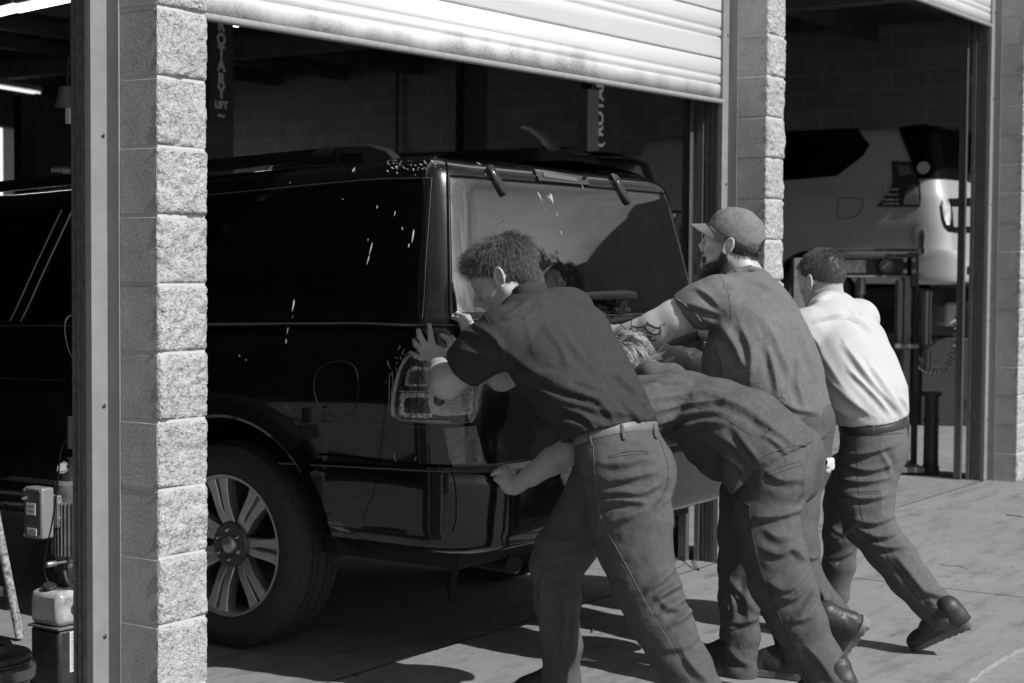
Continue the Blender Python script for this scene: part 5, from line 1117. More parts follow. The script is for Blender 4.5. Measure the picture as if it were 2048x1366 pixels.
g = Sdf(.010); g.chain([nd(1165, 955, 6.08, 20), nd(1150, 958, 6.02, 15, (X_, 1.4)), nd(1142, 950, 6.02, 11, (X_, 1.8))], k=.012)
for ch in ([nd(1140, 952, 5.98, 7), nd(1127, 953, 5.97, 6), nd(1132, 965, 5.96, 5.8), nd(1144, 974, 5.965, 5.2)], [nd(1140, 944, 6.0, 7), nd(1130, 943, 6.0, 6), nd(1126, 950, 6.0, 5)], [nd(1148, 942, 6.04, 7), nd(1138, 940, 6.06, 5.6), nd(1134, 946, 6.06, 5)]): g.chain(ch, k=.005)
V, F = g.mesh(.0032); parts.append((smooth(V, F, 1), F)); V, F = merge(parts); link('body', V, F, m_skin, M2, ang=180)
f, l, u = fr2; Vh, Fh, HB = hair_cap('hair', hc2, fr2, (.108, .086, .100), (-.014, 0, .038), [((.06, 0, .047), (.6, 0, -1)), ((.088, 0, 0), (1, 0, 0))], M('blond_hair_base', .12, .6), M2)
Nh = vnorm(Vh, Fh); idx = np.random.default_rng(8).choice(len(Vh), 6000); N_ = Nh[idx]; cr = P(1236, 694, 6.30); aw = Vh[idx] - cr; aw = aw / (np.linalg.norm(aw, axis=1, keepdims=True) + 1e-9) * .5 + nrm(P(1296, 750, 6.2) - P(1240, 697, 6.3)) * .9; aw -= N_ * (aw * N_).sum(1)[:, None]; aw /= np.linalg.norm(aw, axis=1, keepdims=True) + 1e-9
lk = np.stack([noise3(Vh[idx] * 42, s_) for s_ in (1, 2, 3)], -1) * .28; tone = noise3(Vh[idx] * arr(75, 75, 75) + 5, 9); rl = .035 + .035 * np.random.default_rng(9).random(len(idx))
for nm_, mk, mt_ in (('hair_strands', tone > -.12, m_hairb), ('dark_hair_strands', tone <= -.12, M('ash_hair', .07, .5))):
    V, F = strands(Vh[idx][mk], (aw + N_ * .22 + lk)[mk], rl[mk], (-N_ * .35 + lk * .1)[mk], None, '', None, r=.0010, n=8, grav=-.3, seed=15, spread=.05); link(nm_, V, F, mt_, HB, ang=180, kind='stuff')
for hx, z_, pt in ((P(1700, 1470, 5.62), .06, -.35), (P(1474, 1420, 6.08), 0, -.02)): shoe(M2, np.array([hx[0], hx[1] - .03, z_]), arr(0, 1, pt), arr(0, .1, 1), 1.0, m_shoe, m_sole, 'work_shoe')
# ================================================================= man 3: cap and beard
M3 = thing('person', 'bearded man in a grey cap and T-shirt with a tattooed elbow, leaning on the tailgate', 'person', (2.4, -1.0, 0), 'men pushing the vehicle')
g = Sdf(.04)
g.chain([nd(1588, 838, 6.42, 70, (X_, 1.35)), nd(1562, 800, 6.44, 84, (X_, 1.32)), nd(1540, 745, 6.47, 92, (X_, 1.30)), nd(1520, 685, 6.50, 90, (X_, 1.32)), nd(1506, 630, 6.54, 76, (X_, 1.5)), nd(1494, 580, 6.58, 50, (X_, 1.7))])
g.chain([nd(1470, 730, 6.45, 66), nd(1465, 790, 6.45, 62)], k=.05)
g.chain([nd(1480, 596, 6.48, 50), nd(1436, 600, 6.42, 47), nd(1400, 612, 6.42, 44), nd(1362, 630, 6.44, 41)], k=.03, cap=(P(1374, 622, 6.43), P(1352, 640, 6.45) - P(1400, 600, 6.42)))
g.seg(P(1380, 618, 6.43), P(1350, 640, 6.45), .060, .075, .004, op='-')
g.chain([nd(1525, 600, 6.80, 48), nd(1500, 650, 6.86, 42)], k=.03)
g.cuts.append((P(1600, 847, 6.42), P(1608, 900, 6.4) - P(1590, 800, 6.43)))
V, F = g.mesh(H); V = smooth(V, F, 2)
f3 = [(6, 8, [(1596, 640), (1612, 700), (1632, 760)]), (5, 9, [(1530, 640), (1560, 700), (1590, 770)]), (6, 9, [(1480, 650), (1505, 700), (1500, 760)]), (6, 8, [(1440, 640), (1470, 690), (1490, 740)]), (5, 8, [(1536, 690), (1548, 740), (1556, 790)]), (5, 7, [(1360, 606), (1395, 612), (1440, 628)]), (5, 7, [(1390, 575), (1420, 592), (1440, 615)]), (6, 7, [(1410, 640), (1440, 650), (1466, 690)]), (5, 8, [(1560, 800), (1590, 820), (1640, 826)]), (5, 7, [(1500, 560), (1530, 570), (1565, 600)]), (6, 8, [(1430, 680), (1450, 730), (1450, 780)]), (4, 7, [(1600, 700), (1590, 760), (1610, 820)])]
V = put_folds(V, F, f3, [dict(amp=.004, scale=6.5, seed=51, axis=Z_, st=2.5), dict(amp=.0014, scale=20, seed=52)])
C3 = Cloth(V, F); S3 = link('tshirt', V, F, m_sh3, M3, ang=180)
C3.line([(1432, 545), (1446, 560), (1458, 590), (1462, 640)], .0012, 'sleeve_seam', m_thread, S3); C3.line([(1349, 597), (1362, 603), (1382, 618), (1396, 634), (1402, 642)], .0035, 'sleeve_hem', m_sh3, S3, off=.002)
C3.line([(1662, 842), (1640, 848), (1610, 850), (1580, 848)], .003, 'shirt_hem', m_sh3, S3, off=.001)
st = MB()
for px, py, r in ((1461, 572, .013), (1452, 575, .008), (1443, 545, .005), (1452, 543, .005), (1572, 792, .017), (1570, 785, .010), (1580, 806, .006), (1504, 745, .006)):
    q, nn = pick(C3.b, px, py)
    if q is not None: a = nrm(np.cross(nn, Z_)); st.prism([(x * r * (1 + .25 * math.sin(i * 2.1)), y * r * (1 + .2 * math.cos(i * 1.7))) for i, (x, y) in enumerate(oval(1, .9, 0, 18))], q + nn * .0006, a, nrm(np.cross(nn, a)), -.0004, .0005)
st.build('oil_stain', M('shirt_stain', .095, .85), S3)
g = Sdf(.03); g.chain([nd(1458, 560, 6.49, 5), nd(1474, 545, 6.47, 6), nd(1500, 537, 6.48, 6.5), nd(1526, 543, 6.56, 6)], k=.01); V, F = g.mesh(.004); V = smooth(V, F, 1); link('neckband', V, F, m_sh3, S3, ang=180)
# trousers
g = Sdf(.035); g.chain([nd(1600, 845, 6.42, 66, (X_, 1.3)), nd(1598, 900, 6.42, 62, (X_, 1.3))])
near3 = [nd(1585, 940, 6.38, 62), nd(1576, 1020, 6.34, 56), nd(1582, 1090, 6.28, 52), nd(1592, 1150, 6.25, 48), nd(1622, 1192, 6.22, 42), nd(1652, 1222, 6.20, 37), nd(1690, 1258, 6.18, 34)]
far3 = [nd(1610, 930, 6.52, 54), nd(1560, 1040, 6.42, 50), nd(1540, 1130, 6.30, 48), nd(1566, 1220, 6.2, 42), nd(1590, 1290, 6.12, 36), nd(1596, 1318, 6.10, 35)]
g.chain(far3, k=.02, flat=(Y_, 1.35), rs=.77, cap=(P(1594, 1312, 6.1), P(1600, 1330, 6.1) - P(1580, 1270, 6.12))); g.chain(near3, k=.03, flat=(Y_, 1.2), rs=.88, cap=(P(1684, 1252, 6.18), P(1690, 1258, 6.18) - P(1652, 1222, 6.20))); V, F = g.mesh(H); V = smooth(V, F, 2)
V = put_folds(V, F, [(6, 6, [(1600, 870), (1630, 880), (1650, 870)]), (7, 6, [(1640, 1180), (1650, 1200), (1640, 1230)]), (6, 6, [(1665, 1200), (1672, 1230), (1660, 1260)]), (6, 6, [(1600, 1100), (1620, 1120), (1640, 1110)]), (5, 5, [(1550, 1270), (1575, 1290), (1600, 1285)])], [dict(amp=.003, scale=9, seed=61, axis=arr(.5,.3,.8), st=1.8)])
T3c = Cloth(V, F); T3 = link('work_trousers', V, F, m_pt3, M3, ang=180)
# head with beard and cap
hc3 = P(1462, 490, 6.60); g, hp, fr3 = head_sdf(hc3, camv(-.92, .32, .17), camv(-.03, 0, 1), 1.04); g.seg(hp(-.03, 0, -.05), P(1500, 566, 6.58), .064, .072, .03); V, F = g.mesh(.0036); parts = [(smooth(V, F, 1), F)]; f, l, u = fr3
parts.append(limbs([[nd(1494, 590, 6.58, 40), nd(1520, 685, 6.5, 65), nd(1560, 800, 6.44, 65), nd(1598, 900, 6.42, 50)], [(p, r * .7) for p, r in near3[:-1]], [(p, r * .7) for p, r in far3[:-1]]], .02, .03))
g = Sdf(.012); g.chain([nd(1440, 602, 6.43, 36), nd(1395, 614, 6.43, 36), nd(1350, 636, 6.44, 37), nd(1312, 656, 6.46, 35), nd(1278, 670, 6.50, 32), nd(1262, 674, 6.52, 29), nd(1235, 676, 6.58, 26), nd(1205, 676, 6.64, 20), nd(1190, 676, 6.67, 17)]); V, F = g.mesh(.0055); V = smooth(V, F, 1); ARM = Cloth(V, F); parts.append((V, F))
parts.append(limbs([[nd(1520, 610, 6.82, 36), nd(1470, 700, 6.80, 32), nd(1436, 752, 6.74, 30), nd(1405, 730, 6.78, 24), nd(1385, 716, 6.81, 19), nd(1372, 712, 6.83, 17)]], .0055))
g = Sdf(.01); g.chain([nd(1385, 716, 6.81, 17.5), nd(1360, 712, 6.83, 16, (Z_, 1.3)), nd(1330, 709, 6.82, 13, (Z_, 1.7)), nd(1318, 708, 6.82, 11, (Z_, 1.8))], k=.012)
for i, (a, b) in enumerate(((696, 693), (704, 702), (712, 711), (720, 719))): g.chain([nd(1322, a + 2, 6.82, 7.5), nd(1302, a, 6.80, 6.2), nd(1286, b, 6.79, 5.2), nd(1276, b + 2, 6.80, 4.4)], k=.004)
g.chain([nd(1345, 722, 6.80, 9), nd(1325, 731, 6.78, 6.5), nd(1308, 732, 6.78, 5.4)], k=.006); V, F = g.mesh(.0034); parts.append((smooth(V, F, 1), F))
# near hand spread on the tailgate behind the first man
g = Sdf(.01); g.chain([nd(1190, 676, 6.67, 17), nd(1172, 672, 6.70, 14, (Z_, 1.5)), nd(1156, 668, 6.72, 11, (Z_, 1.8))], k=.012)
for a, b in ((656, 650), (664, 660), (673, 671), (681, 682)): g.chain([nd(1158, a + 2, 6.72, 7), nd(1142, a, 6.72, 6), nd(1124, b, 6.72, 4.6)], k=.004)
V, F = g.mesh(.0036); parts.append((smooth(V, F, 1), F)); V, F = merge(parts); link('body', V, F, m_skin, M3, ang=180)
MB().lathe([(.0262, -.011), (.030, -.008), (.030, .008), (.0262, .011)], P(1384, 716, 6.81), P(1372, 712, 6.83) - P(1396, 722, 6.79), 28, cap=False).build('wrist_watch', M('watch_steel', .6, .25, .9), M3); MB().lathe([(.017, 0), (.017, .008), (.014, .010), (0, .010)], P(1384, 711, 6.775), camv(-.1, -.9, .3), 24).build('watch_case', M('watch_face', .75, .2, .3), M3)
# spider web tattoo laid on the elbow
tm = []
def web(pts, w=.0016): ARM.line(pts, .0005, 'tattoo', m_ink, M3, off=.0006, flat=w, step=5)
for pts, w in (([(1270, 676), (1262, 650), (1264, 640)], .0012), ([(1274, 672), (1290, 656), (1296, 642)], .0012), ([(1280, 672), (1306, 662), (1330, 646)], .0012), ([(1264, 676), (1248, 668), (1232, 668)], .0012), ([(1266, 672), (1250, 656), (1240, 648)], .001),
    ([(1264, 652), (1278, 656), (1292, 652)], .0028), ([(1290, 656), (1300, 668), (1316, 670), (1322, 660)], .0035), ([(1293, 646), (1310, 656), (1322, 656)], .0040), ([(1284, 664), (1290, 672), (1304, 674)], .0036), ([(1250, 658), (1258, 662), (1264, 654)], .0030), ([(1316, 654), (1322, 662), (1320, 674)], .0016), ([(1328, 650), (1330, 646)], .001), ([(1234, 672), (1234, 690)], .0040), ([(1248, 673), (1250, 692)], .0038), ([(1258, 675), (1262, 690)], .0030), ([(1262, 684), (1272, 688), (1284, 684), (1292, 678)], .0048), ([(1298, 676), (1302, 682), (1312, 680)], .0034)): web(pts, w)
em2 = MB()
# beard
def hp3(a, b, d): return hc3 + (f * a + l * b + u * d) * 1.04
g = Sdf(.02); g.seg(hp3(-.002, .052, -.050), hp3(.062, .020, -.105), .026, .027, .02); g.seg(hp3(-.002, -.052, -.050), hp3(.062, -.020, -.105), .026, .027, .02); g.seg(hp3(.066, -.012, -.102), hp3(.074, .0, -.128), .027, .020, .02); g.seg(hp3(.088, -.02, -.072), hp3(.084, .02, -.072), .012, .014, .01); g.seg(hp3(.096, -.020, -.048), hp3(.096, .020, -.048), .0055, .0055, .01); g.seg(hp3(.0, .060, -.02), hp3(.002, .056, -.05), .012, .02, .01); g.seg(hp3(.0, -.060, -.02), hp3(.002, -.056, -.05), .012, .02, .01)
V, F = g.mesh(.0042); V = crumple(V, F, .003, 60, 9); BE = link('beard', V, F, m_hair3, M3, ang=180); N_ = vnorm(V, F); idx = np.random.default_rng(4).choice(len(V), 2600); V, F = strands(V[idx], N_[idx] * .7 - u * .6, np.full(len(idx), .013), -u * np.ones((len(idx), 1)) * .2, None, '', None, r=.0006, n=4, grav=-.2, seed=2, spread=.3); link('beard_strands', V, F, m_hair3, BE, ang=180, kind='stuff')
Vh, Fh, HB = hair_cap('hair', hc3, fr3, (.108, .086, .105), (-.014, 0, .030), [((-.02, 0, .045), (.0, 0, 1)), ((-.02, 0, -.02), (.95, 0, -.5)), ((0, 0, -.075), (0, 0, -1))], m_hair3, M3); N_ = vnorm(Vh, Fh); idx = np.random.default_rng(4).choice(len(Vh), 2000); V, F = strands(Vh[idx], N_[idx] * .3 - u - f * .2, np.full(len(idx), .018), 0 * N_[idx], None, '', None, r=.0007, n=4, grav=-.2, seed=3, spread=.2); link('hair_strands', V, F, m_hair3, HB, ang=180, kind='stuff')
m_cap = cloth_mat('cap_cotton', .16, 900); g = Sdf(.02); s4 = 1.04
cu = nrm(u - f * .05); cf = nrm(f - cu * (f @ cu)); cc = hc3 + u * .036 * s4 - f * .014 * s4
g.ell(cc, (cf, l, cu), (.116, .091, .112), .01); g.seg(cc + cf * .05 + cu * .04, cc + cf * .05 + cu * .045, .052, .05, .03); g.cuts.append((hp3(.085, 0, .058), -nrm(u - f * .40))); 
g.ell(hp3(-.125, 0, .012), (cf, l, cu), (.03, .036, .032), .006, op='-')
V, F = g.mesh(.0042); V = smooth(V, F, 1); V = crumple(V, F, .0022, 16, 19); CP = link('cap', V, F, m_cap, M3, ang=180); CC = Cloth(V, F)
bb_ = MB(); br = []; nn_ = 18
for ring_ in (0, 1):
    for i in range(nn_ + 1):
        a = math.radians(-78 + 156 * i / nn_)
        for k in range(6): t = k / 5; rad = .088 + t * .078 * math.cos(a * .85) ** .6; x = cf * (math.cos(a) * rad * 1.12) + l * (math.sin(a) * (.090 - .004 * t)); br.append(hp3(-.014, 0, .066) + x + cu * (-.002 - .034 * (math.sin(a)) ** 2 * (1 + .3 * t) - .020 * t) + cu * (-.0035 * ring_))
m6 = 6; Fb = [(i * m6 + k, i * m6 + k + 1, (i + 1) * m6 + k + 1, (i + 1) * m6 + k) for i in range(nn_) for k in range(5)]; o_ = (nn_ + 1) * m6; Fb2 = [tuple(q + o_ for q in f_[::-1]) for f_ in Fb]
edge_ = [k for k in range(6)] + [i * m6 + 5 for i in range(1, nn_ + 1)] + [nn_ * m6 + k for k in range(4, -1, -1)]; Fe = [(edge_[i + 1], edge_[i], edge_[i] + o_, edge_[i + 1] + o_) for i in range(len(edge_) - 1)]
link('cap_brim', br, Fb + Fb2 + Fe, m_cap, CP, ang=50, bevel=.0008)
CC.line([(1419, 447), (1440, 462), (1465, 478), (1490, 492), (1510, 500)], .0014, 'cap_seam', m_thread, CP, off=.0005); CC.line([(1423, 440), (1440, 425), (1470, 413)], .0008, 'cap_seam', m_thread, CP); CC.line([(1500, 418), (1520, 440), (1528, 470)], .0008, 'cap_seam', m_thread, CP)
q, nn = pick(CC.b, 1429, 437)
if q is not None: MB().obox(q + nn * .0008, (nrm(np.cross(Z_, nn)), nrm(np.cross(nn, np.cross(Z_, nn))), nn), (.007, .006, .0012)).build('cap_label', M('label_black', .02, .5), CP, bevel=.0005); text_mesh('DK', .006, q + nn * .0022, nrm(np.cross(Z_, nn)), nrm(np.cross(nn, np.cross(Z_, nn))), M('label_white', .6, .6), 'label_mark', CP, depth=.0001) if False else None
bt = MB()
for px, py in ((1475, 427), (1514, 446), (1505, 418)):
    q, nn = pick(CC.b, px, py)
    if q is not None: bt.lathe([(.0025, 0), (.002, .001), (0, .001)], q, nn, 10)
if bt.V: bt.build('cap_eyelet', m_thread, CP)
# cap strap over the back opening
MB().tube([hp3(-.126 * math.cos(a), .085 * math.sin(a), -.012) for a in np.linspace(-.5, .5, 9)], .0065, 6).build('cap_strap', m_belt_d, CP)
# boots
hb3 = P(1744, 1250, 6.10); shoe(M3, P(1738, 1240, 6.12), camv(-.42, .45, -.78), camv(-.62, -.25, .62), 1.0, m_shoe, M('worn_boot_sole', .17, .8, 0, (50, .5, 1.3)), 'work_boot', boot=True)
h0 = PZ(1622, 1362, .0); shoe(M3, h0 + arr(0, 0, .002), arr(-.12, 1, 0), Z_, 1.02, m_shoe, m_sole, 'work_boot', boot=True)
# ================================================================= man 4: white polo
M4 = thing('person', 'man in a white knit polo shirt with dark belt, farthest right, striding against the vehicle', 'person', (2.9, -1.05, 0), 'men pushing the vehicle')
g = Sdf(.04)
g.chain([nd(1745, 836, 6.74, 66, (X_, 1.32)), nd(1733, 795, 6.76, 74, (X_, 1.32)), nd(1712, 745, 6.80, 76, (X_, 1.34)), nd(1690, 690, 6.86, 72, (X_, 1.42)), nd(1670, 642, 6.92, 54, (X_, 1.65)), nd(1662, 615, 6.95, 34, (X_, 1.5))])
g.chain([nd(1650, 650, 6.80, 44), nd(1615, 660, 6.76, 40), nd(1575, 690, 6.82, 36)], k=.03); g.chain([nd(1715, 640, 7.08, 44), nd(1705, 680, 7.14, 40)], k=.03); g.cuts.append((P(1745, 836, 6.74), camv(.10, .1, -1)))
V, F = g.mesh(H); V = smooth(V, F, 2)
f4 = [(7, 7, [(1690, 690), (1740, 760), (1782, 806), (1806, 832)]), (6, 6, [(1700, 740), (1750, 790), (1786, 832)]), (7, 7, [(1740, 730), (1780, 790), (1806, 828)]), (6, 7, [(1655, 760), (1700, 800), (1740, 830)]), (6, 7, [(1640, 740), (1680, 780), (1720, 815)]), (5, 8, [(1640, 700), (1670, 750), (1700, 790)]), (6, 6, [(1640, 800), (1670, 815), (1700, 834)]), (5, 6, [(1630, 640), (1660, 630), (1690, 628)]), (-6, 4, [(1700, 612), (1712, 622), (1722, 628)]), (5, 6, [(1692, 632), (1720, 640), (1745, 665)]), (4, 7, [(1610, 660), (1640, 690), (1650, 730)]), (5, 5, [(1800, 790), (1812, 812), (1816, 830)])]
V = put_folds(V, F, f4, [dict(amp=.0035, scale=8, seed=71, axis=P(1745, 836, 6.74) - P(1670, 642, 6.92), st=3)])
C4 = Cloth(V, F); S4 = link('polo_shirt', V, F, m_sh4, M4, ang=180); C4.line([(1613, 650), (1650, 640), (1690, 636), (1716, 646)], .0010, 'yoke_seam', M('pale_thread', .35, .9), S4)
cg = Sdf(.012); cn = [nd(1622, 618, 6.84, 9), nd(1640, 604, 6.80, 10), nd(1664, 596, 6.84, 10.5), nd(1684, 598, 6.92, 10), nd(1690, 608, 7.0, 9)]
cn = [(q,) for q in chaikin([c_[0] for c_ in cn], 3, False)]
for i in range(len(cn) - 1): cg.seg(cn[i][0], cn[i + 1][0], .0060, .0060, .002, flat=(nrm(P(1650, 580, 6.9) - P(1662, 620, 6.88)), 3.6))
Vc, Fc = cg.mesh(.0038); link('collar', Vc, Fc, m_sh4, S4, ang=180)
g = Sdf(.04); g.chain([nd(1747, 842, 6.74, 62, (X_, 1.32)), nd(1748, 890, 6.74, 64, (X_, 1.32))]); g.ell(P(1758, 900, 6.68), (X_, Y_, Z_), (.105, .11, .12), .04); g.ell(P(1770, 895, 6.84), (X_, Y_, Z_), (.095, .10, .11), .02)
near4 = [nd(1735, 935, 6.68, 66), nd(1728, 1000, 6.64, 57), nd(1740, 1055, 6.60, 50), nd(1782, 1108, 6.54, 46), nd(1822, 1162, 6.49, 42), nd(1862, 1206, 6.45, 39), nd(1890, 1236, 6.41, 38), nd(1902, 1250, 6.40, 37)]
far4 = [nd(1705, 940, 6.90, 54), nd(1690, 1010, 6.94, 42), nd(1682, 1070, 6.96, 36), nd(1678, 1130, 6.98, 32), nd(1666, 1190, 7.0, 30), nd(1650, 1240, 7.0, 29)]
g.chain(far4, k=.02, flat=(Y_, 1.35), rs=.76); g.chain(near4, k=.03, flat=(Y_, 1.3), rs=.78, cap=(P(1893, 1240, 6.40), P(1895, 1244, 6.41) - P(1850, 1195, 6.46))); g.cuts.append((P(1747, 838, 6.74), camv(-.10, -.1, 1))); V, F = g.mesh(H); V = smooth(V, F, 2)
p4 = [(6, 6, [(1680, 905), (1720, 912), (1790, 890)]), (7, 6, [(1690, 930), (1740, 945), (1790, 925)]), (-7, 6, [(1770, 900), (1786, 925), (1790, 950)]), (6, 6, [(1680, 960), (1730, 966), (1778, 955)]), (6, 6, [(1690, 990), (1730, 1000), (1776, 990)]), (7, 6, [(1710, 1040), (1750, 1050), (1790, 1030)]), (8, 6, [(1720, 1060), (1760, 1078), (1800, 1064)]), (6, 6, [(1735, 1085), (1775, 1098), (1815, 1090)]), (6, 6, [(1840, 1180), (1870, 1190), (1895, 1196)]), (7, 6, [(1850, 1225), (1880, 1215), (1910, 1220)]), (6, 6, [(1660, 1050), (1680, 1070), (1700, 1060)]), (6, 6, [(1650, 1110), (1670, 1120), (1705, 1100)]), (5, 9, [(1790, 1110), (1830, 1160), (1870, 1210)])]
V = put_folds(V, F, p4, [dict(amp=.0025, scale=9, seed=81, axis=arr(.5,.3,.8), st=1.8)]); T4c = Cloth(V, F); T4 = link('work_trousers', V, F, m_pt4, M4, ang=180)
T4c.line([(1714, 862), (1714, 920), (1716, 985), (1726, 1050), (1768, 1100), (1800, 1150), (1850, 1215), (1880, 1250)], .0015, 'side_seam', m_thread, T4); T4c.line([(1682, 988), (1720, 984), (1762, 982)], .0015, 'zip_pocket', m_thread, T4, off=.0005); T4c.line([(1684, 992), (1720, 988), (1764, 986)], .002, 'zip_pocket', m_pt4, T4, off=.0008); T4c.line([(1744, 872), (1780, 868), (1804, 866)], .002, 'pocket_welt', m_thread, T4); T4c.line([(1672, 872), (1678, 884), (1706, 896)], .0025, 'side_pocket_edge', m_pt4, T4, off=.001)
wx = camv(-.10, -.1, 1); band(T4c, P(1747, 846, 6.74), wx, .0185, .005, 'belt', m_belt_d, M4)
for px, py in ((1744, 845), (1812, 842)): T4c.line([(px, py - 13), (px + 1, py), (px + 3, py + 15)], .0022, 'belt_loop', m_pt4, T4, off=.0065, flat=.007, step=4)
hc4 = P(1643, 562, 6.98); g, hp, fr4 = head_sdf(hc4, camv(-.62, .76, -.18), camv(-.05, .0, 1), .98); g.seg(hp(-.03, 0, -.05), P(1664, 625, 6.95), .060, .066, .03); V, F = g.mesh(.0038); parts = [(smooth(V, F, 1), F)]; f, l, u = fr4
parts.append(limbs([[nd(1664, 640, 6.93, 34), nd(1712, 745, 6.8, 55), nd(1748, 890, 6.74, 52)], [(p, r * .7) for p, r in near4[:-1]], [(p, r * .7) for p, r in far4], [nd(1615, 660, 6.76, 28), nd(1540, 720, 6.85, 24), nd(1470, 690, 7.05, 20), nd(1430, 672, 7.2, 16), nd(1405, 668, 7.28, 14)]], .012, .03)); V, F = merge(parts); link('body', V, F, m_skin, M4, ang=180)
Vh, Fh, HB = hair_cap('hair', hc4, fr4, (.104, .082, .094), (-.014, 0, .036), [((.05, 0, .045), (.52, 0, -1)), ((.082, 0, 0), (1, 0, 0)), ((0, 0, -.070), (0, 0, -1))], m_hair4, M4, amp=.0008); N_ = vnorm(Vh, Fh); idx = np.random.default_rng(4).choice(len(Vh), 7000); cr = hc4 - f * .05 + u * .12; aw = Vh[idx] - cr; aw -= N_[idx] * (aw * N_[idx]).sum(1)[:, None]; aw /= np.linalg.norm(aw, axis=1, keepdims=True) + 1e-9
V, F = strands(Vh[idx] - N_[idx] * .001, aw * .6 + N_[idx] * .5, .008 + .009 * np.clip(((Vh[idx] - hc4) @ u) / .1, 0, 1), 0 * N_[idx], None, '', None, r=.0007, n=3, grav=0, seed=3, spread=.22); link('hair_strands', V, F, m_hair4, HB, ang=180, kind='stuff')
shoe(M4, P(1948, 1246, 6.36), camv(-.66, .50, -.44), camv(-.30, -.25, .85), .98, m_shoe, M('pale_edge_sole', .12, .7), 'trainer'); h4 = PZ(1668, 1268, 0); shoe(M4, h4, arr(-.1, 1, 0), Z_, .98, m_shoe, m_sole, 'trainer')
# white rag in a back pocket
g = Sdf(.012); 
for i in range(14): a = random.random(); g.ell(P(1648 + 12 * random.random(), 920 + 20 * random.random(), 6.36 + .02 * random.random()), (nrm([random.random(), .2, .4]), Y_, Z_), (.014, .010, .016), .006)
V, F = g.mesh(.003); V = crumple(V, F, .003, 40, 5); link('rag', V, F, M('white_rag', .5, .9), None, loc=P(1654, 930, 6.36), label='small crumpled white rag hanging from the back pocket of the capped man', cat='rag', ang=180)
# ------------------------------------------------------------------ things inside and around the garage
m_mach = M('machine_grey', .16, .45, .2, (30, .6, 1.3)); m_machd = M('machine_dark', .03, .5, .2, (25, .6, 1.4)); m_lab = M('paper_label', .6, .6); m_ltx = M('label_print', .03, .7)
# two-post lift columns with their lettering
def lift_post(px, yc, w, name_label, top=3.9, c=None, mat=None):
    o = PY(px, 300, yc); x0 = o[0]; t = thing('lift_column', name_label, 'lift column', (x0, yc, 0), 'columns of the vehicle lifts')
    mb = MB().box((x0 - w / 2, yc, 0), (x0 + w / 2, yc + .10, top)); mb.build('column', mat or m_machd, t, bevel=.01)
    MB().box((x0 - w / 2 - .12, yc - .1, 0), (x0 + w / 2 + .12, yc + .4, .02)).build('base_plate', m_machd, t, bevel=.003)
    MB().box((x0 - w / 2 - .03, yc + .02, .9), (x0 - w / 2 - .001, yc + .09, 1.25)).build('carriage', m_mach, t, bevel=.004)
    MB().obox((x0 + .5, yc + .1, .95), (arr(1, .25, 0), arr(-.25, 1, 0), Z_), (.55, .05, .05)).build('lift_arm', m_machd, t, bevel=.004)
    return t, x0
m_sign = M('sign_black', .015, .6); m_let = M('sign_letters', .55, .6)
t, x0 = lift_post(440, 5.2, .30, 'dark lift column with white vertical lettering just right of the near block pier')
def zat(px, py, yc): return PY(px, py, yc)[2]
z1, z2 = zat(440, 250, 5.18), zat(440, -20, 5.18); MB().box((x0 - .13, 5.19, z1), (x0 + .13, 5.199, z2)).build('sign_panel', m_sign, t, smooth=False)
for ch, py in zip('ROTARY', (51, 79, 105, 131, 159, 185)): text_mesh(ch, .125, (x0 + .0, 5.186, zat(440, py, 5.18)), X_, Z_, m_let, 'sign_letter', t, bold=.004, narrow=.95)
text_mesh('LIFT', .075, (x0, 5.186, zat(440, 210, 5.18)), X_, Z_, m_let, 'sign_letter', t, bold=.003); text_mesh('~', .12, (x0, 5.186, zat(440, 230, 5.18)), X_, Z_, m_let, 'sign_emblem', t, bold=.003)
t, x0 = lift_post(1193, 3.7, .20, 'lift column with rotated lettering panel, seen through the middle of the open bay')
c1 = PY(1181, 200, 3.69)[0]; c2 = PY(1214, 200, 3.69)[0]; MB().box((c1, 3.68, zat(1190, 290, 3.69)), (c2, 3.699, zat(1190, 150, 3.69))).build('sign_panel', m_sign, t, smooth=False)
text_mesh('( ROTARY', .150, ((c1 + c2) / 2, 3.676, zat(1197, 214, 3.69)), Z_, -X_, M('bright_sign_letters', .85, .5), 'sign_letter', t, bold=.004)
c0 = PY(1157, 200, 3.69)[0]; MB().box((c0, 3.60, 0), (c1 - .01, 3.699, 2.95)).build('side_rail', M('pale_lift_rail', .16, .5), t, bevel=.004)
lift_post(952, 5.05, .36, 'black unmarked lift column in the shade above the SUV roof', mat=m_black); lift_post(60, 7.6, .18, 'black lift column seen left of the steel jamb beside the bright far doorway', mat=m_black, top=2.9)
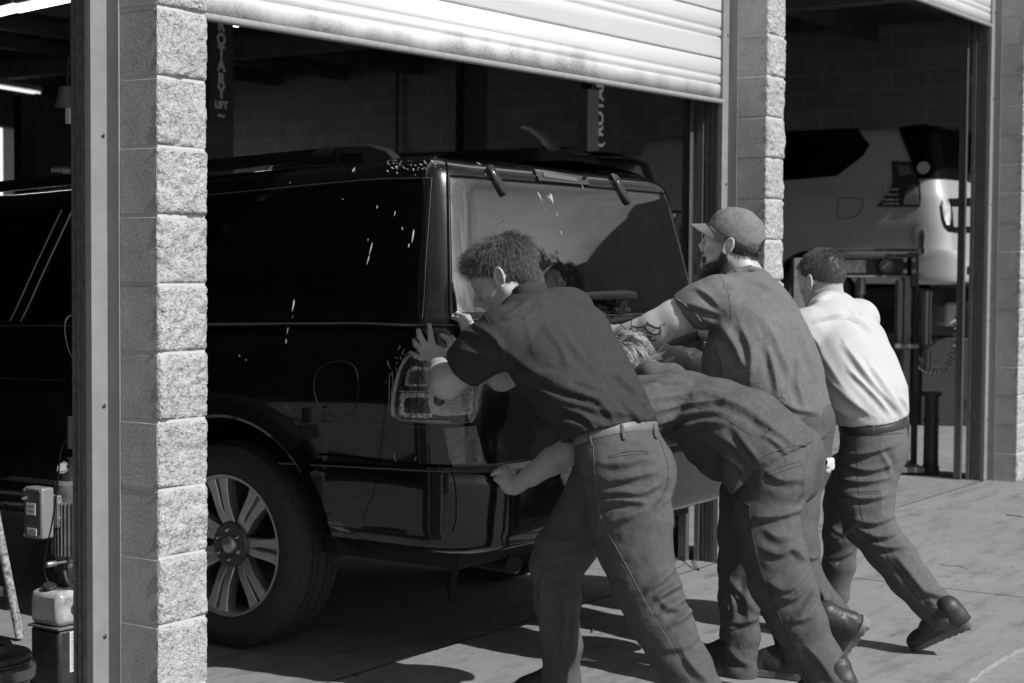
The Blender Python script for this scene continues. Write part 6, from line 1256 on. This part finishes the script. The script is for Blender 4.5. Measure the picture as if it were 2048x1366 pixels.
# dark hatchback on a lift with its tailgate open
def bg_car(name, label, X0, Y0, width, dz, paint, front, glass, ztop=1.45, dark=False):
    s = ztop / 1.915; tb = [(a * s if a > .5 else a, b * s if b > .5 else b, c * width / 2.0, d + Y0 - .02) for a, b, c, d in TB]
    sh2 = Shell(X0, width, tb, Y0, dz=dz, front=front, hood=(.95 * s + .1, .9 * s)); t = thing(name, label, 'car', (X0 + width / 2, Y0 + 2.2, 0))
    u0 = -front[3] + .02; U2 = 2 * sh2.UM; us2 = np.unique(np.concatenate([np.arange(u0, 0, .12), np.arange(0, .4, .02), np.arange(.4, sh2.UM, .1), U2 - np.arange(u0, 0, .12), U2 - np.arange(0, .4, .02)]).round(4))
    r = .40
    def ap(y): return [(-(y + r * math.cos(q)), .36 + r * math.sin(q)) for q in np.linspace(math.asin((tb[0][0] - .36) / r), math.pi - math.asin((tb[0][0] - .36) / r), 16)]
    L_ = [(u0, tb[0][0])] + ap(front[3] - .95) + ap(.95); pol = L_ + [(U2 - a, b) for a, b in L_[::-1]] + [(U2 - u0, tb[-1][0]), (u0, tb[-1][0])]
    panel(sh2, pol, 'body', paint, t, off=0, edge=False, xs=us2, ys=np.linspace(tb[0][0], tb[-1][0], 44), stepb=.06)
    for y in (.95, front[3] - .95):
        for sx, x in ((-1, X0), (1, X0 + width)):
            w_ = thing('wheel', '', ''); del w_['label'], w_['category']; w_.parent = t; w_.location = Vector((x - sx * .13, Y0 + y, .36 + dz)) - t.location; make_wheel(w_, (x - sx * .13, Y0 + y, .36 + dz), sx, R=.36, rim=.23, w=.22, detail=False); MB().lathe([(r, .02), (r, .28), (0, .28)], (x, Y0 + y, .36 + dz), (-sx, 0, 0), 24, cap=False).build('wheel_housing', m_black, t)
    MB().box((X0 + .15, Y0 + .1, dz + .25), (X0 + width - .15, Y0 + front[3] - .3, dz + .42)).build('underbody', m_black, t)
    return sh2, t
m_dcar = M('dark_blue_paint', .02, .3, 0, coat=.9)
shd, td = bg_car('dark_hatchback', 'dark hatchback raised on a lift with its tailgate open, behind the SUV roof', 6.25, 2.9, 1.85, .86, m_dcar, (2.4, 3.2, 3.9, 4.25), m_glassd, 1.5)
gt = MB(); A = [P(1040, 252, 11.6), P(1060, 258, 11.7), P(1090, 285, 11.9), P(1125, 318, 12.1), P(1150, 338, 12.3)]; sidev = X_ * .14
V = []; 
for p in A:
    for a in (0, 1):
        for h_ in (0, -.03): V.append(p + sidev * a + Z_ * h_)
gt.add(V, [(i * 4 + a, (i + 1) * 4 + a, (i + 1) * 4 + b, i * 4 + b) for i in range(4) for a, b in ((0, 2), (2, 3), (3, 1), (1, 0))] + [(0, 1, 3, 2), (16, 18, 19, 17)]); gt.build('open_tailgate', m_dcar, td, bevel=.004)
MB().tube(A, .012, 6).build('tailgate_edge', M('lit_gate_edge', .2, .4, .5), td)  # pale line painted as the lit edge of the dark tailgate
# silver SUV on a lift in the farthest bay
m_silver = M('silver_paint', .36, .35, .15, coat=.6)
shs, ts_ = bg_car('silver_suv', 'silver SUV raised on a lift in the farthest bay, seen from its rear left corner', 10.45, 1.62, 1.93, .90, m_silver, (2.7, 3.4, 4.3, 4.7), m_glassd, 1.88)
def sp_(pts, nm, mt, o=.006, it=1, cl=None): 
    try: return panel(shs, chaikin([shs.uv(*p) for p in pts], it) if it else [shs.uv(*p) for p in pts], nm, mt, ts_, off=o, th=.008, step=.03)
    except Exception as e: print('panel', nm, e)
sp_([(1440, 360), (1440, 268), (1560, 258), (1700, 254), (1722, 256), (1740, 290), (1726, 312), (1674, 352), (1560, 362)], 'quarter_window', m_glassd, it=0)
sp_([(1800, 257), (1850, 246), (1925, 256), (1990, 270), (2000, 360), (1930, 362), (1838, 358), (1822, 318)], 'rear_window', M('shaded_glass', .004, .3, spec=.03), o=.012, it=0)
tlq = sp_([(1784, 322), (1824, 324), (1838, 352), (1843, 392), (1840, 414), (1754, 414), (1776, 388), (1786, 362)], 'tail_lamp', m_cav, it=0); 
sp_([(1796, 332), (1818, 332), (1826, 348), (1800, 352)], 'lamp_reflector', M('dim_reflector', .16, .2, .3), .014, 0); sp_([(1808, 410), (1812, 384), (1826, 370), (1836, 372), (1838, 410)], 'lamp_reflector', M('dim_reflector', .16), .014, 0)
for y in (378, 388, 398, 406): sp_([(1768, y), (1798, y), (1798, y + 3), (1766, y + 3)], 'lamp_strip', m_refl2, .014, 0)
sp_([(1878, 398), (1925, 396), (1970, 396), (1970, 462), (1900, 468), (1884, 450)], 'plate_recess', m_gap, .008); sp_([(1880, 400), (1896, 400), (1898, 450), (1888, 450)], 'chrome_trim', m_chrome, .02); sp_([(1902, 414), (1960, 414), (1960, 452), (1905, 454)], 'number_plate', M('plate', .22, .6), .014, 0)
q = shs.uv(1848, 337); MB().prism(oval(.055, .055, 0, 24), shs.S(*q) + shs.N(*q) * .008, nrm(np.cross(Z_, shs.N(*q))), nrm(np.cross(shs.N(*q), np.cross(Z_, shs.N(*q)))), .016, .019).build('round_sticker', M('sticker', .3, .6), ts_)
fdq = [shs.uv(*p) for p in [(1680, 396), (1722, 396), (1728, 404), (1722, 424), (1706, 437), (1680, 437), (1675, 430), (1677, 402)]]; strip_on(shs, chaikin(fdq, 1), .005, 'fuel_door_seam', M('silver_seam', .1, .5), ts_, off=.001, closed=True)
sp_([(1830, 452), (1850, 450), (1856, 470), (1854, 512), (1838, 512), (1832, 480)], 'bumper_corner', m_silver, .04); sp_([(1838, 514), (1930, 520), (2000, 522), (2000, 556), (1880, 560), (1840, 555)], 'rear_bumper', m_silver, .05); sp_([(1842, 460), (1852, 460), (1853, 508), (1845, 508)], 'bumper_reflector', m_cav, .046)
# shop press
B = arr(*_r0); Hh = arr(*_h); pt = thing('shop_press', 'steel shop press with a round gauge standing in the third bay behind the men', 'press', tuple(P(1815, 940, 12.3) * arr(1, 1, 0)))
def pbox(x0_, y0_, x1_, y1_, d, th, nm, mt, par, bev=.004):
    a = P(x0_, y0_, d); b = P(x1_, y1_, d); c = (a + b) / 2 + Hh * th / 2; return MB().obox(c, (B, Hh, Z_), (abs(x1_ - x0_) / 2 * d / FPX, th / 2, abs(y1_ - y0_) / 2 * d / FPX)).build(nm, mt, par, bevel=bev)
pbox(1625, 497, 1836, 502, 12.2, .12, 'top_plate', m_machd, pt); pbox(1618, 507, 1838, 514, 12.15, .2, 'top_beam', m_machd, pt); cb = pbox(1618, 516, 1822, 550, 12.28, .06, 'cross_beam', m_machd, pt); pbox(1618, 551, 1822, 555, 12.2, .14, 'beam_flange', m_mach, pt)
pbox(1668, 519, 1732, 546, 12.25, .02, 'paper_sticker', M('torn_sticker', .40, .7, 0, (30, .4, 1.3)), pt); pbox(1806, 556, 1820, 944, 12.25, .12, 'post', m_mach, pt); pbox(1822, 505, 1838, 574, 12.2, .12, 'post_head', m_machd, pt); pbox(1826, 574, 1837, 938, 12.3, .05, 'post_back', m_machd, pt); pbox(1585, 516, 1610, 944, 12.25, .12, 'post', m_mach, pt)
pbox(1795, 560, 1806, 700, 12.24, .10, 'post_web', m_mach, pt); pbox(1790, 688, 1838, 697, 12.1, .25, 'press_bed', m_mach, pt); pbox(1600, 688, 1800, 705, 12.2, .2, 'press_bed', m_machd, pt); pbox(1780, 935, 1850, 946, 12.1, .5, 'foot', m_mach, pt); pbox(1570, 935, 1640, 946, 12.1, .5, 'foot', m_mach, pt)
gg = MB(); gg.lathe([(.058, 0), (.058, .03), (.052, .034), (.048, .028)], P(1772, 531, 12.26), -Hh, 32, cap=False); gr_ = gg.build('gauge', m_galv, pt); MB().lathe([(.05, .0), (.05, .024), (0, .024)], P(1772, 531, 12.26), -Hh, 32).build('gauge_face', M('gauge_face', .05, .3), gr_); c = P(1772, 531, 12.228); MB().obox(c, (nrm(B + Z_ * .9), Hh, nrm(Z_ - B * .9)), (.03, .001, .0035)).build('gauge_needle', m_lab, gr_)
bo = MB()
for px, py in ((1809, 520), (1809, 543), (1827, 520), (1827, 543)): bo.lathe([(.018, 0), (.017, .014), (0, .018)], P(px, py, 12.18), -Hh, 14)
bo.each('bolt', m_galv, pt); MB().lathe([(.035, 0), (.035, .12), (.02, .125), (.02, .2), (.028, .2), (.028, .25)], P(1722, 556, 12.3), -Z_, 20).build('press_ram', m_galv, pt)
MB().lathe([(.045, 0), (.045, .02), (.04, .02), (.04, .36), (.045, .36), (.045, .38)], P(1853, 583, 12.2), -Z_, 24).build('air_cylinder', M('cylinder_steel', .22, .3, .6), pt); MB().lathe([(.03, 0), (.03, .14)], P(1856, 700, 12.2), -Z_, 20).build('lower_cylinder', m_galv, pt)
MB().tube([P(*q) for q in chaikin([(1866, 640, 12.1), (1874, 660, 12.1), (1868, 690, 12.1)], 2, False)], .004, 6).build('air_line', m_galv, pt)
# bollard pipe, bottle, coiled hose, bins
bp = PZ(1861, 948, 0); bt_ = thing('pipe_stand', 'black upright pipe with flanged top standing beside the right door jamb', 'pipe', tuple(bp)); r_ = 15 / FPX * 12.1; MB().lathe([(r_ * 1.15, 0), (r_ * 1.15, .06), (r_, .065), (r_ * .95, .57)], bp, Z_, 28).build('pipe', m_machd, bt_, ang=40); MB().lathe([(r_ * 1.32, .57), (r_ * 1.32, .60), (r_ * .6, .60)], bp, Z_, 28).build('flange', m_machd, bt_); MB().lathe([(r_ * 1.12, .38), (r_ * 1.12, .40)], bp, Z_, 28, cap=False).build('collar', m_machd, bt_)
q = PZ(1901, 842, 0); MB().lathe([(.0, 0), (.05, 0), (.056, .03), (.056, .17), (.05, .21), (.02, .26), (.02, .30), (0, .30)], q, Z_, 20).build('bottle', M('white_plastic', .6, .5, 0, (20, .5, 1.1)), None, loc=q, label='white plastic bottle standing on the shop floor behind the black pipe', cat='bottle')
hp_ = [P(1915, 620, 13.2), P(1912, 700, 13.2), P(1895, 740, 13.0), P(1850, 742, 12.9), P(1835, 720, 12.8)]; hc_ = chaikin(hp_, 3, False); hh_ = dens(hc_, .006, False); pts = []
for i, p in enumerate(hh_): a = i * .75; rr = .028 * min(1, i / 20); pts.append(p + B * math.cos(a) * rr + (Z_ if i > len(hh_) * .6 else Hh) * math.sin(a) * rr)
MB().tube(pts, .006, 5).build('coiled_air_hose', m_machd, None, loc=hp_[0], label='black coiled air hose hanging beside the shop press', cat='hose')
q = P(1900, 628, 15.5); MB().obox(q, (B, Hh, Z_), (.09, .15, .11)).build('plastic_seat_back', M('pale_plastic', .30, .5), None, loc=q, label='pale plastic seat back in the shade below the silver vehicle', cat='seat', bevel=.03)
ct = P(1900, 760, 16.3) * arr(1, 1, 0); MB().obox(ct + Z_ * .42, (B, Hh, Z_), (.35, .3, .42)).build('tool_cabinet', m_machd, None, loc=ct, label='dark tool cabinet under the pale seat back in the far bay', cat='cabinet', bevel=.01)
# hoses looped on a hook in the middle bay
hk = thing('hose_loops', 'loops of pale air hose hanging on a hook beside the bay door track', 'hose', tuple(P(1355, 425, 9.0)))
for i in range(6):
    w_ = 10 + 5 * i; pts = [P(1357 - w_ * .9 * math.sin(math.pi * t_) - 4 * t_, 425 + (90 - 6 * i) * t_, 8.9 + .06 * i) for t_ in np.linspace(0, 1, 16)]; MB().tube(pts, .0075, 6).build('hose_loop', M('pale_hose', .14, .5), hk)
MB().tube([P(1345, 424, 8.9), P(1366, 424, 8.9), P(1372, 418, 8.9)], .008, 6).build('hook', m_machd, hk); MB().lathe([(.010, 0), (.010, .09)], P(1362, 452, 8.7), -Z_, 10).build('hose_coupling', m_galv, hk)
# canister standing behind the first man's knee
cq = PZ(1336, 1108, 0); cn_ = thing('canister', 'black canister with round emblem standing inside the bay behind the bent man', 'canister', tuple(cq)); MB().lathe([(.0, 0), (.062, 0), (.065, .01), (.065, .22), (.05, .25), (.025, .27), (.02, .29)], cq, Z_, 24).build('tank', m_machd, cn_, ang=40); e0 = cq + Z_ * .17 - Hh * .066; MB().prism(oval(.035, .035, 0, 24), e0, B, Z_, -.002, .004).build('emblem', m_mach, cn_); MB().tube([cq + Z_ * .28, cq + Z_ * .31 + B * .05, cq + Z_ * .26 + B * .09], .006, 6).build('handle', m_galv, cn_)
# lamp and conduit on the side wall
w0 = PX(795, 118, WX - .05); cl_ = thing('wall_lamp', 'small round lamp on a conduit on the dark block wall', 'lamp', tuple(w0)); MB().tube([w0, w0 - Z_ * 2.5], .02, 6).build('conduit', m_machd, cl_); MB().tube([w0 + Z_ * .12, w0 + Z_ * .9], .02, 6).build('conduit', m_machd, cl_); MB().lathe([(.04, 0), (.09, .05), (.10, .12), (.07, .18), (0, .2)], w0, (-1, -.2, 0), 20).build('lamp_globe', M('dusty_globe', .35, .4), cl_)
# work lamp at the left
q = P(132, 196, 6.3); wl = thing('work_lamp', 'grey tapered work lamp just left of the steel door jamb', 'lamp', tuple(q)); MB().lathe([(.045, 0), (.028, .075), (.02, .08)], P(134, 215, 6.3), Z_, 20).build('lamp_shade', m_mach, wl); MB().box(tuple(P(138, 244, 6.3) - .006), tuple(P(138, 222, 6.3) + .012)).build('lamp_switch', m_lab, wl); MB().tube([P(134, 176, 6.3), P(136, 120, 6.3), P(150, 90, 6.3)], .005, 6).build('lamp_bracket', m_machd, wl)
q = P(122, 340, 6.4); sn = MB(); [sn.lathe([(.014, 0), (.014, .006)], P(104 + i * 5.2, 339, 6.4), B, 14) for i in range(4)]; sn.tube([P(104, 339, 6.4), P(146, 341, 6.4)], .010, 10); sn.lathe([(.016, 0), (.016, .03)], P(126, 340, 6.4), B, 14); sn.build('spring_arm', m_galv, None, loc=q, label='coiled spring fitting sticking out left of the steel jamb', cat='fitting')
# hydraulic power unit of the lift behind the near pier
U = thing('power_unit', 'hydraulic lift power unit with a grey control box, motor and plastic tank behind the jamb', 'power unit', (.48, .98, 0))
bx = MB().box((.398, .982, .515), (.452, 1.078, .694)).build('control_box', M('box_grey', .22, .4, .2), U, bevel=.006); MB().box((.3945, .988, .523), (.3975, 1.072, .686)).build('box_lid', M('box_lid_dark', .06, .45), bx, bevel=.001)
sc = MB(); [sc.lathe([(.0045, 0), (.004, .004), (0, .005)], (.3945, y, z), (-1, 0, 0), 10) for y in (.990, 1.070) for z in (.525, .684)]; sc.lathe([(.007, 0), (.007, .012), (.004, .014), (.004, .02), (0, .02)], (.3945, 1.060, .655), (-1, 0, 0), 12); sc.each('box_screw', m_galv, bx)
MB().box((.3925, 1.012, .598), (.3943, 1.058, .640)).build('capacity_label', m_lab, bx, smooth=False); MB().box((.3925, 1.006, .526), (.3943, 1.054, .552)).build('warning_label', m_lab, bx, smooth=False)
text_mesh('CAPACITY', .0105, (.3922, 1.035, .628), -Y_, Z_, m_ltx, 'label_lettering', bx, depth=.0001, bold=.0002, narrow=.8); text_mesh('9000 lbs.', .0105, (.3922, 1.035, .611), -Y_, Z_, m_ltx, 'label_lettering', bx, depth=.0001, bold=.0002, narrow=.8)
for i in range(4): MB().box((.3920, 1.010 if i else 1.02, .547 - i * .006), (.3924, 1.050 if i else 1.04, .5485 - i * .006)).build('label_line', m_ltx, bx, smooth=False)
jb = MB().box((.453, .965, .55), (.50, 1.05, .665)).build('junction_box', m_mach, U, bevel=.004); kn = MB()
for z in (.58, .635):
    for x in (.466, .487): kn.lathe([(.011, 0), (.011, .002), (.009, .003), (.0085, .0015), (0, .0015)], (x, .965, z), (0, -1, 0), 20)
kn.each('knockout', m_mach, jb)
mo_ = MB(); mo_.lathe([(.06, .43), (.064, .45), (.064, .66), (.067, .665), (.067, .70), (.05, .712), (0, .712)], (.535, .98, 0), Z_, 36); mm = mo_.build('motor', m_mach, U, ang=40); fn = MB()
for k in range(22): a = math.radians(120 + k * 240 / 22); e = arr(math.cos(a), math.sin(a), 0); fn.obox(arr(.535, .98, .545) + e * .068, (e, np.cross(Z_, e), Z_), (.008, .0018, .095))
fn.build('motor_fins', m_mach, mm, kind='stuff'); MB().lathe([(.05, .712), (.045, .745), (.02, .76), (.02, .79), (0, .79)], (.535, .98, 0), Z_, 20).build('motor_cap', m_machd, U, ang=40); MB().lathe([(.020, 0), (.022, .01), (.022, .022), (.016, .024), (.014, .018), (0, .018)], (.47, .95, .765), (-.8, -.5, .1), 24).build('gauge', m_chrome, U, ang=30)
MB().lathe([(.062, .43), (.062, .385), (.05, .38), (.05, .345)], (.535, .98, 0), Z_, 30, cap=False).build('pump_flange', m_machd, U); vb = MB().box((.47, .93, .36), (.52, .97, .415)).build('valve_block', m_machd, U, bevel=.003); vv = MB(); vv.lathe([(.012, .0), (.012, .02), (.009, .022), (.009, .04), (.006, .045)], (.49, .945, .415), Z_, 14); vv.lathe([(.006, 0), (.006, .04), (.011, .042), (.011, .075), (.008, .08)], (.475, .95, .43), (-1, .1, 0), 12); vv.lathe([(.009, 0), (.008, .01)], (.50, .93, .385), (0, -1, 0), 12); vv.build('valve_fitting', m_galv, vb)
for i in range(3): MB().lathe([(.014, 0), (.014, .006)], (.49, .945, .425 + i * .010), Z_, 12).build('valve_ring', m_machd, vb)
MB().box((.512, .913, .452), (.60, .916, .476)).build('motor_label', m_lab, mm, smooth=False)
for i in range(3): MB().box((.514, .9122, .4565 + i * .006), (.598, .9128, .4585 + i * .006)).build('label_line', m_ltx, mm, smooth=False)
MB().tube(chaikin([arr(.46, .94, .40), arr(.455, .92, .36), arr(.49, .91, .342), arr(.55, .905, .342), arr(.59, .91, .36)], 2, False), .009, 8).build('hydraulic_pipe', m_machd, U)
m_tank = M('oily_translucent_tank', .42, .35, 0, (14, .45, 1.15), None, var2=(50, .85, 1.08)); tk = MB().box((.40, .90, .212), (.64, 1.055, .335)).build('tank', m_tank, U, bevel=.022); MB().box((.396, .896, .203), (.644, 1.059, .2115)).build('tank_seam', m_mach, U, bevel=.002); MB().box((.402, .902, .0), (.638, 1.052, .2025)).build('tank_shell', m_machd, U, bevel=.012)
MB().lathe([(.024, 0), (.025, .015), (.022, .02), (0, .021)], (.432, .985, .334), (-.2, -.25, 1), 24).build('filler_cap', m_machd, tk, ang=30); MB().lathe([(.022, 0), (.022, .002)], (.475, .8985, .27), (0, -1, 0), 30).build('round_label', m_ltx, tk); text_mesh('M', .022, (.478, .8958, .27), X_, Z_, m_lab, 'label_lettering', tk, bold=.001)
MB().box((.448, .8995, .05), (.53, .9015, .192)).build('instruction_label', m_lab, U, smooth=False)
lbm = MB(); rl_ = random.Random(3)
for i in range(17): lbm.box((.452, .8988, .183 - i * .0078), (.452 + .02 + rl_.random() * .05, .8994, .1855 - i * .0078))
lbm.build('label_print', m_ltx, U, smooth=False, kind='stuff')
MB().tube([P(*q_) for q_ in chaikin([(152, 628, 5.75), (132, 634, 5.7), (128, 660, 5.7), (136, 700, 5.7), (150, 726, 5.75)], 2, False)], .0022, 6).build('loose_wire', m_machd, None, loc=P(140, 640, 5.75), label='thin loose wire curling out from behind the jamb at mid height', cat='wire')
MB().tube([P(*q_) for q_ in chaikin([(146, 868, 5.6), (122, 890, 5.6), (116, 960, 5.62), (106, 1040, 5.65), (92, 1100, 5.65), (86, 1150, 5.7), (108, 1180, 5.7), (150, 1176, 5.75)], 3, False)], .0028, 6).build('power_cable', m_machd, U)
MB().box(tuple(P(141, 898, 5.5) + arr(-.004, 0, 0)), tuple(P(149, 832, 5.5) + arr(.012, .02, 0))).build('switch_plate', m_galv, None, loc=P(145, 865, 5.5), label='small steel switch plate on the left side of the jamb', cat='switch', bevel=.002)
# brake discs and paint-chipped stand
q = P(-30, 1360, 5.55) * arr(1, 1, 0); rt = thing('brake_rotor', 'worn brake rotor on top of the pile in the bottom left corner', 'brake rotor', tuple(q + Z_ * .14)); m_rust = M('worn_cast_iron', .09, .55, .5, (18, .5, 1.5)); prof = [(.04, .06), (.085, .06), (.088, .055), (.088, .03), (.145, .028), (.150, .022), (.150, .016), (.14, .014), (.14, .008), (.150, .006), (.150, 0), (.04, 0), (.04, .06)]
MB().lathe([(r, h + .16) for r, h in prof], q, Z_, 64, cap=False).build('disc', m_rust, rt, ang=35); ho = MB(); [ho.lathe([(.008, 0), (.008, .0015)], q + arr(.062 * math.cos(a), .062 * math.sin(a), .2195), Z_, 12) for a in np.arange(5) * 1.2566]; ho.each('stud_hole', m_gap, rt)
r2 = thing('wheel_drum', 'shiny metal drum under the worn brake rotor, bottom left corner', 'drum', tuple(q)); MB().lathe([(.12, 0), (.150, .005), (.155, .04), (.135, .06), (.135, .09), (.155, .11), (.157, .145), (.14, .158), (.05, .158)], q + arr(.01, .0, 0), Z_, 64, cap=False).build('drum', M('drum_steel', .35, .3, .8, (10, .5, 1.3)), r2, ang=35)
sd_ = thing('jack_stand', 'stand leg with chipped pale paint leaning at the lower left edge', 'stand', tuple(P(40, 1272, 6.6) * arr(1, 1, 0))); MB().tube([P(-34, 900, 6.62), P(40, 1276, 6.58)], .0175, 16).build('leg', M('chipped_paint', .30, .6, 0, (70, .12, 1.35, 2)), sd_); MB().obox(P(4, 1182, 6.6), (B, Hh, Z_), (.05, .01, .02)).build('brace', m_rust, sd_, bevel=.002)
# litter on the slab
q = PZ(1176, 1321, .003); MB().add([q + arr(*v) for v in ((-.014, .03, .0005), (-.022, -.032, .006), (.012, -.034, .001), (.018, .028, .004), (-.014, .03, -.0005), (-.022, -.032, .005), (.012, -.034, 0), (.018, .028, .003))], [(0, 1, 2, 3), (7, 6, 5, 4), (0, 4, 5, 1), (1, 5, 6, 2), (2, 6, 7, 3), (3, 7, 4, 0)]).build('paper_scrap', M('litter_paper', .8, .7), None, loc=q, label='small white paper scrap on the concrete behind the first man', cat='litter', smooth=False)
def leaf(px, py, s, lab, rot):
    q = PZ(px, py, .004); V = []; 
    for t_, w_ in ((-1, 0), (-.5, .35), (0, .5), (.5, .3), (1, 0)):
        for sg in (-1, 1): V.append(q + s * (arr(math.cos(rot), math.sin(rot), 0) * t_ + arr(-math.sin(rot), math.cos(rot), 0) * w_ * sg) + Z_ * s * (.5 * abs(t_) + .25 * (sg > 0)))
    MB().add(V, [(i * 2, i * 2 + 1, i * 2 + 3, i * 2 + 2) for i in range(4)]).build('dry_leaf', M('dry_leaf', .05, .8), None, loc=q, label=lab, cat='leaf', group='dry leaves on the slab')
for px, py, s, lab, rt_ in ((1352, 1122, .018, 'curled dry leaf inside the bay behind the first man', .4), (1372, 1110, .022, 'dry leaf at the foot of the right door track', 1.4), (1643, 1119, .014, 'dark leaf on the slab between the legs of the last two men', 2.0), (1966, 961, .016, 'small leaf against the far right wall base', .3), (1984, 963, .012, 'tiny leaf at the bottom right block corner', 1.0), (1400, 1138, .012, 'leaf crumb on the slab behind the bent man', .2), (714, 1352, .016, 'dark leaf on the slab at the bottom edge below the SUV', .9)): leaf(px, py, s, lab, rt_)
for px, py, px2, py2, lab in ((1184, 1264, 1191, 1251, 'thin dark twig on the concrete in front of the paper scrap'), (2012, 1030, 2046, 1034, 'long dark twig at the right edge of the slab'), (1385, 1120, 1398, 1140, 'short twig by the door track of the middle bay')):
    a, b = PZ(px, py, .004), PZ(px2, py2, .004); MB().tube([a, (a + b) / 2 + arr(.004, .003, .004), b], .0028, 5).build('twig', M('twig_bark', .04, .9), None, loc=a, label=lab, cat='twig', group='twigs on the slab')
# ------------------------------------------------------------------ across the street (seen only as reflections)
nbg = thing('neighbour_building', 'plain dark building across the street, mirrored in the rear window', 'building', (42, -10, 0)); MB().add([(40, -25.5, 0), (60, -25.5, 0), (60, 12, 0), (40, 12, 0), (40, -25.5, 12.0), (60, -25.5, 12.0), (60, 12, 15.4), (40, 12, 15.4)], [(0, 3, 2, 1), (4, 5, 6, 7), (0, 1, 5, 4), (1, 2, 6, 5), (2, 3, 7, 6), (3, 0, 4, 7)]).build('wall', M('neighbour_wall', .09, .9, 0, (.8, .8, 1.2)), nbg, smooth=False)
tr_ = thing('tree', 'dark leafy tree beside the building across the street', 'tree', (38, -23.2, 0)); MB().tube([(38, -23.2, 0), (38, -23.1, 6), (38, -22.8, 11)], [.3, .2, .08], 10).build('trunk', M('bark', .06, .9), tr_)
rg = np.random.default_rng(12); V = []; F = []
for c_, s_ in [((38, -23.4 + a * .9, 10.6 + b), .9 - .15 * abs(a)) for a in (-2, -1, 0, 1, 2) for b in (0, 1.2 - .3 * abs(a), 2.2 - .5 * abs(a))]:
    for _ in range(170):
        p = np.array(c_) + rg.normal(0, .36, 3) * s_; a = nrm(rg.normal(0, 1, 3)); b = nrm(np.cross(a, rg.normal(0, 1, 3))); n0 = len(V); V += [p - a * .13, p + b * .07, p + a * .13, p - b * .07]; F.append((n0, n0 + 1, n0 + 2, n0 + 3))
link('crown', V, F, M('foliage', .05, .8), tr_, smooth=False)

wh = thing('backdrop', 'pale sunlit warehouse wall seen through the far left doorway', 'building', (15, 40, 0)); MB().box((-20, 36, 0), (45, 44, 9)).build('wall', M('sunlit_render_wall', .8, .8), wh, smooth=False); MB().box((-20, 35.97, 3.0), (45, 35.995, 3.06)).build('wall_band', M('wall_band', .3, .8), wh, smooth=False)  # invented pale wall, added so the rear doorway shows bright

rg = np.random.default_rng(77); gm = MB()
for _ in range(420):
    x = rg.uniform(.8, 9.5); y = rg.uniform(-1.6, .15) if rg.random() < .8 else rg.uniform(.1, .35); r = .0012 + .003 * rg.random() ** 2; c = arr(x, y, r * .6); V = [c + r * nrm(v) * rg.uniform(.6, 1.2) for v in ((1, 0, 0), (0, 1, 0), (-1, 0, 0), (0, -1, 0), (0, 0, 1), (0, 0, -1))]
    gm.add(V, [(0, 1, 4), (1, 2, 4), (2, 3, 4), (3, 0, 4), (1, 0, 5), (2, 1, 5), (3, 2, 5), (0, 3, 5)])
link('grit', gm.V, gm.F, M('grit_stone', .12, .9, 0, (30, .3, 2.5)), None, kind='stuff', smooth=False, label='fine grit scattered over the concrete slab', cat='grit')
ck = MB()
for pts in ([(1338, 1096), (1352, 1106), (1362, 1118), (1372, 1126), (1384, 1136), (1398, 1142)], [(1372, 1126), (1358, 1134), (1344, 1140)], [(1880, 1128), (1900, 1133), (1915, 1131), (1934, 1138)]): ck.tube([PZ(x, y, .0008) for x, y in chaikin(pts, 1, False)], .0018, 4)
ck.build('slab_cracks', M('crack_dark', .02, .95), None, kind='structure')
